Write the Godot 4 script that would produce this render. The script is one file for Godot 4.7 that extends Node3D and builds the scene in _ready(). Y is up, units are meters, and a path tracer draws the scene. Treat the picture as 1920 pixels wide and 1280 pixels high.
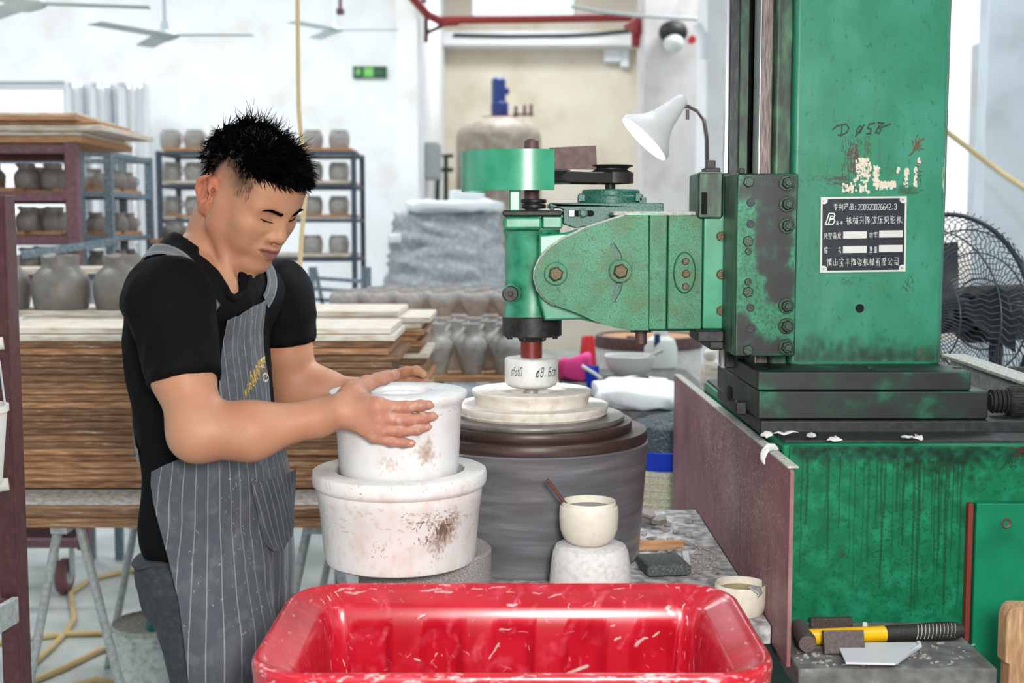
extends Node3D

const F := 2350.0            # focal length in pixels of the 1920 x 1280 frame
const EYE := 1.47            # height of the camera
const TILT := 0.09124        # the camera looks down by this angle
var M := {}
var taken := {}
var rng := RandomNumberGenerator.new()
const ORD := ["first", "second", "third", "fourth", "fifth", "sixth", "seventh", "eighth", "ninth", "tenth", "eleventh", "twelfth", "thirteenth", "fourteenth", "fifteenth", "sixteenth", "seventeenth", "eighteenth", "nineteenth", "twentieth", "twenty-first", "twenty-second", "twenty-third", "twenty-fourth", "twenty-fifth", "twenty-sixth", "twenty-seventh", "twenty-eighth", "twenty-ninth", "thirtieth"]


func _ready() -> void:
	rng.seed = 11
	# ---- camera
	var cam := Camera3D.new()
	cam.name = "camera"
	cam.position = Vector3(0, EYE, 0)
	cam.rotation.x = -TILT
	cam.fov = rad_to_deg(2.0 * atan(640.0 / F))
	cam.near = 0.05
	cam.far = 200.0
	var lens := CameraAttributesPhysical.new()
	lens.frustum_focal_length = 12.0 * F / 640.0
	lens.frustum_focus_distance = 2.2
	lens.frustum_near = 0.05
	lens.frustum_far = 200.0
	lens.exposure_aperture = 4.5
	cam.attributes = lens
	add_child(cam)
	cam.current = true
	# ---- sky and exposure
	var env := Environment.new()
	var sky := Sky.new()
	var sm := ProceduralSkyMaterial.new()
	sm.sky_top_color = Color(0.80, 0.87, 0.95)
	sm.sky_horizon_color = Color(0.96, 0.97, 0.98)
	sm.ground_bottom_color = Color(0.62, 0.62, 0.60)
	sm.ground_horizon_color = Color(0.9, 0.9, 0.88)
	sky.sky_material = sm
	env.background_mode = Environment.BG_SKY
	env.sky = sky
	env.background_energy_multiplier = 2.6
	env.tonemap_mode = Environment.TONE_MAPPER_LINEAR
	env.tonemap_exposure = 0.57
	env.sdfgi_enabled = true
	env.ssao_enabled = true
	env.ssil_enabled = true
	var we := WorldEnvironment.new()
	we.name = "world"
	we.environment = env
	add_child(we)
	# ---- lamps: rows of ceiling panels and a work floodlight on a stand to the right of the camera
	for p in [Vector3(-2.6, 4.4, 0.6), Vector3(1.9, 4.0, -0.2), Vector3(-3.4, 4.4, -4.5), Vector3(1.2, 4.4, -4.5), Vector3(-4.2, 4.4, -8.6), Vector3(-1.6, 4.4, -8.6), Vector3(2.2, 4.4, -9.4), Vector3(0.3, 4.4, -12.8)]:
		ceiling_panel(p, 15.0 if p.z < -2.0 else (10.0 if p.x > 0.0 else 6.0))
	materials()
	floodlight(Vector3(0.20, 1.66, 0.12), Vector3(0.0, 1.05, -2.2))
	structure()
	machine()
	turntable_and_moulds()
	workbench_things()
	red_tub_and_plate()
	ledge_things()
	person()
	background()


func ceiling_panel(p: Vector3, energy: float) -> void:
	var t := thing("ceiling_light", "square white ceiling light panel, %s from the front gateway" % ORD[taken.get("ceiling_light", 0)], "ceiling light", p, "ceiling light panels")
	var mb := MB.new()
	mb.box(p + Vector3(0, 0.05, 0), Vector3(1.3, 0.08, 1.3), 0.01)
	for s in [-0.5, 0.5]:
		mb.box(p + Vector3(s, 0.47, 0), Vector3(0.02, 0.8, 0.02))
	part("housing", mb, mat_plain("panel_housing", Color(0.85, 0.86, 0.87), 0.5), t)
	mb = MB.new()
	mb.box(p, Vector3(1.2, 0.02, 1.2), 0.004)
	part("glowing_diffuser", mb, mat_glow("panel_glow", Color(0.95, 0.98, 1.0), 1.5), t)
	var l := AreaLight3D.new()
	l.name = "panel_lamp"
	l.area_size = Vector2(1.2, 1.2)
	l.light_color = Color(0.96, 0.98, 1.0)
	l.light_energy = energy
	l.area_range = 30.0
	l.area_attenuation = 2.0
	l.shadow_enabled = true
	add_child(l)
	l.position = p + Vector3(0, -0.03, 0)
	l.rotation.x = -PI / 2


func floodlight(p: Vector3, target: Vector3) -> void:
	var t := thing("floodlight", "square work floodlight on a tall black stand beside the camera", "floodlight", Vector3(p.x, 0, p.z))
	var b := Basis.looking_at((target - p).normalized())
	var mb := MB.new()
	mb.tube([Vector3(p.x, 0.0, p.z), Vector3(p.x, p.y - 0.02, p.z)], [0.014, 0.01], 10)
	for k in 3:
		var a := k * TAU / 3.0
		mb.tube([Vector3(p.x, 0.5, p.z), Vector3(p.x + cos(a) * 0.4, 0.012, p.z + sin(a) * 0.4)], [0.009, 0.009], 8)
	part("stand", mb, mat_plain("lamp_black", Color(0.05, 0.05, 0.05), 0.5), t)
	mb = MB.new()
	mb.box(p + b.z * 0.06, Vector3(0.34, 0.34, 0.1), 0.02, b)
	part("housing", mb, M.lamp_black, t)
	mb = MB.new()
	mb.box(p + b.z * 0.004, Vector3(0.30, 0.30, 0.008), 0.002, b)
	part("glowing_face", mb, mat_glow("flood_glow", Color(1.0, 0.98, 0.95), 3.0), t)
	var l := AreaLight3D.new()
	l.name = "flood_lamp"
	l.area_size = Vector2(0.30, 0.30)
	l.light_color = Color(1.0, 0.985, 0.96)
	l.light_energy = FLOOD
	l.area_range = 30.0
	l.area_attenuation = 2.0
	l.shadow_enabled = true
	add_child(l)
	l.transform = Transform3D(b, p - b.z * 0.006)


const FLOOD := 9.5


# ------------------------------------------------------------------ placing
func at(px: float, py: float, d: float) -> Vector3:   # where the sight line through that place of the photograph meets the plane d metres away
	var x := (px - 960.0) / F
	var y := -(py - 640.0) / F
	var c := cos(TILT)
	var s := sin(TILT)
	var v := Vector3(x, y * c - s, -y * s - c)
	return Vector3(0, EYE, 0) + v * (d / -v.z)


func at_y(px: float, py: float, h: float) -> Vector3:  # the same, meeting a level h metres up
	var v := at(px, py, 1.0) - Vector3(0, EYE, 0)
	return Vector3(0, EYE, 0) + v * ((h - EYE) / v.y)


func pix(p: Vector3) -> Vector2:
	var q := p - Vector3(0, EYE, 0)
	var c := cos(TILT)
	var s := sin(TILT)
	var z := -q.z * c - q.y * s
	return Vector2(960.0 + F * q.x / z, 640.0 - F * (q.y * c - q.z * s) / z)


func px_m(n: float, d: float) -> float:
	return n * d / F


# ------------------------------------------------------------------ things and parts
func numbered(called: String) -> String:
	var k: int = taken.get(called, 0)
	taken[called] = k + 1
	return called if k == 0 else "%s_%03d" % [called, k]


func tag(o: Node3D, label: String, category := "", group := "", kind := "") -> void:
	if label: o.set_meta("label", label)
	if category: o.set_meta("category", category)
	if group: o.set_meta("group", group)
	if kind: o.set_meta("kind", kind)


func thing(called: String, label: String, category: String, base: Vector3, group := "") -> Node3D:
	var o := Node3D.new()
	o.name = numbered(called)
	o.position = base
	add_child(o)
	tag(o, label, category, group)
	return o


func part(called: String, mb: MB, m: Material, parent: Node3D, label := "") -> MeshInstance3D:
	var o := MeshInstance3D.new()
	o.name = called
	o.mesh = mb.mesh()
	o.material_override = m
	var base := parent.transform if parent.get_parent() == self else (parent.get_parent() as Node3D).transform * parent.transform
	o.transform = base.affine_inverse()
	if label: o.set_meta("label", label)
	parent.add_child(o, true)
	return o


func obj(called: String, mb: MB, m: Material, label: String, category: String, group := "", kind := "") -> MeshInstance3D:
	var o := MeshInstance3D.new()
	o.name = numbered(called)
	if mb.v.size():
		var box := AABB(mb.v[0], Vector3.ZERO)
		for p in mb.v:
			box = box.expand(p)
		var base := Vector3(box.position.x + box.size.x / 2, box.position.y, box.position.z + box.size.z / 2)
		mb.v = Transform3D(Basis(), -base) * mb.v
		o.position = base
	o.mesh = mb.mesh()
	o.material_override = m
	add_child(o)
	tag(o, label, category, group, kind)
	return o


func struct(called: String, mb: MB, m: Material, label: String, category := "wall") -> MeshInstance3D:
	var o := obj(called, mb, m, label, category, "", "structure")
	return o


func dup(o: Node3D, pos: Vector3, turn: float, label: String, called := "") -> Node3D:
	var r: Node3D = o.duplicate()
	r.name = numbered(called if called else String(o.name).rstrip("_0123456789"))
	add_child(r)
	r.position = pos
	r.rotation.y = turn
	r.set_meta("label", label)
	return r


# ------------------------------------------------------------------ mesh builder
class MB:
	var v := PackedVector3Array()
	var n := PackedVector3Array()
	var t := PackedVector2Array()
	var c := PackedColorArray()
	var ix := PackedInt32Array()
	var xf := Transform3D()
	var tint := Color.WHITE
	var tinted := false

	func vert(p: Vector3, nn: Vector3, uv := Vector2.ZERO) -> int:
		v.push_back(xf * p)
		n.push_back((xf.basis * nn).normalized())
		t.push_back(uv)
		if tinted: c.push_back(tint)
		return v.size() - 1

	func tri(i: int, j: int, k: int) -> void:
		var g := (v[j] - v[i]).cross(v[k] - v[i])
		ix.push_back(i)
		if g.dot(n[i] + n[j] + n[k]) > 0.0:
			ix.push_back(k)
			ix.push_back(j)
		else:
			ix.push_back(j)
			ix.push_back(k)

	func quad(i: int, j: int, k: int, l: int) -> void:
		tri(i, j, k)
		tri(i, k, l)

	func box(at: Vector3, size: Vector3, bev := 0.0, b := Basis()) -> void:
		var h := size / 2.0
		bev = minf(bev, minf(h.x, minf(h.y, h.z)) * 0.95)
		var id := {}
		for axis in 3:
			var u := (axis + 1) % 3
			var w := (axis + 2) % 3
			for s in [-1, 1]:
				var nn := Vector3.ZERO
				nn[axis] = s
				for q in [[-1, -1], [1, -1], [1, 1], [-1, 1]]:
					var p := Vector3.ZERO
					p[axis] = s * h[axis]
					p[u] = q[0] * (h[u] - bev)
					p[w] = q[1] * (h[w] - bev)
					var sg := [0, 0, 0]
					sg[axis] = s
					sg[u] = q[0]
					sg[w] = q[1]
					id[[axis, sg[0], sg[1], sg[2]]] = vert(at + b * p, b * nn, Vector2(0.5 + 0.5 * q[0], 0.5 - 0.5 * q[1]) if axis == 2 else Vector2(0.5 + 0.5 * q[0], 0.5 + 0.5 * q[1]))
				var e := v.size()
				quad(e - 4, e - 3, e - 2, e - 1)
		if bev <= 0.0:
			return
		for x in [-1, 1]:
			for y in [-1, 1]:
				quad(id[[0, x, y, -1]], id[[0, x, y, 1]], id[[1, x, y, 1]], id[[1, x, y, -1]])
				quad(id[[0, x, -1, y]], id[[0, x, 1, y]], id[[2, x, 1, y]], id[[2, x, -1, y]])
				quad(id[[1, -1, x, y]], id[[1, 1, x, y]], id[[2, 1, x, y]], id[[2, -1, x, y]])
				for z in [-1, 1]:
					tri(id[[0, x, y, z]], id[[1, x, y, z]], id[[2, x, y, z]])

	# profile of (radius, height) from the axis below, outwards, up and back to the axis
	func lathe(prof: Array, seg := 40, a0 := 0.0, a1 := TAU, uvs := Vector2.ONE) -> void:
		var rows := prof.size()
		var along := 0.0
		for i in rows - 1:
			var p: Vector2 = prof[i]
			var q: Vector2 = prof[i + 1]
			var d := q - p
			if d.length() < 1e-7:
				continue
			var m := Vector2(d.y, -d.x).normalized()
			var mp := m
			var mq := m
			if i > 0:
				var e: Vector2 = p - prof[i - 1]
				var o := Vector2(e.y, -e.x).normalized()
				if e.length() > 1e-7 and o.dot(m) > 0.8:
					mp = (o + m).normalized()
			if i < rows - 2:
				var e: Vector2 = prof[i + 2] - q
				var o := Vector2(e.y, -e.x).normalized()
				if e.length() > 1e-7 and o.dot(m) > 0.8:
					mq = (o + m).normalized()
			var first := v.size()
			for k in seg + 1:
				var a := lerpf(a0, a1, float(k) / seg)
				var cs := cos(a)
				var sn := sin(a)
				vert(Vector3(p.x * cs, p.y, p.x * sn), Vector3(mp.x * cs, mp.y, mp.x * sn), Vector2(float(k) / seg, along) * uvs)
				vert(Vector3(q.x * cs, q.y, q.x * sn), Vector3(mq.x * cs, mq.y, mq.x * sn), Vector2(float(k) / seg, along + d.length()) * uvs)
			for k in seg:
				var j := first + k * 2
				if p.x > 1e-6: tri(j, j + 2, j + 1)
				if q.x > 1e-6: tri(j + 1, j + 2, j + 3)
			along += d.length()

	func disc_y(at: Vector3, r: float, h: float, seg := 32, bev := 0.0, r2 := -1.0) -> void:   # upright cylinder standing on «at»
		if r2 < 0: r2 = r
		var keep := xf
		xf = xf * Transform3D(Basis(), at)
		if bev > 0.0:
			lathe([Vector2(0, 0), Vector2(r - bev, 0), Vector2(r, bev), Vector2(r2, h - bev), Vector2(r2 - bev, h), Vector2(0, h)], seg)
		else:
			lathe([Vector2(0, 0), Vector2(r, 0), Vector2(r2, h), Vector2(0, h)], seg)
		xf = keep

	func cyl(a: Vector3, b: Vector3, r: float, r2 := -1.0, seg := 24, bev := 0.0) -> void:   # cylinder between two points
		var keep := xf
		var y := (b - a).normalized()
		var x := y.cross(Vector3(0.123, 0.3, 0.95) if absf(y.z) < 0.9 else Vector3(1, 0, 0)).normalized()
		xf = xf * Transform3D(Basis(x, y, x.cross(y)), a)
		disc_y(Vector3.ZERO, r, (b - a).length(), seg, bev, r2)
		xf = keep

	func hex(at: Vector3, axis: Vector3, r: float, h: float) -> void:
		var keep := xf
		var z := axis.normalized()
		var x := (Vector3.UP if absf(z.y) < 0.9 else Vector3.RIGHT).cross(z).normalized()
		xf = xf * Transform3D(Basis(x, z.cross(x), z), at)
		var poly := PackedVector2Array()
		for k in 6:
			poly.push_back(Vector2.from_angle(k * TAU / 6.0 + 0.3) * r)
		prism(poly, 0.0, h, h * 0.18)
		xf = keep

	func ball(at: Vector3, r: Vector3, b := Basis(), seg := 20) -> void:
		var keep := xf
		var first := v.size()
		for i in seg / 2 + 1:
			var a := PI * i / (seg / 2)
			for k in seg + 1:
				var o := TAU * k / seg
				var d := Vector3(sin(a) * cos(o), cos(a), sin(a) * sin(o))
				vert(at + b * (d * r), b * (d / r), Vector2(float(k) / seg, 1.0 - float(i) / (seg / 2)))
		for i in seg / 2:
			for k in seg:
				var j := first + i * (seg + 1) + k
				if i > 0: tri(j, j + 1, j + seg + 2)
				if i < seg / 2 - 1: tri(j, j + seg + 2, j + seg + 1)
		xf = keep

	func prism(poly: PackedVector2Array, z0: float, z1: float, bev := 0.0) -> void:   # polygon in x, y pushed along z
		if Geometry2D.is_polygon_clockwise(poly):
			poly = poly.duplicate()
			poly.reverse()
		var m := poly.size()
		var en := PackedVector2Array()
		for i in m:
			var d := (poly[(i + 1) % m] - poly[i]).normalized()
			en.push_back(Vector2(d.y, -d.x))
		var inner := poly.duplicate()
		if bev > 0.0:
			for i in m:
				var a := en[(i + m - 1) % m]
				var b := en[i]
				var s := (a + b) / maxf(1.0 + a.dot(b), 0.3)
				inner[i] = poly[i] - s * bev
		var tris := Geometry2D.triangulate_polygon(inner)
		for side in 2:
			var z := z0 if side == 0 else z1
			var nn := Vector3(0, 0, -1 if side == 0 else 1)
			var src := poly if side == 0 else inner
			var f := v.size()
			for p in src:
				vert(Vector3(p.x, p.y, z), nn, p)
			for k in range(0, tris.size(), 3):
				tri(f + tris[k], f + tris[k + 1], f + tris[k + 2])
		for i in m:
			var j := (i + 1) % m
			var ni := en[i]
			var nj := en[i]
			if en[(i + m - 1) % m].dot(en[i]) > 0.8: ni = (en[(i + m - 1) % m] + en[i]).normalized()
			if en[j].dot(en[i]) > 0.8: nj = (en[j] + en[i]).normalized()
			var a := vert(Vector3(poly[i].x, poly[i].y, z0), Vector3(ni.x, ni.y, 0), Vector2(0, 0))
			var b := vert(Vector3(poly[j].x, poly[j].y, z0), Vector3(nj.x, nj.y, 0), Vector2(1, 0))
			var cc := vert(Vector3(poly[j].x, poly[j].y, z1 - bev), Vector3(nj.x, nj.y, 0), Vector2(1, 1))
			var d := vert(Vector3(poly[i].x, poly[i].y, z1 - bev), Vector3(ni.x, ni.y, 0), Vector2(0, 1))
			quad(a, b, cc, d)
			if bev > 0.0:
				var e := vert(Vector3(inner[j].x, inner[j].y, z1), Vector3(nj.x * 0.3, nj.y * 0.3, 1), Vector2(1, 1))
				var g := vert(Vector3(inner[i].x, inner[i].y, z1), Vector3(ni.x * 0.3, ni.y * 0.3, 1), Vector2(0, 1))
				quad(d, cc, e, g)

	func tube(pts: Array, radii: Array, seg := 12, caps := true, flat := 1.0) -> void:
		var m := pts.size()
		var tan: Vector3 = (pts[1] - pts[0]).normalized()
		var x := tan.cross(Vector3.UP if absf(tan.y) < 0.9 else Vector3.RIGHT).normalized()
		var first := v.size()
		var along := 0.0
		for i in m:
			var p: Vector3 = pts[i]
			var tn: Vector3 = ((pts[mini(i + 1, m - 1)] as Vector3) - (pts[maxi(i - 1, 0)] as Vector3)).normalized()
			x = (x - tn * x.dot(tn)).normalized()
			var y := tn.cross(x)
			var r: float = radii[mini(i, radii.size() - 1)]
			if i > 0: along += p.distance_to(pts[i - 1])
			for k in seg + 1:
				var a := TAU * k / seg
				var d := x * cos(a) + y * sin(a) * flat
				vert(p + d * r, x * cos(a) * flat + y * sin(a), Vector2(float(k) / seg, along))
		for i in m - 1:
			for k in seg:
				var j := first + i * (seg + 1) + k
				quad(j, j + 1, j + seg + 2, j + seg + 1)
		if caps:
			for e in 2:
				var i := 0 if e == 0 else m - 1
				var tn: Vector3 = (pts[0] - pts[1]).normalized() if e == 0 else (pts[m - 1] - pts[m - 2]).normalized()
				var o := vert(pts[i], tn)
				var s := v.size()
				for k in seg + 1:
					vert(v[first + i * (seg + 1) + k] if xf == Transform3D() else xf.affine_inverse() * v[first + i * (seg + 1) + k], tn)
				for k in seg:
					tri(o, s + k, s + k + 1)

	# rows of points; smooth normals; «outward» decides the side
	func sheet(rows: Array, outward: Vector3, closed := false, uvs := []) -> void:
		var f := v.size()
		var w: int = rows[0].size()
		var h := rows.size()
		for i in h:
			for k in w:
				v.push_back(xf * (rows[i][k] as Vector3))
				n.push_back(Vector3.ZERO)
				t.push_back(uvs[i][k] if uvs.size() else Vector2(float(k) / (w - 1), float(i) / (h - 1)))
				if tinted: c.push_back(tint)
		var start := ix.size()
		for i in h - 1:
			for k in (w if closed else w - 1):
				var a := f + i * w + k
				var b := f + i * w + (k + 1) % w
				ix.append_array(PackedInt32Array([a, b, b + w, a, b + w, a + w]))
		smooth(f, start, outward)

	func smooth(f: int, start: int, outward := Vector3.ZERO) -> void:
		var sum := 0.0
		for k in range(start, ix.size(), 3):
			var g := (v[ix[k + 1]] - v[ix[k]]).cross(v[ix[k + 2]] - v[ix[k]])
			n[ix[k]] += g
			n[ix[k + 1]] += g
			n[ix[k + 2]] += g
			sum += g.dot(outward)
		if sum > 0.0:   # winding the wrong way round for Godot: turn it
			for k in range(start, ix.size(), 3):
				var q := ix[k]
				ix[k] = ix[k + 1]
				ix[k + 1] = q
			for k in range(f, v.size()):
				n[k] = n[k].normalized()
		else:
			for k in range(f, v.size()):
				n[k] = -n[k].normalized()

	func mesh() -> ArrayMesh:
		var a := []
		a.resize(Mesh.ARRAY_MAX)
		a[Mesh.ARRAY_VERTEX] = v
		a[Mesh.ARRAY_NORMAL] = n
		a[Mesh.ARRAY_TEX_UV] = t
		if tinted: a[Mesh.ARRAY_COLOR] = c
		a[Mesh.ARRAY_INDEX] = ix
		var m := ArrayMesh.new()
		m.add_surface_from_arrays(Mesh.PRIMITIVE_TRIANGLES, a)
		return m


# ------------------------------------------------------------------ distance fields, meshed as surface nets
class Field:
	var T := PackedInt32Array()      # 0 tapered capsule, 1 ellipsoid, 2 half space, 3 box
	var OP := PackedInt32Array()     # 0 join, 1 take away, 2 keep within
	var K := PackedFloat32Array()
	var A := PackedVector3Array()
	var B := PackedVector3Array()
	var R := PackedVector3Array()
	var X: Array[Transform3D] = []
	var all := PackedInt32Array()

	func add(ty: int, op: int, k: float, a: Vector3, b: Vector3, r: Vector3, x := Transform3D()) -> void:
		T.push_back(ty)
		OP.push_back(op)
		K.push_back(maxf(k, 1e-5))
		A.push_back(a)
		B.push_back(b)
		R.push_back(r)
		X.push_back(x)
		all.push_back(all.size())

	func limb(a: Vector3, b: Vector3, ra: float, rb: float, k := 0.02, op := 0) -> void:
		var d := b - a
		add(0, op, k, a, d, Vector3(ra, rb, 1.0 / maxf(d.length_squared(), 1e-9)))

	func egg(at: Vector3, r: Vector3, b := Basis(), k := 0.02, op := 0) -> void:
		add(1, op, k, at, Vector3.ZERO, r, Transform3D(b, at).affine_inverse())

	func cut(at: Vector3, dir: Vector3, k := 0.004, op := 2) -> void:   # keeps what lies behind the plane
		add(2, op, k, at, dir.normalized(), Vector3.ZERO)

	func one(i: int, p: Vector3) -> float:
		var ty := T[i]
		if ty == 0:
			var pa := p - A[i]
			var r := R[i]
			var h := clampf(pa.dot(B[i]) * r.z, 0.0, 1.0)
			return (pa - B[i] * h).length() - lerpf(r.x, r.y, h)
		if ty == 1:
			var q := X[i] * p
			var r := R[i]
			var k0 := (q / r).length()
			return k0 * (k0 - 1.0) / maxf((q / (r * r)).length(), 1e-6) if k0 > 1e-6 else -minf(r.x, minf(r.y, r.z))
		return (p - A[i]).dot(B[i])

	func d(p: Vector3) -> float:
		return dl(p, all)

	func dl(p: Vector3, list: PackedInt32Array) -> float:
		var s := 1e3
		for i in list:
			var e := one(i, p)
			var k := K[i]
			var op := OP[i]
			if op == 0:
				var h := maxf(k - absf(s - e), 0.0)
				s = minf(s, e) - h * h / (4.0 * k)
			elif op == 1:
				var h := maxf(k - absf(s + e), 0.0)
				s = maxf(s, -e) + h * h / (4.0 * k)
			else:
				var h := maxf(k - absf(s - e), 0.0)
				s = maxf(s, e) + h * h / (4.0 * k)
		return s

	func grad(p: Vector3) -> Vector3:
		var e := 0.002
		var o := d(p)
		return (Vector3(d(p + Vector3(e, 0, 0)) - o, d(p + Vector3(0, e, 0)) - o, d(p + Vector3(0, 0, e)) - o)).normalized()

	func onto(p: Vector3, off: float) -> Vector3:
		for k in 5:
			p -= grad(p) * (d(p) - off) * 0.9
		return p

	func march(from: Vector3, dir: Vector3, off: float, most := 1.0) -> float:   # how far along dir the field comes down to «off»
		var s := 0.0
		for k in 60:
			var e := d(from + dir * s) - off
			if e < 0.0006 or s > most:
				break
			s += e * 0.85
		return s

	func net(mb: MB, box: AABB, h: float) -> void:
		var nx := int(box.size.x / h) + 2
		var ny := int(box.size.y / h) + 2
		var nz := int(box.size.z / h) + 2
		var o := box.position
		var val := PackedFloat32Array()
		val.resize(nx * ny * nz)
		val.fill(1e9)
		var id := PackedInt32Array()
		id.resize(nx * ny * nz)
		id.fill(-1)
		const S := 5
		var rad := S * h * 0.87 + h
		var cells := PackedInt32Array()
		for bz in range(0, nz - 1, S):
			for by in range(0, ny - 1, S):
				for bx in range(0, nx - 1, S):
					var mid := o + Vector3(bx + S * 0.5, by + S * 0.5, bz + S * 0.5) * h
					var es := PackedFloat32Array()
					var least := 1e9
					for i in all:
						var e := one(i, mid)
						es.push_back(e)
						if OP[i] == 0: least = minf(least, e)
					if least > rad * 1.5 + 0.02:
						continue
					var list := PackedInt32Array()
					for i in all:
						if OP[i] == 0:
							if es[i] < least + rad * 2.6 + K[i]: list.push_back(i)
						elif OP[i] == 1:
							if es[i] < rad * 1.5 + K[i]: list.push_back(i)
						elif es[i] > -rad * 1.5 - K[i]: list.push_back(i)
					if absf(dl(mid, list)) > rad * 1.5:
						continue
					var ex := mini(S, nx - 1 - bx)
					var ey := mini(S, ny - 1 - by)
					var ez := mini(S, nz - 1 - bz)
					for z in ez + 1:
						for y in ey + 1:
							var at := ((bz + z) * ny + by + y) * nx + bx
							for x in ex + 1:
								if val[at + x] > 1e8:
									val[at + x] = dl(o + Vector3(bx + x, by + y, bz + z) * h, list)
					for z in ez:
						for y in ey:
							var at := ((bz + z) * ny + by + y) * nx + bx
							for x in ex:
								cells.push_back(at + x)
		var sy := nx
		var sz := nx * ny
		var off := PackedInt32Array([0, 1, sy, sy + 1, sz, sz + 1, sz + sy, sz + sy + 1])
		var edge := PackedInt32Array([0, 1, 2, 3, 4, 5, 6, 7, 0, 2, 1, 3, 4, 6, 5, 7, 0, 4, 1, 5, 2, 6, 3, 7])
		var f := mb.v.size()
		var start := mb.ix.size()
		for cell in cells:
			var inside := 0
			for k in 8:
				if val[cell + off[k]] < 0.0: inside += 1
			if inside == 0 or inside == 8:
				continue
			var sum := Vector3.ZERO
			var cnt := 0
			for k in 12:
				var a := edge[k * 2]
				var b := edge[k * 2 + 1]
				var va := val[cell + off[a]]
				var vb := val[cell + off[b]]
				if (va < 0.0) != (vb < 0.0):
					var s := va / (va - vb)
					sum += Vector3(a & 1, (a >> 1) & 1, a >> 2).lerp(Vector3(b & 1, (b >> 1) & 1, b >> 2), s)
					cnt += 1
			var z := cell / sz
			var y := (cell - z * sz) / sy
			var x := cell - z * sz - y * sy
			id[cell] = mb.v.size()
			mb.v.push_back(o + (Vector3(x, y, z) + sum / cnt) * h)
			mb.n.push_back(Vector3.ZERO)
			mb.t.push_back(Vector2.ZERO)
			if mb.tinted: mb.c.push_back(mb.tint)
		for cell in cells:
			if id[cell] < 0:
				continue
			var v0 := val[cell]
			for ax in 3:
				var step := 1 if ax == 0 else (sy if ax == 1 else sz)
				var v1 := val[cell + step]
				if (v0 < 0.0) == (v1 < 0.0):
					continue
				var p := sy if ax == 0 else (sz if ax == 1 else 1)
				var q := sz if ax == 0 else (1 if ax == 1 else sy)
				if cell - p - q < 0:
					continue
				var a := id[cell]
				var b := id[cell - p]
				var c := id[cell - p - q]
				var e := id[cell - q]
				if a < 0 or b < 0 or c < 0 or e < 0:
					continue
				if v0 < 0.0:
					mb.ix.append_array(PackedInt32Array([a, c, b, a, e, c]))
				else:
					mb.ix.append_array(PackedInt32Array([a, b, c, a, c, e]))
		mb.smooth(f, start)


# ------------------------------------------------------------------ materials
func mat_plain(called: String, col: Color, rough := 0.6, metal := 0.0) -> StandardMaterial3D:
	if M.has(called): return M[called]
	var m := StandardMaterial3D.new()
	m.resource_name = called
	m.albedo_color = col
	m.roughness = rough
	m.metallic = metal
	M[called] = m
	return m


func mat_glow(called: String, col: Color, energy: float) -> StandardMaterial3D:
	var m := mat_plain(called, Color(0.9, 0.9, 0.9), 0.5)
	m.emission_enabled = true
	m.emission = col
	m.emission_energy_multiplier = energy
	return m


func noise_tex(freq: float, stops: Array, octaves := 4, seed_ := 1, size := 512, kind := FastNoiseLite.TYPE_SIMPLEX_SMOOTH) -> NoiseTexture2D:
	var nz := FastNoiseLite.new()
	nz.noise_type = kind
	nz.frequency = freq
	nz.fractal_octaves = octaves
	nz.seed = seed_
	var t := NoiseTexture2D.new()
	t.width = size
	t.height = size
	t.seamless = true
	t.noise = nz
	var g := Gradient.new()
	var off := PackedFloat32Array()
	var col := PackedColorArray()
	for s in stops:
		off.push_back(s[0])
		col.push_back(s[1])
	g.offsets = off
	g.colors = col
	t.color_ramp = g
	return t


# a material whose colour runs through «stops» by a noise laid on from three sides; «tile» metres a repeat
func mat_noise(called: String, freq: float, stops: Array, tile: float, rough := 0.7, metal := 0.0, octaves := 4, stretch := Vector3.ONE, relief := 0.0) -> StandardMaterial3D:
	var m := mat_plain(called, Color.WHITE, rough, metal)
	m.albedo_texture = noise_tex(freq, stops, octaves, called.hash() % 1000)
	m.uv1_triplanar = true
	m.uv1_world_triplanar = true
	m.uv1_scale = stretch / tile
	m.uv1_triplanar_sharpness = 4.0
	if relief > 0.0:
		m.heightmap_enabled = true
		m.heightmap_texture = noise_tex(freq * 2.0, [[0.0, Color.BLACK], [1.0, Color.WHITE]], 4, 7, 256)
		m.heightmap_scale = relief
	return m


func g3(v: float) -> Color:
	return Color(v, v, v)


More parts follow.
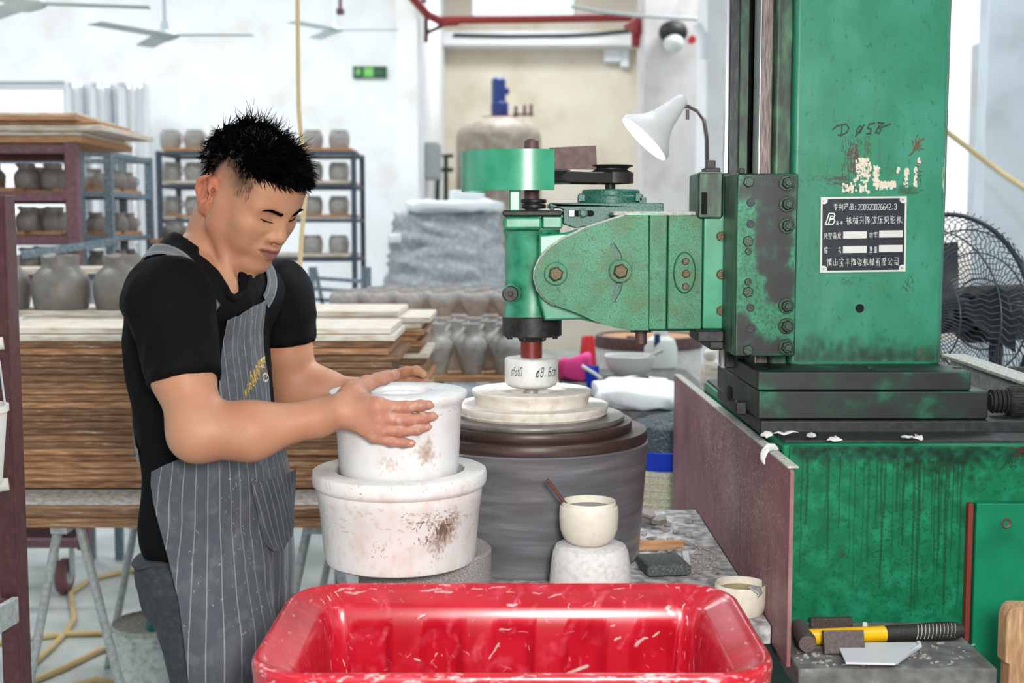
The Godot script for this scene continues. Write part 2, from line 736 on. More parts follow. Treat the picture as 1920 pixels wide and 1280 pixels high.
# a picture of patches: «layers» of [freq, octaves, low, high, colour, stretch] laid over a base colour
func patchy(w: int, h: int, base: Color, layers: Array, seed_ := 3) -> Image:
	var data := PackedByteArray()
	data.resize(w * h * 3)
	var br := base.r8
	var bg := base.g8
	var bb := base.b8
	for i in range(0, w * h * 3, 3):
		data[i] = br
		data[i + 1] = bg
		data[i + 2] = bb
	var k := 0
	for l in layers:
		var nz := FastNoiseLite.new()
		nz.noise_type = FastNoiseLite.TYPE_SIMPLEX_SMOOTH
		nz.frequency = l[0]
		nz.fractal_octaves = l[1]
		nz.seed = seed_ + k * 17
		k += 1
		var st: Vector2 = l[5] if l.size() > 5 else Vector2.ONE
		var im := nz.get_image(int(w * st.x), int(h * st.y), false, false, true)
		if st != Vector2.ONE:
			im.resize(w, h, Image.INTERPOLATE_CUBIC)
		im.convert(Image.FORMAT_L8)
		var a := im.get_data()
		var lo: float = l[2] * 255.0
		var sp: float = 1.0 / ((l[3] - l[2]) * 255.0)
		var c: Color = l[4]
		var cr := c.r8
		var cg := c.g8
		var cb := c.b8
		var ca := c.a
		for i in w * h:
			var f := (a[i] - lo) * sp
			if f <= 0.0:
				continue
			f = minf(f, 1.0) * ca
			var j := i * 3
			data[j] = int(lerpf(data[j], cr, f))
			data[j + 1] = int(lerpf(data[j + 1], cg, f))
			data[j + 2] = int(lerpf(data[j + 2], cb, f))
	return Image.create_from_data(w, h, false, Image.FORMAT_RGB8, data)


func dab(im: Image, p: Vector2, r: float, c: Color, hard := 0.5) -> void:
	var x0 := maxi(int(p.x - r), 0)
	var x1 := mini(int(p.x + r) + 1, im.get_width() - 1)
	var y0 := maxi(int(p.y - r), 0)
	var y1 := mini(int(p.y + r) + 1, im.get_height() - 1)
	for y in range(y0, y1 + 1):
		for x in range(x0, x1 + 1):
			var e := p.distance_to(Vector2(x + 0.5, y + 0.5)) / r
			if e < 1.0:
				var f := c.a * clampf((1.0 - e) / maxf(1.0 - hard, 0.01), 0.0, 1.0)
				im.set_pixel(x, y, im.get_pixel(x, y).lerp(c, f))


func line(im: Image, a: Vector2, b: Vector2, r: float, c: Color, hard := 0.4) -> void:
	var x0 := maxi(int(minf(a.x, b.x) - r), 0)
	var x1 := mini(int(maxf(a.x, b.x) + r) + 1, im.get_width() - 1)
	var y0 := maxi(int(minf(a.y, b.y) - r), 0)
	var y1 := mini(int(maxf(a.y, b.y) + r) + 1, im.get_height() - 1)
	var d := b - a
	var q := 1.0 / maxf(d.length_squared(), 1e-6)
	for y in range(y0, y1 + 1):
		for x in range(x0, x1 + 1):
			var p := Vector2(x + 0.5, y + 0.5) - a
			var e := (p - d * clampf(p.dot(d) * q, 0.0, 1.0)).length() / r
			if e < 1.0:
				im.set_pixel(x, y, im.get_pixel(x, y).lerp(c, c.a * clampf((1.0 - e) / maxf(1.0 - hard, 0.01), 0.0, 1.0)))


# scattered flecks of ragged shape inside a rectangle
func flecks(im: Image, box: Rect2, count: int, size: Vector2, c: Color, g: RandomNumberGenerator, slant := Vector2.ZERO) -> void:
	for k in count:
		var p := box.position + Vector2(g.randf(), g.randf()) * box.size
		var r := g.randf_range(size.x, size.y)
		var dir := slant if slant != Vector2.ZERO else Vector2.from_angle(g.randf() * TAU)
		for j in 3:
			var e := p + dir * r * g.randf_range(0.4, 1.6) + Vector2(g.randf() - 0.5, g.randf() - 0.5) * r
			line(im, p, e, r * g.randf_range(0.25, 0.6), c)
			p = e


func tex_mat(called: String, im: Image, rough := 0.6, metal := 0.0) -> StandardMaterial3D:
	var m := mat_plain(called, Color.WHITE, rough, metal)
	im.generate_mipmaps()
	m.albedo_texture = ImageTexture.create_from_image(im)
	return m


# glyphs as strokes on a 0..9 grid
const GLYPH := {
	"专": "2171 1383 51357548 4759", "利": "4121 1353 3139 3416 3456 6267 818979", "产": "5051 1181 3243 7263 1484 142609",
	"品": "3171743431 1545481815 5585885855", "宝": "5051 13128283 2474 2676 5458 1989 6778", "丰": "2272 2474 1686 5159",
	"机": "0343 2129 2406 2446 525649 5272789897", "械": "0343 2129 2406 4393 4565 5448 6469 7199 9578 8191", "升": "5112 1585 324629 7179",
	"降": "1119 114233 334415 6143 527346 5477 4585 6459 4787", "滚": "1122 0415 0928 6151 3292 5344 7384 6456 5439 6689 5759", "压": "1181 111409 3484 5358 2888 6677",
	"成": "1282 122609 144447 6179 7998 8446", "形": "0141 0444 121619 3139 8153 8456 8849", "型": "0141 0343 111405 3135 6164 8185 1676 4559 0989",
	"高": "4041 1181 3262643432 19158589 3666683836", "度": "5051 1181 112609 3383 4245 7275 4575 377749 4689", "功": "0242 2227 0747 438378 615549",
	"率": "5051 1181 513353 533565 1223 8273 2435 8475 1787 5659", "编": "3113 1333 3316 1636 1848 6061 41818343 414639 45857989 6559 7579", "号": "3161633331 1585 353777786968",
	"重": "7121 1282 3373763633 3474 5159 2878 1989", "量": "3171733331 3272 1484 3575773735 3676 5559 2878 1989", "博": "0343 2129 4292 6158 7191 4383864643 4484 4797 8689 5768",
	"山": "5158 14188884", "陶": "1119 114233 334415 514372438388 8878 5475 4676 6468 47487877", "瓷": "1122 0415 41334383 3383 6445 6485 1686 26385968 66688898 4757",
	"有": "1282 5216 3439 347479 7969 3555 3676", "限": "1119 114233 334415 41717444 4272 4149 4968 5579 8465", "公": "3114 6184 5428 2868 6689", "司": "118189 8978 1454 2656582826",
	"0": "316172786939282231", "1": "324149", "2": "22316172742979", "3": "22316172746545 657678693928", "4": "69612686", "5": "712124647578693928",
	"6": "7141242839697876653526", "8": "316172746535242231 3526283969787665", "9": "7465352422316172775939", ".": "4849", ":": "4344 4748",
	"D": "2129 216173776929", "B": "2129 2161727465 2565 6576786929", "F": "2129 2171 2565", "E": "71212979 2565", "I": "4149", "T": "2171 4149", "X": "2179 7129",
	"a": "74442628395977 7479", "b": "2129 25446476786929", "c": "744426283979", "e": "267674644426283979", "f": "71514249 2464", "h": "2129 25446579", "i": "4549 4243", "k": "2129 7426 3579",
	"m": "1419 15344549 45647579", "n": "2429 25446579", "o": "446476786949282644", "t": "41486979 2464", "w": "1429 2945 4569 6984", "&": "792331425326385876", "φ": "446476786949282644 7229",
}


func glyph(im: Image, ch: String, at: Vector2, size: Vector2, r: float, c: Color, slant := 0.0) -> void:
	if not GLYPH.has(ch):
		return
	for s in (GLYPH[ch] as String).split(" ", false):
		var k := 0
		while k + 3 < s.length():
			var a := Vector2(int(s[k]), int(s[k + 1])) / 9.0
			var b := Vector2(int(s[k + 2]), int(s[k + 3])) / 9.0
			a.x += (1.0 - a.y) * slant
			b.x += (1.0 - b.y) * slant
			line(im, at + a * size, at + b * size, r, c)
			k += 2


func write(im: Image, s: String, at: Vector2, size: Vector2, step: float, r: float, c: Color, slant := 0.0) -> void:
	for k in s.length():
		glyph(im, s[k], at + Vector2(step * k, 0), size, r, c, slant)


func materials() -> void:
	mat_noise("wall_paint", 0.012, [[0.0, Color(0.86, 0.85, 0.82)], [0.35, Color(0.90, 0.90, 0.895)], [0.6, Color(0.915, 0.92, 0.925)], [1.0, Color(0.93, 0.935, 0.94)]], 3.0, 0.9)
	mat_noise("wall_beige", 0.01, [[0.0, Color(0.80, 0.74, 0.66)], [0.4, Color(0.87, 0.82, 0.74)], [1.0, Color(0.91, 0.88, 0.82)]], 3.5, 0.9)
	mat_noise("pillar_grey", 0.012, [[0.0, Color(0.74, 0.70, 0.68)], [0.5, Color(0.83, 0.81, 0.80)], [1.0, Color(0.87, 0.86, 0.85)]], 2.5, 0.9)
	mat_noise("pillar_blue", 0.012, [[0.0, Color(0.70, 0.73, 0.75)], [0.5, Color(0.79, 0.83, 0.86)], [1.0, Color(0.83, 0.87, 0.90)]], 2.5, 0.85)
	mat_noise("concrete", 0.012, [[0.0, Color(0.60, 0.63, 0.61)], [0.4, Color(0.69, 0.72, 0.70)], [0.65, Color(0.75, 0.775, 0.76)], [1.0, Color(0.82, 0.83, 0.815)]], 2.6, 0.6, 0.0, 5)
	mat_plain("white_paint", Color(0.9, 0.91, 0.92), 0.5)
	mat_noise("green_pedestal", 0.012, [[0.0, Color(0.035, 0.37, 0.245)], [0.4, Color(0.05, 0.45, 0.31)], [0.7, Color(0.06, 0.48, 0.335)], [1.0, Color(0.09, 0.52, 0.37)]], 0.8, 0.4)
	mat_noise("green_light", 0.012, [[0.0, Color(0.17, 0.53, 0.39)], [0.45, Color(0.22, 0.60, 0.46)], [0.75, Color(0.26, 0.64, 0.50)], [1.0, Color(0.33, 0.67, 0.54)]], 0.5, 0.28)
	mat_noise("green_nose", 0.014, [[0.0, Color(0.09, 0.33, 0.23)], [0.25, Color(0.15, 0.48, 0.35)], [0.5, Color(0.22, 0.58, 0.44)], [0.8, Color(0.27, 0.63, 0.50)], [1.0, Color(0.42, 0.70, 0.60)]], 0.4, 0.36)
	mat_noise("green_teal", 0.12, [[0.0, Color(0.08, 0.20, 0.18)], [0.34, Color(0.12, 0.30, 0.27)], [0.46, Color(0.18, 0.42, 0.37)], [1.0, Color(0.26, 0.52, 0.46)]], 0.3, 0.45)
	mat_noise("green_dark", 0.02, [[0.0, Color(0.06, 0.08, 0.07)], [0.35, Color(0.10, 0.17, 0.13)], [0.6, Color(0.16, 0.30, 0.21)], [0.85, Color(0.24, 0.40, 0.28)], [1.0, Color(0.40, 0.50, 0.36)]], 0.3, 0.45, 0.0, 4, Vector3(1, 0.3, 1))
	mat_noise("grime", 0.03, [[0.0, Color(0.06, 0.065, 0.07)], [0.5, Color(0.12, 0.13, 0.135)], [0.8, Color(0.18, 0.19, 0.19)], [1.0, Color(0.26, 0.25, 0.24)]], 0.3, 0.55, 0.0, 5)
	mat_noise("grime_green", 0.010, [[0.0, Color(0.07, 0.075, 0.08)], [0.50, Color(0.11, 0.12, 0.12)], [0.70, Color(0.06, 0.18, 0.13)], [0.86, Color(0.07, 0.34, 0.24)], [1.0, Color(0.10, 0.46, 0.33)]], 0.6, 0.5, 0.0, 5)
	mat_noise("black_iron", 0.03, [[0.0, Color(0.09, 0.09, 0.09)], [0.6, Color(0.17, 0.17, 0.17)], [1.0, Color(0.26, 0.25, 0.24)]], 0.25, 0.5, 0.2)
	mat_noise("bolt_dark", 0.06, [[0.0, Color(0.08, 0.09, 0.08)], [0.5, Color(0.20, 0.22, 0.19)], [0.75, Color(0.20, 0.40, 0.30)], [1.0, Color(0.45, 0.45, 0.38)]], 0.08, 0.42, 0.5)
	mat_noise("bolt_rust", 0.05, [[0.0, Color(0.25, 0.16, 0.10)], [0.5, Color(0.42, 0.28, 0.18)], [0.7, Color(0.30, 0.44, 0.33)], [1.0, Color(0.55, 0.52, 0.42)]], 0.08, 0.55, 0.3)
	mat_noise("rail_steel", 0.03, [[0.0, Color(0.28, 0.24, 0.24)], [0.5, Color(0.42, 0.37, 0.36)], [1.0, Color(0.55, 0.51, 0.50)]], 0.2, 0.45, 0.4, 4, Vector3(3, 0.25, 3))
	mat_plain("bright_steel", Color(0.78, 0.78, 0.79), 0.25, 0.8)
	mat_noise("rust_brown", 0.03, [[0.0, Color(0.30, 0.21, 0.20)], [0.5, Color(0.37, 0.27, 0.255)], [0.85, Color(0.42, 0.31, 0.295)], [1.0, Color(0.52, 0.43, 0.41)]], 0.3, 0.55, 0.1)
	mat_plain("red_oxide", Color(0.50, 0.19, 0.16), 0.45, 0.2)
	mat_noise("belt_black", 0.04, [[0.0, Color(0.12, 0.11, 0.11)], [1.0, Color(0.25, 0.23, 0.22)]], 0.1, 0.5)
	mat_noise("roller_white", 0.02, [[0.0, Color(0.84, 0.84, 0.82)], [1.0, Color(0.93, 0.93, 0.925)]], 0.2, 0.35)
	mat_noise("plaster", 0.018, [[0.0, Color(0.80, 0.76, 0.72)], [0.35, Color(0.87, 0.85, 0.83)], [0.7, Color(0.90, 0.895, 0.89)], [1.0, Color(0.92, 0.92, 0.92)]], 0.4, 0.62)
	mat_noise("plaster_warm", 0.02, [[0.0, Color(0.78, 0.72, 0.66)], [0.5, Color(0.86, 0.83, 0.79)], [1.0, Color(0.90, 0.88, 0.85)]], 0.3, 0.62)
	mat_noise("drum_steel", 0.012, [[0.0, Color(0.43, 0.43, 0.45)], [0.45, Color(0.49, 0.49, 0.515)], [0.75, Color(0.55, 0.55, 0.575)], [1.0, Color(0.68, 0.67, 0.685)]], 0.5, 0.33, 0.45, 5, Vector3(0.35, 3.5, 0.35))
	mat_noise("ring_brown", 0.02, [[0.0, Color(0.21, 0.16, 0.15)], [0.5, Color(0.27, 0.20, 0.185)], [1.0, Color(0.36, 0.29, 0.27)]], 0.5, 0.42, 0.2, 4, Vector3(0.35, 4, 0.35))
	mat_noise("ring_grey", 0.02, [[0.0, Color(0.36, 0.33, 0.31)], [1.0, Color(0.56, 0.54, 0.52)]], 0.5, 0.4, 0.25)
	mat_noise("dusty_top", 0.03, [[0.0, Color(0.29, 0.285, 0.285)], [0.4, Color(0.37, 0.365, 0.36)], [0.8, Color(0.44, 0.45, 0.44)], [1.0, Color(0.56, 0.60, 0.57)]], 0.6, 0.85, 0.0, 5)
	mat_noise("dusty_pale", 0.03, [[0.0, Color(0.46, 0.42, 0.39)], [0.5, Color(0.62, 0.59, 0.56)], [1.0, Color(0.76, 0.74, 0.71)]], 0.4, 0.85)
	mat_noise("bench_clay", 0.025, [[0.0, Color(0.42, 0.41, 0.41)], [0.4, Color(0.60, 0.59, 0.59)], [0.7, Color(0.76, 0.76, 0.76)], [1.0, Color(0.86, 0.86, 0.85)]], 0.4, 0.7, 0.0, 5)
	mat_noise("pale_dust", 0.04, [[0.0, Color(0.55, 0.52, 0.48)], [0.5, Color(0.72, 0.72, 0.69)], [1.0, Color(0.82, 0.83, 0.80)]], 0.2, 0.85)
	mat_noise("clay_chip", 0.05, [[0.0, Color(0.42, 0.40, 0.39)], [0.6, Color(0.60, 0.58, 0.57)], [1.0, Color(0.78, 0.77, 0.76)]], 0.1, 0.8)
	mat_noise("clay_scrap_white", 0.05, [[0.0, Color(0.74, 0.73, 0.71)], [1.0, Color(0.88, 0.88, 0.87)]], 0.1, 0.7)
	mat_noise("greenware", 0.02, [[0.0, Color(0.58, 0.56, 0.545)], [0.5, Color(0.65, 0.635, 0.615)], [1.0, Color(0.71, 0.695, 0.675)]], 0.3, 0.45)
	mat_noise("greenware_dark", 0.02, [[0.0, Color(0.45, 0.43, 0.41)], [0.5, Color(0.49, 0.47, 0.445)], [1.0, Color(0.53, 0.51, 0.485)]], 0.5, 0.42)
	mat_noise("rack_oxide", 0.03, [[0.0, Color(0.26, 0.13, 0.14)], [0.6, Color(0.31, 0.165, 0.175)], [0.9, Color(0.36, 0.21, 0.22)], [1.0, Color(0.56, 0.46, 0.46)]], 0.4, 0.5)
	mat_noise("rack_mauve", 0.03, [[0.0, Color(0.42, 0.29, 0.31)], [0.6, Color(0.47, 0.33, 0.36)], [0.9, Color(0.52, 0.39, 0.41)], [1.0, Color(0.66, 0.56, 0.57)]], 0.4, 0.6)
	mat_noise("rack_blue", 0.03, [[0.0, Color(0.35, 0.42, 0.47)], [0.6, Color(0.43, 0.50, 0.55)], [1.0, Color(0.62, 0.68, 0.71)]], 0.3, 0.55)
	mat_noise("rack_navy", 0.03, [[0.0, Color(0.18, 0.22, 0.27)], [0.6, Color(0.25, 0.30, 0.36)], [1.0, Color(0.4, 0.45, 0.5)]], 0.3, 0.55)
	for k in 3:
		var s: float = [0.85, 1.0, 1.14][k]
		mat_noise("board_%s" % ["dark", "mid", "light"][k], 0.018, [[0.0, Color(0.40 * s, 0.28 * s, 0.19 * s)], [0.35, Color(0.53 * s, 0.38 * s, 0.265 * s)], [0.6, Color(0.62 * s, 0.46 * s, 0.33 * s)], [0.80, Color(0.68 * s, 0.53 * s, 0.40 * s)], [0.92, Color(0.80, 0.74, 0.66)], [1.0, Color(0.84, 0.80, 0.75)]], 0.55, 0.75, 0.0, 4, Vector3(0.6, 7, 6))
	mat_noise("board_pale", 0.02, [[0.0, Color(0.72, 0.64, 0.54)], [0.5, Color(0.86, 0.82, 0.76)], [1.0, Color(0.92, 0.90, 0.87)]], 0.6, 0.8, 0.0, 4, Vector3(0.6, 3, 4))
	mat_noise("board_orange", 0.02, [[0.0, Color(0.66, 0.45, 0.30)], [1.0, Color(0.82, 0.66, 0.50)]], 0.6, 0.8, 0.0, 4, Vector3(0.6, 4, 4))
	mat_noise("galvanised", 0.03, [[0.0, Color(0.60, 0.62, 0.62)], [1.0, Color(0.78, 0.80, 0.80)]], 0.3, 0.45, 0.3)


func wall_box(x0: float, x1: float, y0: float, y1: float, z0: float, z1: float, mb: MB) -> void:
	mb.box(Vector3((x0 + x1) / 2, (y0 + y1) / 2, (z0 + z1) / 2), Vector3(absf(x1 - x0), absf(y1 - y0), absf(z1 - z0)))


func structure() -> void:
	var mb := MB.new()
	wall_box(-7.6, 6.6, -0.2, 0.0, 5.0, -16.0, mb)
	struct("floor", mb, M.concrete, "pale smeared concrete workshop floor", "floor")
	mb = MB.new()
	wall_box(-7.6, 6.6, 4.9, 5.1, 5.0, -16.0, mb)
	struct("ceiling", mb, M.white_paint, "white workshop ceiling above the lamps", "ceiling")
	var xr := at(790, 300, 11.0).x      # the right end of the near back wall
	# near back wall with a high window at its left end
	var wl := at(-300, 180, 11.0)
	var wr := at(121, 152, 11.0)
	mb = MB.new()
	wall_box(wr.x, xr, 0, 4.9, -11.0, -11.25, mb)
	wall_box(-7.4, wl.x, 0, 4.9, -11.0, -11.25, mb)
	wall_box(wl.x, wr.x, wr.y, 4.9, -11.0, -11.25, mb)
	wall_box(wl.x, wr.x, 0, 1.5, -11.0, -11.25, mb)
	struct("wall_back", mb, M.wall_paint, "white plastered back wall behind the potter and the shelves")
	mb = MB.new()
	wall_box(wl.x, wr.x, 1.5, 1.56, -11.05, -11.2, mb)
	wall_box(wl.x, wr.x, wr.y - 0.05, wr.y, -11.05, -11.2, mb)
	for f in [0.0, 0.5, 1.0]:
		var x := lerpf(wl.x + 0.02, wr.x - 0.02, f)
		wall_box(x - 0.02, x + 0.02, 1.5, wr.y, -11.06, -11.19, mb)
	struct("window_1", mb, M.white_paint, "bright daylight window at the left end of the back wall", "window")
	# corner pilaster and the passage wall running back
	var pl := at(745, 300, 10.6)
	mb = MB.new()
	wall_box(pl.x, xr, 0, 4.9, -10.6, -11.0, mb)
	struct("trim_1", mb, M.wall_paint, "white plaster pilaster at the corner of the back wall", "pilaster")
	mb = MB.new()
	wall_box(xr - 0.25, xr, 0, 4.9, -11.25, -15.0, mb)
	struct("wall_side_passage", mb, M.wall_paint, "bright white return wall running back beside the tank")
	# deep wall with the overexposed high window
	var a := at(885, 36, 15.0)
	var b := at(1078, -60, 15.0)
	mb = MB.new()
	wall_box(xr - 0.25, 4.3, 0, a.y, -15.0, -15.25, mb)
	wall_box(xr - 0.25, a.x, a.y, 4.9, -15.0, -15.25, mb)
	wall_box(b.x, 4.3, a.y, 4.9, -15.0, -15.25, mb)
	struct("wall_deep", mb, M.wall_beige, "beige deep back wall behind the tank")
	mb = MB.new()
	wall_box(4.3, 4.38, 0, 4.9, -15.02, -15.2, mb)
	wall_box(4.38, 6.2, 4.6, 4.9, -15.02, -15.2, mb)
	struct("door_1", mb, M.white_paint, "wide open gateway full of daylight behind the cage fan", "gateway")
	mb = MB.new()
	wall_box(a.x, b.x, a.y, a.y + 0.05, -15.05, -15.2, mb)
	wall_box(a.x, b.x, 4.85, 4.9, -15.05, -15.2, mb)
	struct("window_2", mb, M.white_paint, "overexposed high window above the red pipe", "window")
	var e := at(840, 84, 14.6)
	var g := at(1180, 58, 14.6)
	mb = MB.new()
	wall_box(xr, g.x + 0.6, e.y, g.y, -14.6, -15.0, mb)
	struct("trim_2", mb, M.wall_paint, "pale concrete ledge under the high window", "ledge")
	# pillars
	var c := at(1205, 200, 10.0)
	var d := at(1326, 200, 10.0)
	mb = MB.new()
	mb.box(Vector3((c.x + d.x) / 2, 2.45, -10.25), Vector3(d.x - c.x, 4.9, 0.5), 0.015)
	struct("trim_3", mb, M.pillar_grey, "square grey plastered pillar behind the small lamp", "pillar")
	c = at(1322, 200, 8.2)
	mb = MB.new()
	mb.box(Vector3(c.x + 0.17, 2.45, -8.4), Vector3(0.34, 4.9, 0.4), 0.015)
	struct("trim_4", mb, M.wall_paint, "white plastered pillar just left of the green column", "pillar")
	c = at(1843, 300, 5.2)
	mb = MB.new()
	mb.box(Vector3(c.x + 0.45, 2.45, -5.25), Vector3(0.9, 4.9, 0.1), 0.01)
	struct("trim_5", mb, M.pillar_blue, "broad pale blue pillar at the right edge", "pillar")
	# side walls with rows of windows, and the front wall with an open gateway behind the camera
	for side in 2:
		var x0 := -7.6 if side == 0 else 6.2
		var x1 := -7.2 if side == 0 else 6.6
		mb = MB.new()
		wall_box(x0, x1, 0, 1.3, 5.0, -16.0, mb)
		wall_box(x0, x1, 3.9, 4.9, 5.0, -16.0, mb)
		for k in 6:
			var z := 5.0 - k * 4.2
			wall_box(x0, x1, 1.3, 3.9, z, z - 1.2, mb)
		struct("wall_left" if side == 0 else "wall_right", mb, M.wall_paint, "white side wall with a row of tall windows out of view")
	mb = MB.new()
	wall_box(-7.6, -3.4, 0, 4.9, 5.0, 4.75, mb)
	wall_box(-1.4, 6.6, 0, 4.9, 5.0, 4.75, mb)
	wall_box(-3.4, -1.4, 3.4, 4.9, 5.0, 4.75, mb)
	struct("wall_front", mb, M.wall_paint, "front wall with an open gateway behind the camera")


# a box whose front face covers that rectangle of the photograph at depth d0 and that runs back to d1
func slab(mb: MB, x0: float, y0: float, x1: float, y1: float, d0: float, d1: float, bev := 0.003) -> void:
	var ym := (y0 + y1) / 2
	var xm := (x0 + x1) / 2
	var l := at(x0, ym, d0).x
	var r := at(x1, ym, d0).x
	var t := at(xm, y0, d0).y
	var b := at(xm, y1, d0).y
	mb.box(Vector3((l + r) / 2, (t + b) / 2, -(d0 + d1) / 2), Vector3(r - l, t - b, absf(d1 - d0)), bev)


func poly_at(pts: Array, d: float) -> PackedVector2Array:
	var p := PackedVector2Array()
	for k in range(0, pts.size(), 2):
		var q := at(pts[k], pts[k + 1], d)
		p.push_back(Vector2(q.x, q.y))
	return p


func smooth_poly(p: PackedVector2Array, rounds := 2) -> PackedVector2Array:
	for r in rounds:
		var q := PackedVector2Array()
		for i in p.size():
			var a := p[i]
			var b := p[(i + 1) % p.size()]
			q.push_back(a.lerp(b, 0.25))
			q.push_back(a.lerp(b, 0.75))
		p = q
	return p


func column_picture() -> Image:
	var w := 512
	var h := 1280
	var im := patchy(w, h, Color(0.125, 0.47, 0.355), [
		[0.004, 3, 0.40, 0.85, Color(0.21, 0.53, 0.43, 0.7)], [0.005, 3, 0.50, 0.85, Color(0.07, 0.44, 0.305, 0.55)],
		[0.05, 4, 0.60, 0.95, Color(0.27, 0.56, 0.47, 0.22)], [0.03, 5, 0.78, 0.84, Color(0.10, 0.32, 0.23, 0.5)], [0.12, 3, 0.86, 0.90, Color(0.13, 0.28, 0.19, 0.7)]], 5)
	var g := RandomNumberGenerator.new()
	g.seed = 5
	var q := func(x: float, y: float) -> Vector2: return Vector2((x - 1487.0) / 298.0 * w, (y + 330.0) / 1020.0 * h)
	# scuffed grime in the right hand corner and along the foot
	for k in 420:
		dab(im, q.call(g.randf_range(1487, 1785), 690 - absf(g.randfn(0, 20))), g.randf_range(4, 22), Color(0.07, 0.14, 0.10, 0.16), 0.0)
	for k in 60:
		dab(im, q.call(g.randf_range(1490, 1600) , 330 + g.randfn(0, 5)), g.randf_range(2, 6), Color(0.12, 0.27, 0.18, 0.4), 0.2)
	# hand written mark
	var ink := Color(0.07, 0.13, 0.10, 1.0)
	for s in [[1557, 234, 1566, 227, 1584, 224, 1590, 231, 1586, 240, 1574, 246, 1568, 245], [1576, 225, 1574, 246], [1608, 243, 1606, 236, 1612, 228, 1618, 231, 1614, 240, 1606, 241], [1604, 247, 1622, 225], [1643, 222, 1632, 224, 1629, 232, 1636, 234, 1635, 242, 1627, 243],
		[1660, 222, 1650, 221, 1651, 230, 1656, 236, 1652, 242, 1645, 240, 1650, 231, 1662, 222], [1656, 231, 1675, 224]]:
		for k in range(0, s.size() - 2, 2):
			line(im, q.call(s[k], s[k + 1]), q.call(s[k + 2], s[k + 3]), 3.0, ink, 0.3)
	# rust under the mark
	flecks(im, Rect2(q.call(1576, 248), Vector2(70, 130)), 120, Vector2(1.5, 4.0), Color(0.22, 0.20, 0.13, 0.75), g, Vector2(0.1, 1))
	flecks(im, Rect2(q.call(1590, 262), Vector2(34, 70)), 70, Vector2(2.0, 5.5), Color(0.33, 0.17, 0.17, 0.85), g)
	flecks(im, Rect2(q.call(1622, 246), Vector2(26, 100)), 60, Vector2(1.5, 3.5), Color(0.30, 0.24, 0.13, 0.75), g, Vector2(0.05, 1))
	flecks(im, Rect2(q.call(1640, 150), Vector2(12, 120)), 30, Vector2(1.2, 3.0), Color(0.34, 0.36, 0.18, 0.7), g, Vector2(0.1, 1))
	flecks(im, Rect2(q.call(1652, 245), Vector2(8, 80)), 16, Vector2(1.2, 2.5), Color(0.30, 0.30, 0.15, 0.7), g, Vector2(0.0, 1))
	flecks(im, Rect2(q.call(1540, 325), Vector2(90, 20)), 60, Vector2(1.5, 4.0), Color(0.25, 0.20, 0.16, 0.65), g, Vector2(1, 0.1))
	flecks(im, Rect2(q.call(1726, 255), Vector2(20, 20)), 14, Vector2(4.0, 8.0), Color(0.36, 0.26, 0.17, 0.9), g)
	# remains of a torn paper label
	var paper := Color(0.83, 0.79, 0.72, 0.95)
	for r in [[1607, 291, 1637, 326, 90], [1580, 338, 1602, 358, 26], [1600, 328, 1634, 356, 34], [1644, 305, 1654, 345, 60], [1648, 336, 1690, 348, 70], [1690, 309, 1698, 318, 8], [1708, 310, 1716, 345, 30], [1728, 308, 1733, 347, 34], [1735, 288, 1740, 300, 10]]:
		var tl: Vector2 = q.call(r[0], r[1])
		var br: Vector2 = q.call(r[2], r[3])
		for k in int(r[4]):
			var p := Vector2(g.randf_range(tl.x, br.x), g.randf_range(tl.y, br.y))
			im.fill_rect(Rect2i(int(p.x) - 3, int(p.y) - 3, g.randi_range(4, 9), g.randi_range(4, 9)), paper.lerp(Color(0.75, 0.66, 0.58), g.randf() * 0.5))
	flecks(im, Rect2(q.call(1610, 300), Vector2(46, 50)), 24, Vector2(1.5, 3.0), Color(0.25, 0.38, 0.30, 0.8), g)
	flecks(im, Rect2(q.call(1692, 342), Vector2(80, 22)), 60, Vector2(2.0, 5.0), Color(0.14, 0.32, 0.20, 0.8), g, Vector2(1, 0.0))
	flecks(im, Rect2(q.call(1733, 300), Vector2(14, 40)), 20, Vector2(2.0, 4.0), Color(0.12, 0.13, 0.10, 0.8), g)
	flecks(im, Rect2(q.call(1655, 305), Vector2(60, 20)), 26, Vector2(2.0, 4.0), Color(0.16, 0.36, 0.24, 0.6), g)
	# scrapes under the name plate
	flecks(im, Rect2(q.call(1580, 522), Vector2(40, 24)), 26, Vector2(1.5, 3.0), Color(0.16, 0.30, 0.18, 0.8), g, Vector2(1, -0.5))
	flecks(im, Rect2(q.call(1640, 535), Vector2(60, 30)), 30, Vector2(1.2, 2.6), Color(0.30, 0.36, 0.18, 0.7), g)
	flecks(im, Rect2(q.call(1706, 518), Vector2(50, 40)), 30, Vector2(1.5, 3.0), Color(0.10, 0.20, 0.15, 0.8), g, Vector2(0.7, 0.7))
	flecks(im, Rect2(q.call(1750, 660), Vector2(34, 30)), 14, Vector2(2.0, 4.0), Color(0.40, 0.18, 0.14, 0.9), g)
	flecks(im, Rect2(q.call(1500, 340), Vector2(90, 400)), 30, Vector2(1.0, 2.2), Color(0.10, 0.28, 0.20, 0.5), g, Vector2(0.2, 1))
	flecks(im, Rect2(0, 0, w, h), 70, Vector2(0.8, 1.8), Color(0.07, 0.16, 0.12, 0.8), g)
	flecks(im, Rect2(0, 0, w, h), 40, Vector2(0.5, 1.0), Color(0.55, 0.72, 0.66, 0.7), g)
	return im


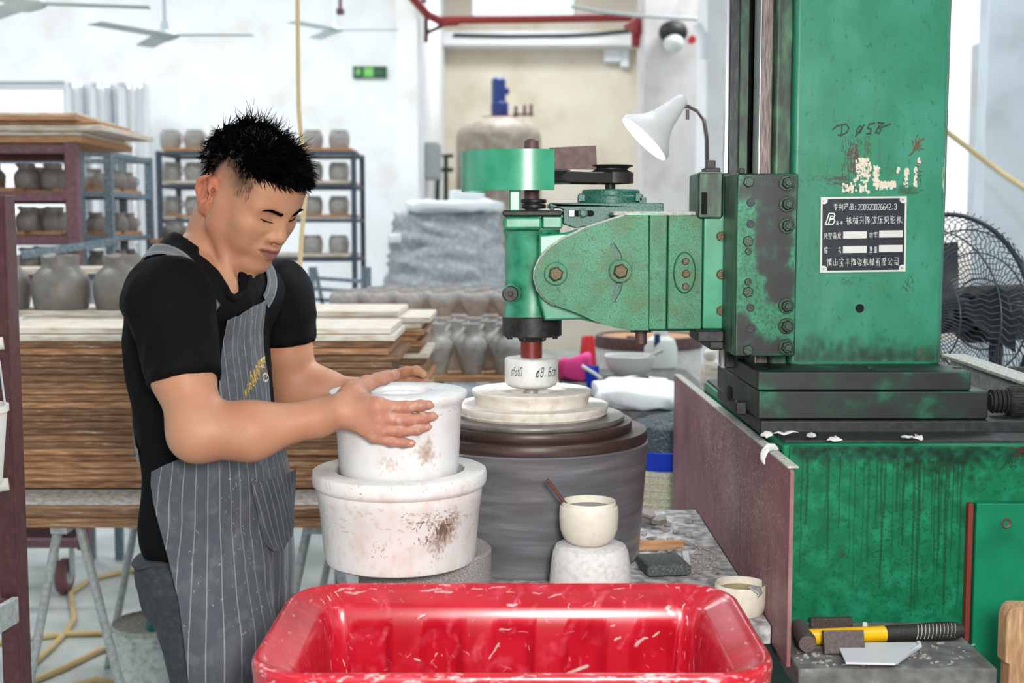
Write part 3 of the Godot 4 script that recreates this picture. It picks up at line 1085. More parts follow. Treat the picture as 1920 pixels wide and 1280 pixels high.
func pedestal_picture() -> Image:
	var w := 1024
	var h := 768
	var im := patchy(w, h, Color(0.030, 0.405, 0.265), [
		[0.008, 3, 0.45, 0.8, Color(0.10, 0.50, 0.36, 0.7)], [0.012, 4, 0.5, 0.8, Color(0.02, 0.33, 0.21, 0.6)], [0.05, 4, 0.66, 0.8, Color(0.05, 0.24, 0.16, 0.5)]], 21)
	var g := RandomNumberGenerator.new()
	g.seed = 8
	var q := func(x: float, y: float) -> Vector2: return Vector2((x - 1480.0) / 512.0 * w, (y - 832.0) / 384.0 * h)
	for k in 420:
		dab(im, q.call(g.randf_range(1480, 1992), 832 + absf(g.randfn(0, 16))), g.randf_range(6, 26), Color(0.06, 0.09, 0.08, 0.25), 0.1)
	for k in 160:
		dab(im, q.call(g.randfn(1760, 40), 850 + absf(g.randfn(0, 24))), g.randf_range(6, 20), Color(0.05, 0.09, 0.07, 0.22), 0.1)
	# oil runs
	for x in [1502, 1512, 1547, 1551, 1572, 1592, 1600, 1616, 1624, 1640, 1648, 1655, 1668, 1676, 1682, 1690, 1708, 1714, 1718, 1726, 1742, 1748, 1754, 1760, 1766, 1772, 1780, 1788, 1796]:
		var y := 846.0 + g.randf() * 20.0
		var y2: float = lerpf(930.0, 1150.0, g.randf()) if x > 1590 else lerpf(880.0, 1090.0, g.randf())
		var xx: float = x
		var wd := g.randf_range(2.0, 6.0)
		var al := g.randf_range(0.35, 0.75)
		while y < y2:
			var nx: float = xx + g.randf_range(-0.7, 0.7)
			line(im, q.call(xx, y), q.call(nx, y + 9), wd, Color(0.09, 0.20, 0.10, al * (1.0 - 0.6 * (y - 846.0) / 310.0)), 0.2)
			xx = nx
			y += 9
	flecks(im, Rect2(q.call(1640, 940), Vector2(240, 420)), 160, Vector2(1.5, 4.0), Color(0.06, 0.18, 0.10, 0.7), g)
	flecks(im, Rect2(q.call(1500, 860), Vector2(600, 560)), 90, Vector2(1.0, 2.4), Color(0.05, 0.16, 0.11, 0.7), g)
	flecks(im, Rect2(q.call(1570, 1030), Vector2(26, 24)), 8, Vector2(2.0, 5.0), Color(0.30, 0.20, 0.10, 0.8), g)
	flecks(im, Rect2(q.call(1880, 834), Vector2(220, 36)), 60, Vector2(4.0, 10.0), Color(0.30, 0.14, 0.11, 0.9), g, Vector2(1, 0.1))
	flecks(im, Rect2(q.call(1860, 845), Vector2(240, 60)), 50, Vector2(3.0, 8.0), Color(0.05, 0.22, 0.14, 0.8), g)
	flecks(im, Rect2(0, 0, w, h), 60, Vector2(0.7, 1.4), Color(0.35, 0.6, 0.48, 0.7), g)
	return im


func rust_green_picture() -> Image:   # spray of rust over pale green, for the arm's cover plates
	var im := patchy(640, 420, Color(0.17, 0.54, 0.40), [
		[0.007, 3, 0.50, 0.85, Color(0.25, 0.60, 0.47, 0.6)], [0.008, 3, 0.48, 0.80, Color(0.30, 0.38, 0.17, 0.45)], [0.010, 3, 0.56, 0.8, Color(0.09, 0.45, 0.31, 0.6)],
		[0.16, 3, 0.58, 0.70, Color(0.30, 0.27, 0.12, 0.75)], [0.22, 2, 0.66, 0.78, Color(0.22, 0.20, 0.12, 0.6)], [0.03, 5, 0.78, 0.85, Color(0.13, 0.24, 0.16, 0.6)]], 31)
	return im


func noise_normal() -> NoiseTexture2D:
	if M.has("bumps"): return M.bumps
	var t := noise_tex(0.03, [[0.0, Color.BLACK], [1.0, Color.WHITE]], 4, 9, 512)
	t.color_ramp = null
	t.as_normal_map = true
	t.bump_strength = 3.0
	M["bumps"] = t
	return t


func nameplate_picture() -> Image:
	var w := 1040
	var h := 920
	var im := patchy(w, h, Color(0.125, 0.145, 0.175), [[0.01, 4, 0.55, 0.85, Color(0.24, 0.26, 0.28, 0.45)], [0.08, 3, 0.76, 0.85, Color(0.42, 0.42, 0.42, 0.4)]], 40)
	var c := Color(0.86, 0.86, 0.84)
	var b := 22
	for r in [Rect2i(0, 0, w, b), Rect2i(0, h - b, w, b), Rect2i(0, 0, b, h), Rect2i(w - b, 0, b, h)]:
		im.fill_rect(r, Color(0.80, 0.80, 0.77))
	for p in [Vector2(40, 40), Vector2(w - 40, 40), Vector2(40, h - 40), Vector2(w - 40, h - 40)]:
		dab(im, p, 46, Color(0.80, 0.80, 0.77), 0.95)
	write(im, "专利产品", Vector2(152, 76), Vector2(58, 86), 64, 3.6, c)
	write(im, ":", Vector2(402, 86), Vector2(44, 76), 44, 6.0, c)
	write(im, "200920026642.3", Vector2(446, 82), Vector2(42, 78), 33.6, 4.0, c)
	for s in [[60, 330, 104, 198], [104, 198, 160, 198], [160, 198, 172, 222], [172, 222, 156, 258], [156, 258, 128, 264], [156, 258, 172, 290], [172, 290, 150, 330], [150, 330, 60, 330], [98, 318, 124, 232], [124, 232, 146, 232], [112, 268, 140, 268]]:
		line(im, Vector2(s[0], s[1]), Vector2(s[2], s[3]), 8.0, c, 0.7)
	write(im, "宝丰", Vector2(182, 288), Vector2(42, 48), 50, 2.8, c)
	write(im, "机械升降滚压成形机", Vector2(314, 228), Vector2(64, 104), 76, 3.8, c)
	write(im, "成型高度", Vector2(42, 428), Vector2(46, 80), 55, 3.2, c)
	write(im, "功率", Vector2(590, 428), Vector2(48, 76), 56, 3.2, c)
	write(im, "编", Vector2(40, 604), Vector2(50, 78), 56, 3.2, c)
	write(im, "号", Vector2(212, 604), Vector2(48, 78), 56, 3.2, c)
	write(im, "重量", Vector2(590, 604), Vector2(48, 78), 56, 3.2, c)
	for r in [Rect2i(276, 420, 288, 86), Rect2i(712, 414, 288, 86), Rect2i(276, 598, 288, 86), Rect2i(712, 592, 288, 86)]:
		im.fill_rect(r, Color(0.80, 0.80, 0.78))
	write(im, "博山宝丰陶瓷机械有限公司", Vector2(80, 738), Vector2(60, 104), 74, 3.8, c)
	return im


func nut(parent: Node3D, px: float, py: float, d: float, rw: float, rh: float, hh: float, m: Material, stud := 0.0) -> void:
	var mb := MB.new()
	var p := at(px, py, d)
	if rw > 0.0: mb.cyl(p, p + Vector3(0, 0, 0.004), px_m(rw, d), -1, 24, 0.001)
	mb.hex(p + Vector3(0, 0, 0.003 if rw > 0.0 else 0.0), Vector3(0, 0, 1), px_m(rh, d), hh)
	if stud > 0.0: mb.cyl(p, p + Vector3(0, 0, hh + stud), px_m(rh * 0.55, d), -1, 14, 0.001)
	part("bolt", mb, m, parent)


func socket_screw(parent: Node3D, px: float, py: float, d: float, r: float, m: Material) -> void:
	var mb := MB.new()
	var keep := Transform3D(Basis(Vector3(1, 0, 0), PI / 2), at(px, py, d))
	var q := px_m(r, d)
	mb.xf = keep
	mb.lathe([Vector2(0, 0), Vector2(q, 0), Vector2(q, 0.006), Vector2(q * 0.86, 0.0075), Vector2(q * 0.5, 0.0075), Vector2(q * 0.45, 0.003), Vector2(0, 0.003)], 20)
	part("screw", mb, m, parent)


func machine() -> void:
	var t := thing("forming_machine", "tall green roller forming machine with column, arm and spindle", "machine", Vector3(0.9, 0, -2.5))
	var mb := MB.new()
	mat_plain("hole_black", Color(0.015, 0.02, 0.02), 0.9)
	# ---- pedestal, door, foot ledge
	var pl := 0.447
	var top := at(1600, 832, 2.05).y
	var foot := at(1600, 1166, 2.05).y
	var tl := at(1480, 832, 2.05)
	var br := at(1992, 1216, 2.05)
	var ped := MB.new()
	ped.box(Vector3((pl + 1.75) / 2, top / 2, -2.475), Vector3(1.75 - pl, top, 0.85), 0.006)
	var pedestal := part("pedestal", ped, M.green_pedestal, t)
	mb = MB.new()
	mb.box(Vector3((maxf(tl.x, pl + 0.004) + br.x) / 2, (tl.y - 0.002 + br.y) / 2, -2.05), Vector3(br.x - maxf(tl.x, pl + 0.004), tl.y - 0.004 - br.y, 0.006), 0.001)
	var pmt := tex_mat("pedestal_paint", pedestal_picture(), 0.45)
	pmt.metallic_specular = 0.35
	M.green_pedestal.metallic_specular = 0.35
	part("front_panel", mb, pmt, t)
	mb = MB.new()
	mb.box(Vector3((pl + 1.75) / 2, top + 0.002, -2.475), Vector3(1.75 - pl - 0.012, 0.006, 0.83), 0.002)
	part("top_plate", mb, M.grime, t, "grimy black top of the pedestal")
	mb = MB.new()
	slab(mb, 1812, 944, 1823, 1205, 2.034, 2.05, 0.002)
	part("door_edge", mb, M.red_oxide, t, "brown painted strip left of the door")
	var door := MB.new()
	slab(door, 1823, 943, 2150, 1420, 2.030, 2.05, 0.003)
	var dr := part("door", door, M.green_pedestal, t, "plain green access door")
	mb = MB.new()
	var k := at(1887, 981, 2.030)
	mb.xf = Transform3D(Basis(Vector3(1, 0, 0), PI / 2), k)
	mb.lathe([Vector2(0, -0.004), Vector2(0.0045, -0.004), Vector2(0.0045, 0.0), Vector2(0.0075, 0.002), Vector2(0.009, 0.0), Vector2(0.009, -0.003), Vector2(0, -0.003)], 18)
	part("keyhole", mb, M.rust_brown, dr)
	mb = MB.new()
	var lr := at_y(1815, 1200, foot).x
	mb.box(Vector3((0.43 + lr) / 2, foot - 0.02, -1.955), Vector3(lr - 0.43, 0.04, 0.25), 0.004)
	var ledge := part("foot_ledge", mb, M.dusty_top, t, "grey dusty ledge at the foot of the pedestal")
	mb = MB.new()
	mb.box(Vector3((0.432 + lr) / 2, foot - 0.04 - (foot - 0.04) / 2, -1.945), Vector3(lr - 0.44, foot - 0.04, 0.21), 0.004)
	part("foot_panel", mb, M.green_teal, t)
	# ---- stepped slide base
	mb = MB.new()
	slab(mb, 1420, 696, 1822, 733, 2.150, 2.56, 0.004)
	var base := part("base_block", mb, M.grime_green, t, "oil blackened upper base block")
	mb = MB.new()
	slab(mb, 1421, 733, 1854, 787, 2.148, 2.58, 0.004)
	part("base_block", mb, M.grime_green, t, "oil blackened lower base block")
	mb = MB.new()
	slab(mb, 1425, 788, 2150, 817, 2.145, 2.60, 0.004)
	part("base_plate", mb, M.grime, t)
	mb = MB.new()
	var sq := at(1372, 737, 2.42)
	mb.box(Vector3(at(1420, 715, 2.15).x - 0.001, sq.y, -2.42), Vector3(0.006, 0.028, 0.028), 0.002)
	part("side_slot", mb, M.hole_black, base)
	mb = MB.new()
	mb.box(Vector3(at(1420, 715, 2.15).x - 0.006, at(1399, 764, 2.27).y, -2.27), Vector3(0.022, 0.026, 0.022), 0.004)
	part("side_stud", mb, M.black_iron, base)
	for p in [[1430, 692], [1630, 690], [1795, 691]]:
		mb = MB.new()
		mb.cyl(at(p[0], p[1] + 4, 2.2), at(p[0], p[1] - 4, 2.2), 0.009, -1, 16, 0.002)
		part("stud", mb, M.bolt_dark, base)
	# ---- adjusting screw at the right
	mb = MB.new()
	var s0 := at(1854, 751, 2.2)
	var s1 := at(1890, 751, 2.2)
	mb.cyl(s0, s1, 0.014, -1, 20)
	for i in 4:
		var x := lerpf(s0.x + 0.006, s1.x - 0.004, i / 3.0)
		var kq := MB.new()
		mb.xf = Transform3D(Basis(Vector3(0, 0, 1), PI / 2), Vector3(x, s0.y, s0.z))
		mb.lathe([Vector2(0.012, -0.0035), Vector2(0.020, -0.003), Vector2(0.0225, 0), Vector2(0.020, 0.003), Vector2(0.012, 0.0035)], 28)
		mb.xf = Transform3D()
	part("adjusting_screw", mb, M.black_iron, t)
	mb = MB.new()
	var kn := at(1887, 751, 2.2)
	mb.cyl(kn, kn + Vector3(0.03, 0, 0), 0.0265, -1, 32, 0.003)
	for i in 32:
		var a := TAU * i / 32
		mb.box(kn + Vector3(0.015, cos(a) * 0.0265, sin(a) * 0.0265), Vector3(0.022, 0.003, 0.003), 0.0008, Basis(Vector3(1, 0, 0), a))
	part("knurled_nut", mb, M.black_iron, t)
	mb = MB.new()
	var b0 := at(1786, 690, 2.56)
	var b1 := at(1960, 752, 2.17)
	mb.box((b0 + b1) / 2, Vector3(0.012, 0.06, b0.distance_to(b1)), 0.002, Basis.looking_at((b1 - b0).normalized()))
	var bar := part("angle_bar", mb, M.galvanised, t, "grey angle bar running past the column foot")
	mb = MB.new()
	mb.box((b0 + b1) / 2 + Vector3(0.0, 0.026, 0.0), Vector3(0.05, 0.008, b0.distance_to(b1)), 0.002, Basis.looking_at((b1 - b0).normalized()))
	part("flange", mb, M.pale_dust, bar)
	mb = MB.new()
	mb.cyl(at(1868, 700, 2.62), at(1960, 702, 2.62), 0.0125, -1, 20, 0.002)
	mb.cyl(at(1890, 700.5, 2.62), at(1960, 702, 2.62), 0.016, -1, 20, 0.002)
	part("pipe_end", mb, M.black_iron, t)
	# ---- column
	mb = MB.new()
	slab(mb, 1487, -330, 1783, 690, 2.26, 2.70, 0.012)
	var col := part("column", mb, tex_mat("column_paint", column_picture(), 0.42), t, "tall green painted column with a peeled label")
	var cm: StandardMaterial3D = M.column_paint
	cm.normal_enabled = true
	cm.normal_texture = noise_normal()
	cm.normal_scale = 0.08
	mb = MB.new()
	mb.xf = Transform3D(Basis(Vector3(1, 0, 0), PI / 2), at(1612, 578, 2.26))
	mb.lathe([Vector2(0, 0.0005), Vector2(0.006, 0.0005), Vector2(0.0075, 0.0012), Vector2(0.008, 0)], 18)
	part("bolt_hole", mb, M.hole_black, col)
	mb = MB.new()
	slab(mb, 1450, -330, 1492, 690, 2.275, 2.66, 0.01)
	part("column_edge", mb, M.green_dark, t, "rough oil stained edge of the column")
	mb = MB.new()
	slab(mb, 1426, -330, 1452, 690, 2.29, 2.33, 0.002)
	part("slide_way", mb, M.rail_steel, t)
	mb = MB.new()
	slab(mb, 1424, -330, 1427, 690, 2.288, 2.345, 0.001)
	part("slide_way_face", mb, M.bright_steel, t)
	mb = MB.new()
	slab(mb, 1404, -330, 1462, 690, 2.41, 2.43, 0.001)
	part("slide_recess", mb, M.hole_black, t)
	mb = MB.new()
	slab(mb, 1386, -330, 1405, 690, 2.36, 2.42, 0.003)
	part("slide_backing", mb, M.green_dark, t)
	mb = MB.new()
	slab(mb, 1367, -330, 1388, 690, 2.37, 2.42, 0.003)
	part("slide_way", mb, mat_noise("way_dark", 0.03, [[0.0, Color(0.10, 0.12, 0.13)], [0.6, Color(0.18, 0.20, 0.21)], [1.0, Color(0.30, 0.32, 0.31)]], 0.2, 0.4, 0.4, 4, Vector3(3, 0.3, 3)), t)
	mb = MB.new()
	slab(mb, 1360, -330, 1369, 690, 2.38, 2.40, 0.001)
	part("slide_way_face", mb, M.bright_steel, t)
	# ---- name plate
	mb = MB.new()
	var n0 := at(1618, 439.5, 2.26)
	mb.box(n0 + Vector3(0, 0, 0.0012), Vector3(px_m(160, 2.26), px_m(140, 2.26), 0.0024), 0.0, Basis(Vector3(0, 0, 1), 0.012))
	var plate := part("nameplate", mb, tex_mat("nameplate_print", nameplate_picture(), 0.35, 0.2), t, "black metal nameplate with white Chinese lettering")
	for p in [[1543.5, 377], [1691.5, 374], [1543.5, 504], [1690, 502.5]]:
		mb = MB.new()
		mb.cyl(at(p[0], p[1], 2.26), at(p[0], p[1], 2.26) + Vector3(0, 0, 0.0042), 0.0026, 0.0018, 12)
		part("rivet", mb, M.bright_steel, plate)
	# ---- carriage on the slide ways
	mb = MB.new()
	slab(mb, 1380, 325, 1494, 668, 2.17, 2.30, 0.003)
	var car := part("carriage_plate", mb, tex_mat("carriage_paint", carriage_picture(), 0.42, 0.15), t, "blackened green clamp plate with rows of bolts")
	mb = MB.new()
	slab(mb, 1378.5, 324, 1384, 666, 2.173, 2.298, 0.001)
	part("carriage_side", mb, M.green_dark, t)
	mb = MB.new()
	slab(mb, 1309, 322, 1356, 410, 2.30, 2.42, 0.004)
	slab(mb, 1354, 324, 1374, 410, 2.305, 2.40, 0.004)
	part("clamp_block", mb, M.green_dark, t)
	mb = MB.new()
	slab(mb, 1316, 360, 1326, 402, 2.294, 2.31, 0.001)
	part("clamp_slot", mb, M.hole_black, t)
	mb = MB.new()
	slab(mb, 1325, 300, 1342, 316, 2.33, 2.35, 0.002)
	slab(mb, 1321, 314, 1351, 323, 2.32, 2.36, 0.002)
	part("clamp_bolt", mb, M.black_iron, t)
	mb = MB.new()
	slab(mb, 1386, 315, 1397, 326, 2.19, 2.22, 0.002)
	part("top_stud", mb, M.black_iron, car)
	mb = MB.new()
	slab(mb, 1308, 620, 1358, 642, 2.27, 2.38, 0.003)
	slab(mb, 1330, 640, 1358, 656, 2.27, 2.38, 0.003)
	part("lower_bracket", mb, M.black_iron, t)
	for p in [[1475, 343], [1475, 383], [1475, 423], [1474, 573], [1474, 611], [1474, 650]]:
		nut(car, p[0], p[1], 2.17, 15, 11.5, 0.011, M.bolt_dark, 0.008)
	for p in [[1403, 341], [1402, 452], [1402, 547], [1402, 656]]:
		nut(car, p[0], p[1], 2.17, 0, 10.5, 0.007, M.bolt_dark)
	for p in [[1407, 380], [1407, 420], [1407, 577], [1407, 616]]:
		mb = MB.new()
		mb.cyl(at(p[0], p[1], 2.171), at(p[0], p[1], 2.171) + Vector3(0, 0, 0.0025), px_m(7.5, 2.17), -1, 20, 0.0008)
		part("plug", mb, M.grime, car)
	for p in [[1403, 471], [1402, 528]]:
		socket_screw(car, p[0], p[1], 2.171, 6.5, M.bolt_dark)
	arm(t)


func carriage_picture() -> Image:
	var w := 256
	var h := 768
	var im := patchy(w, h, Color(0.085, 0.40, 0.285), [[0.012, 4, 0.40, 0.75, Color(0.15, 0.52, 0.38, 0.6)], [0.05, 4, 0.55, 0.75, Color(0.06, 0.22, 0.16, 0.6)]], 51)
	var g := RandomNumberGenerator.new()
	g.seed = 4
	var black := Color(0.065, 0.072, 0.08, 0.5)
	for k in 1000:
		var x := g.randf_range(0, 110)
		var y := g.randf_range(-10, 345)
		var dark := 0.0
		if y < 60 : dark = 0.9 if x > 26 else 0.4
		if y > 50 and y < 240 and x > 40 and x < 100 and y < 150 + x * 0.7: dark = 0.9
		if y > 250 and y < 345 and x < 70 and y > 345 - (80 - x) * 1.2: dark = 1.0
		if y > 315: dark = 0.9
		if x > 60 and y > 170 and y < 240: dark = maxf(dark, 0.75)
		if g.randf() < dark:
			dab(im, Vector2(x / 114.0 * w, y / 343.0 * h), g.randf_range(14, 40), black, 0.1)
	flecks(im, Rect2(0, 0, w, h), 150, Vector2(1.0, 4.0), Color(0.05, 0.10, 0.08, 0.7), g)
	flecks(im, Rect2(0, 0, w, h), 50, Vector2(0.6, 1.6), Color(0.45, 0.55, 0.50, 0.6), g)
	return im


func arm(t: Node3D) -> void:
	var mb := MB.new()
	# body behind the cover plates
	var body := poly_at([1362, 404, 1362, 616, 1250, 618, 1180, 616, 1130, 606, 1085, 596, 1020, 598, 1010, 560, 1010, 440, 1060, 436, 1120, 420, 1170, 405], 2.40)
	mb.prism(body, -2.56, -2.36, 0.004)
	part("arm_body", mb, M.green_light, t)
	var paint := tex_mat("arm_paint", rust_green_picture(), 0.5)
	paint.uv1_triplanar = true
	paint.uv1_world_triplanar = true
	paint.uv1_scale = Vector3(2.6, 3.6, 2.6)
	# rounded cover plate with a curved slot
	var outline := PackedVector2Array()
	for p in [[1216, 403], [1172, 404], [1150, 411], [1100, 427], [1055, 449], [1030, 466], [1014, 484], [1004, 505], [1003, 522], [1009, 543], [1022, 560], [1040, 572], [1080, 586], [1120, 604], [1150, 614], [1180, 619], [1216, 619]]:
		var q := at(p[0], p[1], 2.315)
		outline.push_back(Vector2(q.x, q.y))
	var slot := PackedVector2Array()
	var mid := [[1150, 463], [1157, 476], [1161, 492], [1162, 510], [1161, 528], [1157, 545], [1150, 560]]
	for side in 2:
		for i in mid.size():
			var j: int = i if side == 0 else mid.size() - 1 - i
			var a: Array = mid[maxi(j - 1, 0)]
			var b: Array = mid[mini(j + 1, mid.size() - 1)]
			var dir := Vector2(b[0] - a[0], b[1] - a[1]).normalized()
			var nn := Vector2(-dir.y, dir.x) * (7.0 if side == 0 else -7.0)
			var e := dir * (6.0 if j == mid.size() - 1 else (-6.0 if j == 0 else 0.0))
			var q := at(mid[j][0] + nn.x * (0.7 if e != Vector2.ZERO else 1.0) + e.x, mid[j][1] + nn.y * (0.7 if e != Vector2.ZERO else 1.0) + e.y, 2.315)
			slot.push_back(Vector2(q.x, q.y))
	var cx := at(1161, 510, 2.315).x
	mb = MB.new()
	for half in [PackedVector2Array([Vector2(-2, -2), Vector2(cx, -2), Vector2(cx, 4), Vector2(-2, 4)]), PackedVector2Array([Vector2(cx, -2), Vector2(4, -2), Vector2(4, 4), Vector2(cx, 4)])]:
		for piece in Geometry2D.intersect_polygons(outline, half):
			for bit in Geometry2D.clip_polygons(piece, slot):
				mb.prism(bit, -2.37, -2.315)
	var cover := part("cover_plate", mb, paint, t, "rounded rust speckled cover plate with a curved slot")
	mb = MB.new()
	mb.prism(slot, -2.40, -2.328)
	part("slot_floor", mb, M.green_teal, cover)
	mb = MB.new()   # bright worn rim along the upper edge
	var rim := []
	for i in range(1, 12):
		rim.push_back(Vector3(outline[i].x, outline[i].y, -2.332))
	mb.tube(rim, [0.0035], 8)
	part("worn_rim", mb, M.pale_dust, cover)
	for p in [[1042, 513, 22, 14], [1163, 508, 22, 14]]:
		mb = MB.new()
		var c := at(p[0], p[1], 2.315)
		mb.cyl(c, c + Vector3(0, 0, 0.006), px_m(p[2], 2.315), -1, 36, 0.002)
		part("washer", mb, paint, cover)
		nut(cover, p[0], p[1], 2.309, 0, p[3], 0.016, M.bolt_rust)
	# square cover sections towards the carriage
	for r in [[1216.5, 1251, 403, 619, 2.312], [1252, 1317.5, 403, 618, 2.310], [1318.5, 1361, 402, 617, 2.306]]:
		mb = MB.new()
		slab(mb, r[0], r[2], r[1], r[3], r[4], 2.40, 0.003)
		part("cover_section", mb, paint if r[0] < 1300 else M.green_light, t)
	mb = MB.new()
	var oval := PackedVector2Array()
	var oc := at(1283, 511, 2.31)
	for i in 40:
		oval.push_back(Vector2(oc.x + cos(TAU * i / 40) * px_m(21, 2.31), oc.y + sin(TAU * i / 40) * px_m(39, 2.31)))
	mb.prism(oval, -2.32, -2.302, 0.003)
	var lid := part("oval_cover", mb, paint, t)
	for p in [[1285, 490], [1286, 513], [1285, 537]]:
		nut(lid, p[0], p[1], 2.302, 0, 7.0 if p[1] != 513 else 8.0, 0.007, M.bolt_rust)
	for p in [[1352, 443], [1352, 514], [1352, 582]]:
		socket_screw(t, p[0], p[1], 2.306, 9, M.bolt_rust)
	mb = MB.new()
	slab(mb, 1150, 396, 1362, 404, 2.33, 2.53, 0.002)
	part("top_plate", mb, M.pale_dust, t)
	mb = MB.new()
	slab(mb, 1175, 399, 1236, 404, 2.33, 2.36, 0.001)
	part("cover_rim", mb, M.green_light, t)
	mb = MB.new()
	mb.cyl(at(1202, 618, 2.4), at(1202, 646, 2.4), px_m(11, 2.4), -1, 20, 0.002)
	part("pivot_stub", mb, M.rust_brown, t)
	for p in [[1187, 620], [1216, 620]]:
		mb = MB.new()
		mb.cyl(at(p[0], 616, 2.36), at(p[0], 623, 2.36), 0.005, -1, 10)
		part("stud", mb, M.bolt_dark, t)
	# ---- teal bracket plate and motor flange on top
	mb = MB.new()
	var bp := poly_at([1056, 420, 1056, 393, 1030, 381, 1244, 387, 1244, 399, 1200, 402, 1160, 404, 1112, 421, 1080, 428], 2.44)
	mb.prism(bp, -2.47, -2.44, 0.002)
	var br := part("motor_bracket", mb, M.green_teal, t)
	mb = MB.new()
	slab(mb, 1030, 380, 1244, 389, 2.44, 2.60, 0.002)
	part("motor_plate", mb, M.green_teal, t)
	mb = MB.new()
	var so := PackedVector2Array()
	var sc := at(1090, 400, 2.44)
	for i in 20:
		var a := TAU * i / 20
		so.push_back(Vector2(sc.x + cos(a) * 0.006 + signf(cos(a)) * 0.019, sc.y + sin(a) * 0.006))
	mb.prism(so, -2.45, -2.4385)
	part("slot_mark", mb, M.hole_black, br)
	nut(br, 1093, 400, 2.4385, 9, 7.5, 0.009, M.green_teal)
	mb = MB.new()
	slab(mb, 1066, 393, 1078, 407, 2.435, 2.45, 0.002)
	part("slot_shim", mb, M.bright_steel, br)
	var ma := at(1145, 372, 2.52)
	mb = MB.new()
	mb.disc_y(Vector3(ma.x, at(1145, 384, 2.52).y, -2.52), px_m(62, 2.52), px_m(17, 2.52), 48, 0.003)
	var fl := part("motor_flange", mb, M.green_teal, t)
	mb = MB.new()
	mb.disc_y(Vector3(ma.x, at(1145, 370, 2.52).y, -2.52), px_m(54, 2.52), px_m(14, 2.52), 48, 0.003)
	part("flange_cap", mb, M.green_teal, t)
	for p in [[1091, 372], [1198, 372], [1205, 378], [1140, 378]]:
		mb = MB.new()
		slab(mb, p[0] - 7, p[1] - 9, p[0] + 7, p[1] + 6, 2.46, 2.475, 0.002)
		part("flange_lug", mb, M.green_teal, fl)
	mb = MB.new()
	mb.disc_y(at(1144, 362, 2.52), px_m(9.5, 2.52), px_m(30, 2.52), 20)
	part("motor_shaft", mb, M.black_iron, t)
	# pulleys, belt, guard
	mb = MB.new()
	var py := at(1145, 341, 2.52).y
	var s := px_m(1, 2.52)
	mb.xf = Transform3D(Basis(), Vector3(ma.x, py, -2.52))
	mb.lathe([Vector2(0, -4 * s), Vector2(22 * s, -4 * s), Vector2(24 * s, 0), Vector2(34 * s, 2 * s), Vector2(40 * s, 3 * s), Vector2(40 * s, 15 * s), Vector2(34 * s, 19 * s), Vector2(0, 19 * s)], 48)
	part("lower_pulley", mb, M.black_iron, t)
	mb = MB.new()
	mb.xf = Transform3D(Basis(), Vector3(ma.x, at(1145, 325, 2.52).y, -2.52))
	mb.lathe([Vector2(0, 0), Vector2(41 * s, 0), Vector2(42 * s, 1.2 * s), Vector2(31 * s, 6.5 * s), Vector2(31 * s, 8.5 * s), Vector2(42 * s, 13.5 * s), Vector2(41 * s, 15 * s), Vector2(0, 15 * s)], 48)
	part("upper_pulley", mb, M.black_iron, t)
	var ax := at(997, 330, 2.46)
	mb = MB.new()
	var by := at(1080, 331, 2.44).y
	for side in [-1, 1]:
		var r1 := 0.075
		var r2 := 0.042
		var p0 := Vector3(ax.x, by, -2.46 + side * r1)
		var p1 := Vector3(ma.x, by - 0.001, -2.52 + side * r2)
		mb.box((p0 + p1) / 2, Vector3(0.006, px_m(20, 2.44), p0.distance_to(p1)), 0.0015, Basis.looking_at((p1 - p0).normalized()))
	for e in [[ax, 0.075, PI / 2, PI * 1.5], [ma, 0.042, -PI / 2, PI / 2]]:
		var h := px_m(10, 2.44)
		var c: Vector3 = e[0]
		mb.xf = Transform3D(Basis(), Vector3(c.x, by, c.z))
		mb.lathe([Vector2(e[1] - 0.003, -h), Vector2(e[1] + 0.003, -h), Vector2(e[1] + 0.003, h), Vector2(e[1] - 0.003, h)], 24, e[2], e[3])
		mb.xf = Transform3D()
	part("drive_belt", mb, M.belt_black, t)
	mb = MB.new()
	mb.xf = Transform3D(Basis(), Vector3(ax.x, by - px_m(12, 2.46), -2.46))
	mb.lathe([Vector2(0, 0), Vector2(0.075, 0), Vector2(0.078, 0.004), Vector2(0.072, 0.012), Vector2(0.078, 0.022), Vector2(0.075, 0.026), Vector2(0, 0.026)], 40)
	part("spindle_pulley", mb, M.black_iron, t)
	mb = MB.new()
	mb.prism(poly_at([1030, 277, 1117, 273, 1119.5, 311, 1116, 318, 1030, 316], 2.50), -2.504, -2.498)
	part("belt_shield", mb, M.rust_brown, t)
	mb = MB.new()
	var gt := at(960, 279, 2.34).y
	var gb := at(960, 356, 2.34).y
	mb.xf = Transform3D(Basis(), Vector3(at(985, 300, 2.46).x, 0, -2.46))
	var gr := px_m(119, 2.46)
	mb.lathe([Vector2(gr - 0.004, gb), Vector2(gr, gb), Vector2(gr, gt), Vector2(gr - 0.004, gt), Vector2(gr - 0.004, gb)], 48, PI * 0.36, PI * 1.28)
	mb.xf = Transform3D()
	part("pulley_guard", mb, M.green_light, t, "bright green curved pulley guard")
	mb = MB.new()
	slab(mb, 955, 352, 976, 396, 2.37, 2.385, 0.003)
	slab(mb, 955, 352, 976, 358, 2.345, 2.385, 0.002)
	part("guard_bracket", mb, M.green_light, t)
	# ---- spindle head
	mb = MB.new()
	mb.disc_y(Vector3(ax.x, at(997, 395, 2.46).y, -2.46), px_m(14, 2.46), px_m(132, 2.46), 28, 0.004)
	part("spindle_shaft", mb, M.rust_brown, t)
	mb = MB.new()
	mb.disc_y(Vector3(ax.x + 0.004, at(997, 391, 2.46).y, -2.46), px_m(23, 2.46), px_m(9, 2.46), 28, 0.002)
	mb.disc_y(Vector3(ax.x + 0.004, at(997, 381, 2.46).y, -2.46), px_m(24, 2.46), px_m(8, 2.46), 28, 0.002)
	part("spindle_collar", mb, M.black_iron, t)
	mb = MB.new()
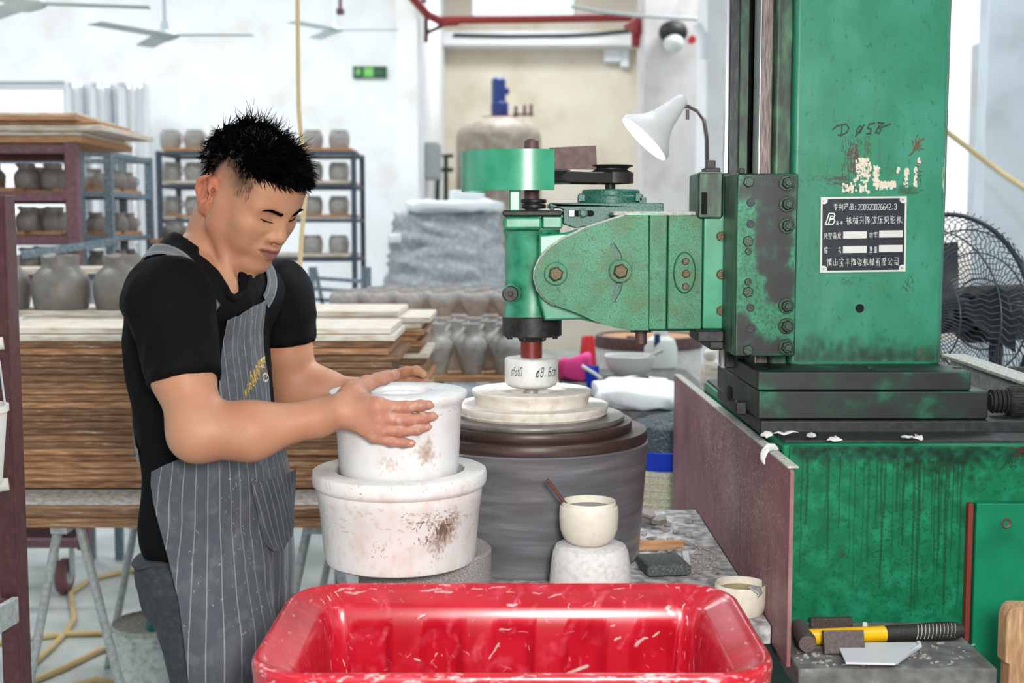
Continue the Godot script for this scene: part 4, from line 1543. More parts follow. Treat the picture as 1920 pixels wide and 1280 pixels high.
	slab(mb, 942, 394, 1055, 405, 2.38, 2.54, 0.003)
	part("head_cap", mb, M.grime, t)
	for p in [[964, 392], [1035, 391]]:
		nut(t, p[0], p[1], 2.39, 0, 5, 0.006, M.black_iron)
	mb = MB.new()
	slab(mb, 943, 404, 1018, 432, 2.385, 2.54, 0.008)
	slab(mb, 1016, 404, 1055, 429, 2.40, 2.54, 0.004)
	part("head_block", mb, M.green_nose, t)
	mb = MB.new()
	var hy0 := at(997, 592, 2.46).y
	var hy1 := at(997, 430, 2.46).y
	mb.xf = Transform3D(Basis(), Vector3(ax.x, 0, -2.46))
	mb.lathe([Vector2(0, hy0), Vector2(px_m(54, 2.46), hy0), Vector2(px_m(52, 2.46), hy0 + 0.01), Vector2(px_m(50, 2.46), hy0 + 0.03), Vector2(px_m(50, 2.46), hy1 - 0.012), Vector2(px_m(53, 2.46), hy1 - 0.004), Vector2(px_m(53, 2.46), hy1), Vector2(0, hy1)], 56)
	mb.xf = Transform3D()
	slab(mb, 1000, 436, 1052, 592, 2.395, 2.50, 0.02)
	part("spindle_housing", mb, M.green_nose, t)
	mb = MB.new()
	var bo := at(961, 550, 2.385)
	mb.cyl(bo + Vector3(0.006, 0, -0.06), bo + Vector3(-0.004, 0, 0.012), px_m(19, 2.385), px_m(17, 2.385), 32, 0.004)
	var boss := part("oil_boss", mb, M.green_nose, t)
	mb = MB.new()
	mb.xf = Transform3D(Basis(Vector3(1, 0, 0), PI / 2), bo + Vector3(-0.004, 0, 0.012))
	mb.lathe([Vector2(0, 0.001), Vector2(px_m(4, 2.38), 0.001), Vector2(px_m(5, 2.38), 0.004), Vector2(px_m(13, 2.38), 0.004), Vector2(px_m(15, 2.38), 0)], 28)
	part("oil_plug", mb, M.black_iron, boss)
	mb = MB.new()
	var ky := at(997, 629, 2.46).y
	mb.xf = Transform3D(Basis(), Vector3(ax.x + 0.001, ky, -2.46))
	var q := px_m(1, 2.46)
	mb.lathe([Vector2(0, -10 * q), Vector2(24 * q, -10 * q), Vector2(28 * q, -1 * q), Vector2(54 * q, 0), Vector2(56 * q, 2 * q), Vector2(56 * q, 36 * q), Vector2(54 * q, 38 * q), Vector2(0, 38 * q)], 56)
	mb.xf = Transform3D()
	var ring := part("seal_ring", mb, M.black_iron, t)
	for a in 8:
		mb = MB.new()
		var o := Vector3(ax.x + cos(a * TAU / 8 + 0.3) * 46 * q, ky - 5 * q, -2.46 + sin(a * TAU / 8 + 0.3) * 46 * q)
		mb.disc_y(o, 5 * q, 6 * q, 10)
		part("screw", mb, M.black_iron, ring)
	mb = MB.new()
	mb.disc_y(Vector3(ax.x, at(997, 674, 2.46).y, -2.46), px_m(20, 2.46), px_m(38, 2.46), 32)
	part("spindle_nose", mb, M.red_oxide, t, "reddish spindle shaft")
	# ---- white roller head with pencilled notes
	mb = MB.new()
	mb.xf = Transform3D(Basis(Vector3.UP, 0.0), Vector3(ax.x, at(997, 726, 2.46).y, -2.46))
	mb.lathe([Vector2(0, 0), Vector2(32 * q, 0), Vector2(40 * q, 2 * q), Vector2(47 * q, 6 * q), Vector2(50.5 * q, 12 * q), Vector2(50.5 * q, 53 * q), Vector2(49 * q, 56 * q), Vector2(47 * q, 57 * q), Vector2(0, 57 * q)], 64)
	var im := patchy(1024, 256, Color(0.90, 0.90, 0.89), [[0.02, 4, 0.5, 0.9, Color(0.84, 0.84, 0.82, 0.8)]], 60)
	# the lathe runs from +x towards +z: the front is at a quarter turn
	write(im, "ofat0", Vector2(622, 106), Vector2(20, 30), 16, 1.9, Color(0.12, 0.12, 0.14), 0.5)
	write(im, "φ8.6cm", Vector2(786, 106), Vector2(28, 32), 27, 2.2, Color(0.12, 0.12, 0.14), 0.4)
	var rm := tex_mat("roller_print", im, 0.35)
	rm.uv1_scale = Vector3(-1, -1.0 / (150 * q), 1)
	rm.uv1_offset = Vector3(0, 1, 0)
	part("roller_head", mb, rm, t, "white roller head with black handwriting")
	mb = MB.new()
	mb.disc_y(Vector3(ax.x, at(997, 742, 2.46).y, -2.46), px_m(13, 2.46), px_m(18, 2.46), 24)
	part("roller_tip", mb, M.galvanised, t)


func turntable_and_moulds() -> void:
	var ax := at(997, 700, 2.46).x
	var q := px_m(1, 2.46)
	var ys := func(py: float) -> float: return at(997, py, 2.46).y
	var t := thing("turntable", "grey steel turntable drum with stepped brown rings under the spindle", "turntable", Vector3(ax, 0, -2.46))
	var up := Transform3D(Basis(), Vector3(ax, 0, -2.46))
	var mb := MB.new()
	mb.xf = up
	mb.lathe([Vector2(0, 0.02), Vector2(0.17, 0.02), Vector2(0.185, 0.4), Vector2(202 * q, ys.call(1061)), Vector2(219 * q, ys.call(828)), Vector2(220 * q, ys.call(822)), Vector2(217 * q, ys.call(819)), Vector2(0, ys.call(819))], 96)
	part("drum", mb, M.drum_steel, t)
	mb = MB.new()
	mb.xf = up
	mb.lathe([Vector2(0.1, ys.call(820)), Vector2(217 * q, ys.call(820)), Vector2(218 * q, ys.call(817)), Vector2(218 * q, ys.call(803)), Vector2(216 * q, ys.call(800)), Vector2(0.1, ys.call(800))], 96)
	part("ring", mb, M.ring_brown, t)
	mb = MB.new()
	mb.xf = up
	mb.lathe([Vector2(0.1, ys.call(800)), Vector2(188 * q, ys.call(800)), Vector2(189.5 * q, ys.call(797)), Vector2(189.5 * q, ys.call(786)), Vector2(188 * q, ys.call(784)), Vector2(0.1, ys.call(784))], 96)
	part("ring", mb, M.ring_brown, t)
	mb = MB.new()
	mb.xf = up
	mb.lathe([Vector2(0.05, ys.call(784)), Vector2(173 * q, ys.call(784)), Vector2(174.5 * q, ys.call(782)), Vector2(174.5 * q, ys.call(777)), Vector2(173 * q, ys.call(775)), Vector2(0.05, ys.call(775))], 96)
	part("ring", mb, M.ring_grey, t)
	# plaster mould turning on the wheel
	t = thing("plaster_mould", "white plaster mould in two tiers spinning under the roller head", "mould", Vector3(ax, ys.call(775), -2.46))
	mb = MB.new()
	mb.xf = up
	mb.lathe([Vector2(0, ys.call(775)), Vector2(138 * q, ys.call(775)), Vector2(141 * q, ys.call(771)), Vector2(143 * q, ys.call(770.5)), Vector2(143 * q, ys.call(769.5)), Vector2(142 * q, ys.call(769)), Vector2(145 * q, ys.call(759)), Vector2(144 * q, ys.call(756)), Vector2(120 * q, ys.call(755)), Vector2(0, ys.call(755))], 96)
	part("lower_tier", mb, M.plaster_warm, t)
	mb = MB.new()
	mb.xf = up
	mb.lathe([Vector2(60 * q, ys.call(755)), Vector2(106 * q, ys.call(755)), Vector2(107.5 * q, ys.call(748)), Vector2(110 * q, ys.call(740)), Vector2(113 * q, ys.call(736)), Vector2(114 * q, ys.call(732)), Vector2(112.5 * q, ys.call(729.5)), Vector2(68 * q, ys.call(729)), Vector2(66 * q, ys.call(731)), Vector2(48 * q, ys.call(733)), Vector2(44 * q, ys.call(738)), Vector2(40 * q, ys.call(754)), Vector2(60 * q, ys.call(755))], 96)
	part("upper_tier", mb, M.plaster_warm, t)
	# the mould that the potter holds, and the one that it is set into
	var d := 2.1
	q = px_m(1, d)
	var ux := at(747, 740, d).x
	var yu := func(py: float) -> float: return at(747, py, d).y
	up = Transform3D(Basis(), Vector3(ux, 0, -d))
	mb = MB.new()
	mb.xf = up
	mb.lathe([Vector2(0, yu.call(905)), Vector2(109 * q, yu.call(905)), Vector2(112 * q, yu.call(900)), Vector2(118.5 * q, yu.call(771)), Vector2(119.5 * q, yu.call(769)), Vector2(120 * q, yu.call(757)), Vector2(124 * q, yu.call(750)), Vector2(129 * q, yu.call(744)), Vector2(130.5 * q, yu.call(737)), Vector2(129 * q, yu.call(732)), Vector2(126 * q, yu.call(730.5)),
		Vector2(66 * q, yu.call(730)), Vector2(64 * q, yu.call(731)), Vector2(61 * q, yu.call(738)), Vector2(52 * q, yu.call(741)), Vector2(50 * q, yu.call(745)), Vector2(0, yu.call(746))], 96)
	var im := patchy(1024, 512, Color(0.875, 0.875, 0.88), [[0.010, 4, 0.5, 0.85, Color(0.83, 0.805, 0.78, 0.7)], [0.03, 4, 0.72, 0.9, Color(0.82, 0.77, 0.71, 0.3)], [0.15, 2, 0.91, 0.94, Color(0.45, 0.40, 0.36, 0.8)]], 70)
	var g := RandomNumberGenerator.new()
	g.seed = 3
	# image row 0 is the foot of the profile; column 256 the front
	for k in 160:
		dab(im, Vector2(170 + g.randfn(0, 14), 203 + g.randfn(0, 13)), g.randf_range(2, 8), Color(0.66, 0.54, 0.46, 0.25), 0.2)
	for k in 60:
		dab(im, Vector2(262 + g.randfn(0, 16), 178 + g.randfn(0, 8)), g.randf_range(2, 6), Color(0.72, 0.60, 0.50, 0.25), 0.2)
	flecks(im, Rect2(0, 276, 1024, 46), 130, Vector2(1.0, 5.0), Color(0.78, 0.70, 0.62, 0.5), g, Vector2(1, 0.05))
	var um := tex_mat("mould_plaster_a", im, 0.6)
	um.uv1_scale = Vector3(1, 1.0 / 0.42, 1)
	var m1 := obj("plaster_mould", mb, um, "white plaster mould with a sunken round top held in the potter's hands", "mould")
	d = 2.1
	var lx := at(749.5, 900, d).x
	up = Transform3D(Basis(), Vector3(lx, 0, -d))
	mb = MB.new()
	mb.xf = up
	mb.lathe([Vector2(0, yu.call(1048)), Vector2(134 * q, yu.call(1048)), Vector2(141 * q, yu.call(1044)), Vector2(144 * q, yu.call(1034)), Vector2(152 * q, yu.call(946)), Vector2(153.5 * q, yu.call(944)), Vector2(154 * q, yu.call(929)), Vector2(156 * q, yu.call(926)), Vector2(157 * q, yu.call(909)), Vector2(163 * q, yu.call(904)), Vector2(165 * q, yu.call(898)), Vector2(165.5 * q, yu.call(884)), Vector2(164 * q, yu.call(879)), Vector2(161 * q, yu.call(877.5)),
		Vector2(124 * q, yu.call(877)), Vector2(122 * q, yu.call(879)), Vector2(119 * q, yu.call(906)), Vector2(0, yu.call(906))], 112)
	im = patchy(1536, 512, Color(0.87, 0.865, 0.86), [[0.010, 4, 0.48, 0.85, Color(0.83, 0.785, 0.75, 0.7)], [0.03, 4, 0.64, 0.85, Color(0.80, 0.72, 0.66, 0.45)], [0.15, 2, 0.90, 0.93, Color(0.42, 0.37, 0.33, 0.8)]], 80)
	for k in 420:
		var f := g.randf()
		dab(im, Vector2(262 - f * 74 + g.randfn(0, 15), 190 + f * 46 + g.randfn(0, 13)), g.randf_range(1.5, 6), Color(0.55, 0.46, 0.40, 0.30), 0.3)
	for k in 60:
		dab(im, Vector2(232 + g.randfn(0, 13), 222 + g.randfn(0, 5)), g.randf_range(2, 7), Color(0.42, 0.36, 0.32, 0.5), 0.5)
	flecks(im, Rect2(190, 200, 130, 50), 50, Vector2(1.0, 4.0), Color(0.35, 0.29, 0.25, 0.85), g)
	flecks(im, Rect2(400, 176, 50, 34), 16, Vector2(1.0, 3.0), Color(0.52, 0.42, 0.34, 0.7), g)
	flecks(im, Rect2(170, 236, 190, 26), 60, Vector2(1.0, 3.5), Color(0.55, 0.46, 0.40, 0.6), g, Vector2(1, 0.05))
	flecks(im, Rect2(0, 205, 1536, 70), 120, Vector2(1.0, 6.0), Color(0.78, 0.68, 0.62, 0.5), g, Vector2(1, 0.05))
	flecks(im, Rect2(0, 300, 1536, 14), 70, Vector2(0.8, 2.0), Color(0.34, 0.30, 0.27, 0.7), g)
	var lm := tex_mat("mould_plaster_b", im, 0.62)
	lm.uv1_scale = Vector3(1, 1.0 / 0.46, 1)
	obj("plaster_mould", mb, lm, "larger stained plaster mould, lowest of the pair by the potter, rim uppermost", "mould")
	# clay covered bat below it
	mb = MB.new()
	var bt := at(800, 1046, 2.22)
	mb.disc_y(Vector3(bt.x, at(0, 1063, 2.1).y - 0.06, -2.18), px_m(126, 2.2), 0.06 + at(0, 1048, 2.1).y - at(0, 1063, 2.1).y, 64, 0.004)
	var dc := obj("bat", mb, M.clay_chip, "round clay smeared bat under the larger stained mould", "bat")


func workbench_things() -> void:
	var top := EYE - 0.645
	# bench top with a round opening for the turntable, on four legs
	var t := thing("workbench", "low workbench strewn with clay scraps around the turntable", "bench", Vector3(0.05, 0, -2.6))
	var mb := MB.new()
	var hole := PackedVector2Array()
	var ax := at(997, 700, 2.46).x
	for k in 48:
		hole.push_back(Vector2(ax + cos(TAU * k / 48) * 0.215, 2.46 + sin(TAU * k / 48) * 0.215))
	mb.xf = Transform3D(Basis(Vector3(1, 0, 0), Vector3(0, 0, -1), Vector3(0, 1, 0)), Vector3.ZERO)
	for half in [PackedVector2Array([Vector2(-0.28, 1.985), Vector2(ax, 1.985), Vector2(ax, 2.82), Vector2(-0.28, 2.82)]), PackedVector2Array([Vector2(ax, 1.985), Vector2(0.42, 1.985), Vector2(0.42, 2.82), Vector2(ax, 2.82)])]:
		for piece in Geometry2D.clip_polygons(half, hole):
			mb.prism(piece, top - 0.03, top)
	part("bench_top", mb, M.bench_clay, t)
	for x in [-0.24, 0.38]:
		for z in [-2.03, -2.78]:
			mb = MB.new()
			mb.box(Vector3(x, (top - 0.03) / 2, z), Vector3(0.05, top - 0.03, 0.05), 0.004)
			part("leg", mb, M.rack_oxide, t)
	mb = MB.new()
	mb.box(Vector3(at(800, 1046, 2.22).x, (top + at(0, 1063, 2.1).y - 0.06) / 2, -2.18), Vector3(0.16, at(0, 1063, 2.1).y - 0.06 - top, 0.16), 0.004)
	obj("support_block", mb, M.dusty_top, "grey block carrying the round clay smeared bat", "block")
	# cup of slip on a plaster block
	var d := 2.17
	var q := px_m(1, d)
	var c := at(1107, 1060, d)
	var yv := func(py: float) -> float: return at(1107, py, d).y
	mb = MB.new()
	mb.xf = Transform3D(Basis(), Vector3(c.x, 0, -d))
	mb.lathe([Vector2(0, top), Vector2(80 * q, top), Vector2(76 * q, yv.call(1058)), Vector2(72 * q, yv.call(1032)), Vector2(67 * q, yv.call(1022)), Vector2(56 * q, yv.call(1018)), Vector2(0, yv.call(1018))], 64)
	var pm: StandardMaterial3D = mat_noise("rough_plaster", 0.03, [[0.0, Color(0.74, 0.72, 0.70)], [0.4, Color(0.82, 0.81, 0.80)], [1.0, Color(0.88, 0.88, 0.87)]], 0.25, 0.8, 0.0, 5)
	obj("plaster_block", mb, pm, "rough round plaster block under the cream cup", "block")
	t = thing("slip_cup", "cream glazed cup of grey slip standing on the round plaster block", "cup", Vector3(c.x - 2 * q, yv.call(1018), -d))
	mb = MB.new()
	mb.xf = Transform3D(Basis(), Vector3(at(1104, 1000, d).x, 0, -d))
	mb.lathe([Vector2(0, yv.call(1018)), Vector2(30 * q, yv.call(1018)), Vector2(40 * q, yv.call(1014)), Vector2(50 * q, yv.call(1004)), Vector2(55 * q, yv.call(990)), Vector2(56.5 * q, yv.call(970)), Vector2(56 * q, yv.call(952)), Vector2(55 * q, yv.call(948.5)), Vector2(53 * q, yv.call(948)), Vector2(51.5 * q, yv.call(946)), Vector2(51.5 * q, yv.call(940)), Vector2(50 * q, yv.call(938)), Vector2(48 * q, yv.call(939)), Vector2(47.5 * q, yv.call(956)), Vector2(0, yv.call(957))], 64)
	var cream: StandardMaterial3D = mat_noise("cream_glaze", 0.03, [[0.0, Color(0.84, 0.81, 0.745)], [0.5, Color(0.87, 0.845, 0.79)], [1.0, Color(0.885, 0.865, 0.82)]], 0.3, 0.22)
	part("cup_body", mb, cream, t)
	mb = MB.new()
	mb.xf = Transform3D(Basis(), Vector3(at(1104, 1000, d).x, 0, -d))
	mb.lathe([Vector2(0, yv.call(956)), Vector2(47.5 * q, yv.call(956)), Vector2(47.5 * q, yv.call(951)), Vector2(0, yv.call(951.5))], 40)
	part("slip", mb, mat_noise("slip_grey", 0.06, [[0.0, Color(0.22, 0.22, 0.21)], [0.4, Color(0.52, 0.52, 0.50)], [1.0, Color(0.70, 0.70, 0.68)]], 0.06, 0.5), t, "grey slip with dark crumbs")
	mb = MB.new()
	mb.ball(at(1119, 977, d - 56 * q * 0.93), Vector3(0.0018, 0.0026, 0.0012))
	part("clay_spot", mb, M.black_iron, t)
	mb = MB.new()
	var s0 := at(1026, 899, 2.16)
	var s1 := at(1064, 949, 2.165)
	mb.box((s0 + s1) / 2, Vector3(0.009, 0.006, s0.distance_to(s1)), 0.0012, Basis.looking_at((s1 - s0).normalized()))
	obj("stirring_stick", mb, mat_plain("stick_red", Color(0.36, 0.17, 0.13), 0.5), "flat reddish stick leaning in the cream cup", "stick")
	# scraps on the bench
	mb = MB.new()
	mb.box(at_y(1243, 1058, top + 0.012) + Vector3(0, 0.0, 0), Vector3(0.085, 0.024, 0.09), 0.006, Basis(Vector3.UP, 0.15))
	obj("slate_block", mb, mat_noise("slate", 0.05, [[0.0, Color(0.20, 0.23, 0.23)], [0.6, Color(0.32, 0.35, 0.35)], [1.0, Color(0.55, 0.56, 0.55)]], 0.15, 0.8), "dark grey slab of drying clay on the bench by the drum", "clay slab")
	mb = MB.new()
	mb.box(at_y(1287, 1052, top + 0.008), Vector3(0.014, 0.016, 0.10), 0.002, Basis(Vector3.UP, -0.10))
	obj("plaster_strip", mb, M.clay_scrap_white, "short whitish strip on the bench beside the dark clay slab", "strip")
	mb = MB.new()
	mb.box(at_y(1236, 1022, top + 0.010), Vector3(0.10, 0.02, 0.012), 0.002, Basis(Vector3.UP, 0.05))
	obj("wooden_strip", mb, M.board_orange, "short wooden strip lying behind the dark clay slab", "strip")
	var g := RandomNumberGenerator.new()
	g.seed = 12
	var sh := MB.new()
	for k in 70:
		var p := at_y(g.randf_range(1205, 1300), g.randf_range(975, 1050), top)
		if k > 30: p = at_y(g.randf_range(1296, 1340), g.randf_range(1022, 1075), top)
		if p.x > 0.405: continue
		chip(sh, p, g, 0.012 if k < 31 else 0.010)
	obj("clay_scraps", sh, M.clay_chip, "broken grey clay scraps scattered on the bench", "clay scraps", "", "stuff")
	mb = MB.new()
	var cr := at_y(1226, 985, top)
	for k in 6:
		chip(mb, cr + Vector3(g.randf_range(-0.025, 0.025), 0.004 * k, g.randf_range(-0.03, 0.03)), g, 0.022)
	obj("clay_parings", mb, M.greenware_dark, "heap of dark curled clay parings at the back of the bench", "clay parings", "", "stuff")


func chip(mb: MB, p: Vector3, g: RandomNumberGenerator, s: float) -> void:
	var b := Basis.from_euler(Vector3(g.randf_range(-0.4, 0.4), g.randf() * TAU, g.randf_range(-0.4, 0.4)))
	var poly := PackedVector2Array()
	for k in 5:
		poly.push_back(Vector2.from_angle(k * TAU / 5 + g.randf() * 0.7) * s * g.randf_range(0.5, 1.1))
	var h := s * g.randf_range(0.2, 0.5)
	mb.xf = Transform3D(b * Basis(Vector3(1, 0, 0), Vector3(0, 0, -1), Vector3(0, 1, 0)), p + Vector3(0, h * 0.6, 0))
	mb.prism(poly, -h / 2, h / 2, h * 0.2)
	mb.xf = Transform3D()


func red_tub_and_plate() -> void:
	# ---- splash plate on edge
	var x := 0.425
	var zf := -1.874
	var zb := -3.24
	var t0 := at(1493, 882, 1.874).y
	var t1 := at(1268, 703, 3.24).y
	var b0 := at(1482, 1250, 1.874).y
	var b1 := EYE - 0.645
	var t := thing("splash_plate", "tall brown steel splash plate on edge left of the green machine", "metal plate", Vector3(x, b0, zf))
	var mb := MB.new()
	var f := 0.06
	mb.xf = Transform3D(Basis(Vector3(0, 0, 1), Vector3(0, 1, 0), Vector3(-1, 0, 0)), Vector3(x, 0, 0))
	var out := PackedVector2Array([Vector2(zf, b0), Vector2(zf, t0 - 0.004), Vector2(zf - 0.005, t0), Vector2(zb, t1), Vector2(zb, EYE - 0.745), Vector2(-2.83, EYE - 0.745), Vector2(-2.83, b1), Vector2(-1.99, b1), Vector2(-1.985, b0)])
	mb.prism(out, -0.003, 0.003)
	var pim := patchy(1024, 384, Color(0.50, 0.315, 0.33), [[0.004, 3, 0.40, 0.85, Color(0.58, 0.40, 0.42, 0.8)], [0.006, 4, 0.55, 0.9, Color(0.37, 0.25, 0.255, 0.6)], [0.03, 4, 0.62, 0.9, Color(0.62, 0.48, 0.49, 0.4), Vector2(1, 0.25)]], 17)
	var pg := RandomNumberGenerator.new()
	pg.seed = 44
	for k in 900:
		dab(pim, Vector2(pg.randfn(690, 130), pg.randfn(130, 80)), pg.randf_range(8, 34), Color(0.72, 0.64, 0.60, 0.06), 0.0)
	for k in 3800:
		var c := Vector2(pg.randfn(680, 140), pg.randfn(120, 80))
		if k % 3 == 0: c = Vector2(pg.randfn(470, 120), pg.randfn(60, 60))
		dab(pim, c, pg.randf_range(0.9, 2.6), Color(0.84, 0.77, 0.71, 0.7), 0.3)
	for k in 90:
		var c := Vector2(pg.randf() * 1024, pg.randf_range(150, 384))
		line(pim, c, c + Vector2(pg.randf_range(-2, 2), pg.randf_range(20, 110)), pg.randf_range(1.0, 5.0), Color(0.24, 0.15, 0.155, 0.25), 0.1)
	line(pim, Vector2(705, 120), Vector2(700, 270), 2.0, Color(0.2, 0.13, 0.13, 0.7), 0.2)
	var plate := tex_mat("plate_brown", pim, 0.5)
	plate.uv1_scale = Vector3(1.0 / 1.4, -1.0 / 0.42, 1)
	plate.uv1_offset = Vector3(3.24 / 1.4, 1.13 / 0.42, 0)
	part("sheet", mb, plate, t)
	mb = MB.new()
	var len := Vector3(0, t0, zf - 0.02).distance_to(Vector3(0, t1, zb))
	mb.box(Vector3(x + 0.006, (t0 + t1) / 2 + 0.001, (zf - 0.02 + zb) / 2), Vector3(0.018, 0.004, len), 0.0015, Basis.looking_at(Vector3(0, t1 - t0, zb - zf).normalized()))
	part("folded_lip", mb, M.pale_dust, t, "dust covered folded top lip")
	# clay curl hanging on the plate and scraps along the pedestal top
	mb = MB.new()
	var curl := []
	for p in [[1428, 852, 1.985], [1432, 846, 1.98], [1440, 839, 1.985], [1450, 838, 1.99], [1459, 842, 2.0]]:
		curl.push_back(at(p[0], p[1], p[2]))
	mb.tube(curl, [0.003, 0.006, 0.008, 0.006, 0.002], 8, true, 0.35)
	var c2 := []
	for p in [[1438, 842, 1.975], [1432, 850, 1.97], [1430, 860, 1.968], [1433, 870, 1.968]]:
		c2.push_back(at(p[0], p[1], p[2]))
	mb.tube(c2, [0.006, 0.007, 0.005, 0.002], 8, true, 0.35)
	obj("clay_curl", mb, M.clay_scrap_white, "white curl of trimmed clay hanging over the plate's top edge", "clay curl")
	var g := RandomNumberGenerator.new()
	g.seed = 31
	var n := 0
	var top := at(1600, 832, 2.05).y + 0.006
	for s in [[1438, 821, 14, "leftmost"], [1474, 818, 30, "longest"], [1522, 822, 10, "small"], [1565, 829, 17, "rounded"], [1700, 824, 14, "right hand"], [1720, 825, 12, "last"]]:
		mb = MB.new()
		var p := at_y(s[0], s[1], top)
		var w := px_m(s[2], 2.1)
		var pts := []
		for k in 6:
			pts.push_back(p + Vector3((k / 5.0 - 0.5) * 2.0 * w * 0.8, 0.003 + g.randf() * 0.005, g.randf_range(-0.006, 0.006)))
		mb.tube(pts, [0.0015, 0.006, 0.008, 0.0085, 0.005, 0.001], 8, true, 0.3)
		obj("clay_flake", mb, M.clay_scrap_white, "%s white clay flake on the black pedestal top, %s from the plate" % [["leftmost", "longest", "smallest", "ragged", "pointed", "rightmost"][n], ORD[n]], "clay flake", "white clay flakes on the pedestal top")
		n += 1
	# ---- red tub
	t = thing("red_tub", "large red plastic tub with scuffed rounded rim in the foreground", "tub", Vector3(0, 0, -1.76))
	var rim_y := at(955, 1258, 1.56).y
	var zc := -1.755
	var hw := 0.345
	var hd := 0.208
	# profile: (distance in from the outer rim, height below the rim)
	var prof := [[0.012, -0.075], [0.000, -0.035], [0.000, -0.030], [-0.002, -0.010], [0.000, -0.003], [0.005, 0.000], [0.010, -0.001], [0.013, -0.005], [0.020, -0.008], [0.046, -0.020], [0.052, -0.026], [0.056, -0.040], [0.060, -0.055], [0.062, -0.080], [0.070, -0.20], [0.080, -0.36], [0.095, -0.395], [0.13, -0.405]]
	var N := 420
	var rows := []
	var uvr := []
	var along := 0.0
	for i in prof.size():
		var row := PackedVector3Array()
		var uv := PackedVector2Array()
		if i > 0: along += Vector2(prof[i][0] - prof[i - 1][0], prof[i][1] - prof[i - 1][1]).length()
		for k in N + 1:
			var o := round_rect(float(k % N) / N, hw - prof[i][0], hd - prof[i][0], maxf(0.085 - prof[i][0], 0.03))
			var y: float = prof[i][1]
			# recessed panels in the long walls
			if i >= 12 and i <= 16 and absf(o.y) > hd - prof[i][0] - 0.002:
				var u := fposmod(o.x / 0.110 + 0.5, 1.0)
				var e := clampf((0.275 - absf(u - 0.5)) / 0.03, 0.0, 1.0) * (0.0 if absf(o.x) > 0.27 else 1.0)
				o.y += signf(o.y) * 0.014 * e * (0.0 if i < 13 else 1.0)
			row.push_back(Vector3(o.x, rim_y + y, zc - o.y))
			uv.push_back(Vector2(k * 1.9 / N, along))
		rows.push_back(row)
		uvr.push_back(uv)
	mb = MB.new()
	mb.sheet(rows, Vector3.ZERO, false, uvr)
	var im := patchy(1024, 512, Color(0.72, 0.075, 0.15), [[0.006, 3, 0.45, 0.8, Color(0.76, 0.13, 0.20, 0.8)], [0.02, 5, 0.55, 0.8, Color(0.82, 0.34, 0.40, 0.5)], [0.012, 3, 0.5, 0.8, Color(0.66, 0.05, 0.11, 0.6)]], 90)
	flecks(im, Rect2(0, 28, 1024, 40), 420, Vector2(0.8, 3.4), Color(0.82, 0.68, 0.67, 0.9), g, Vector2(1, 0.03))
	flecks(im, Rect2(0, 40, 1024, 60), 170, Vector2(0.6, 2.6), Color(0.80, 0.55, 0.55, 0.6), g)
	flecks(im, Rect2(0, 90, 1024, 400), 460, Vector2(0.8, 3.2), Color(0.86, 0.58, 0.60, 0.55), g)
	flecks(im, Rect2(0, 90, 1024, 400), 190, Vector2(0.9, 3.6), Color(0.80, 0.76, 0.73, 0.95), g)
	flecks(im, Rect2(0, 60, 1024, 420), 260, Vector2(3.0, 11.0), Color(0.84, 0.38, 0.43, 0.32), g, Vector2(0.2, 1))
	flecks(im, Rect2(0, 100, 1024, 380), 46, Vector2(4.0, 8.0), Color(0.80, 0.76, 0.73, 0.9), g)
	flecks(im, Rect2(0, 28, 1024, 60), 60, Vector2(3.0, 7.0), Color(0.82, 0.70, 0.68, 0.7), g, Vector2(1, 0.1))
	var red := tex_mat("red_plastic", im, 0.28)
	red.uv1_scale = Vector3(1.0 / 0.95, 1.0 / 0.62, 1)
	red.clearcoat_enabled = true
	red.clearcoat = 0.3
	red.clearcoat_roughness = 0.2
	part("tub_wall", mb, red, t)
	mb = MB.new()
	rows = []
	for i in 2:
		var row := PackedVector3Array()
		for k in 65:
			var o := round_rect(float(k % 64) / 64, (hw - 0.125) * i, (hd - 0.125) * i, 0.03 * i)
			row.push_back(Vector3(o.x, rim_y - 0.405, zc - o.y))
		rows.push_back(row)
	mb.sheet(rows, Vector3.UP)
	part("tub_floor", mb, red, t)
	mb = MB.new()
	rows = []
	for e in [[0.012, -0.075], [0.016, -0.080], [0.02, -0.2], [0.045, rim_y * 0.0 - 0.42], [0.08, -0.425]]:
		var row := PackedVector3Array()
		for k in 97:
			var o := round_rect(float(k % 96) / 96, hw - e[0], hd - e[0], 0.07)
			row.push_back(Vector3(o.x, rim_y + e[1], zc - o.y))
		rows.push_back(row)
	mb.sheet(rows, Vector3.ZERO)
	part("outer_wall", mb, red, t)
	# stand under the tub
	var sy := rim_y - 0.425
	t = thing("tub_stand", "low steel stand carrying the red tub", "stand", Vector3(0, 0, zc))
	mb = MB.new()
	mb.box(Vector3(0, sy - 0.015, zc), Vector3(0.56, 0.03, 0.32), 0.004)
	part("stand_top", mb, M.rack_oxide, t)
	for a in [-0.26, 0.26]:
		for b in [-0.14, 0.14]:
			mb = MB.new()
			mb.box(Vector3(a, (sy - 0.03) / 2, zc + b), Vector3(0.03, sy - 0.03, 0.03), 0.003)
			part("leg", mb, M.rack_oxide, t)
	# white pot between the tub and the plate
	var d := 2.06
	var q := px_m(1, d)
	var pc := at(1392, 1092, d)
	t = thing("white_pot", "white pot with a crusted rim between the red tub and the plate", "pot", Vector3(pc.x - 0.003, EYE - 0.645, -d))
	mb = MB.new()
	mb.xf = Transform3D(Basis(), Vector3(pc.x - 0.003, 0, -d))
	var yb := EYE - 0.645
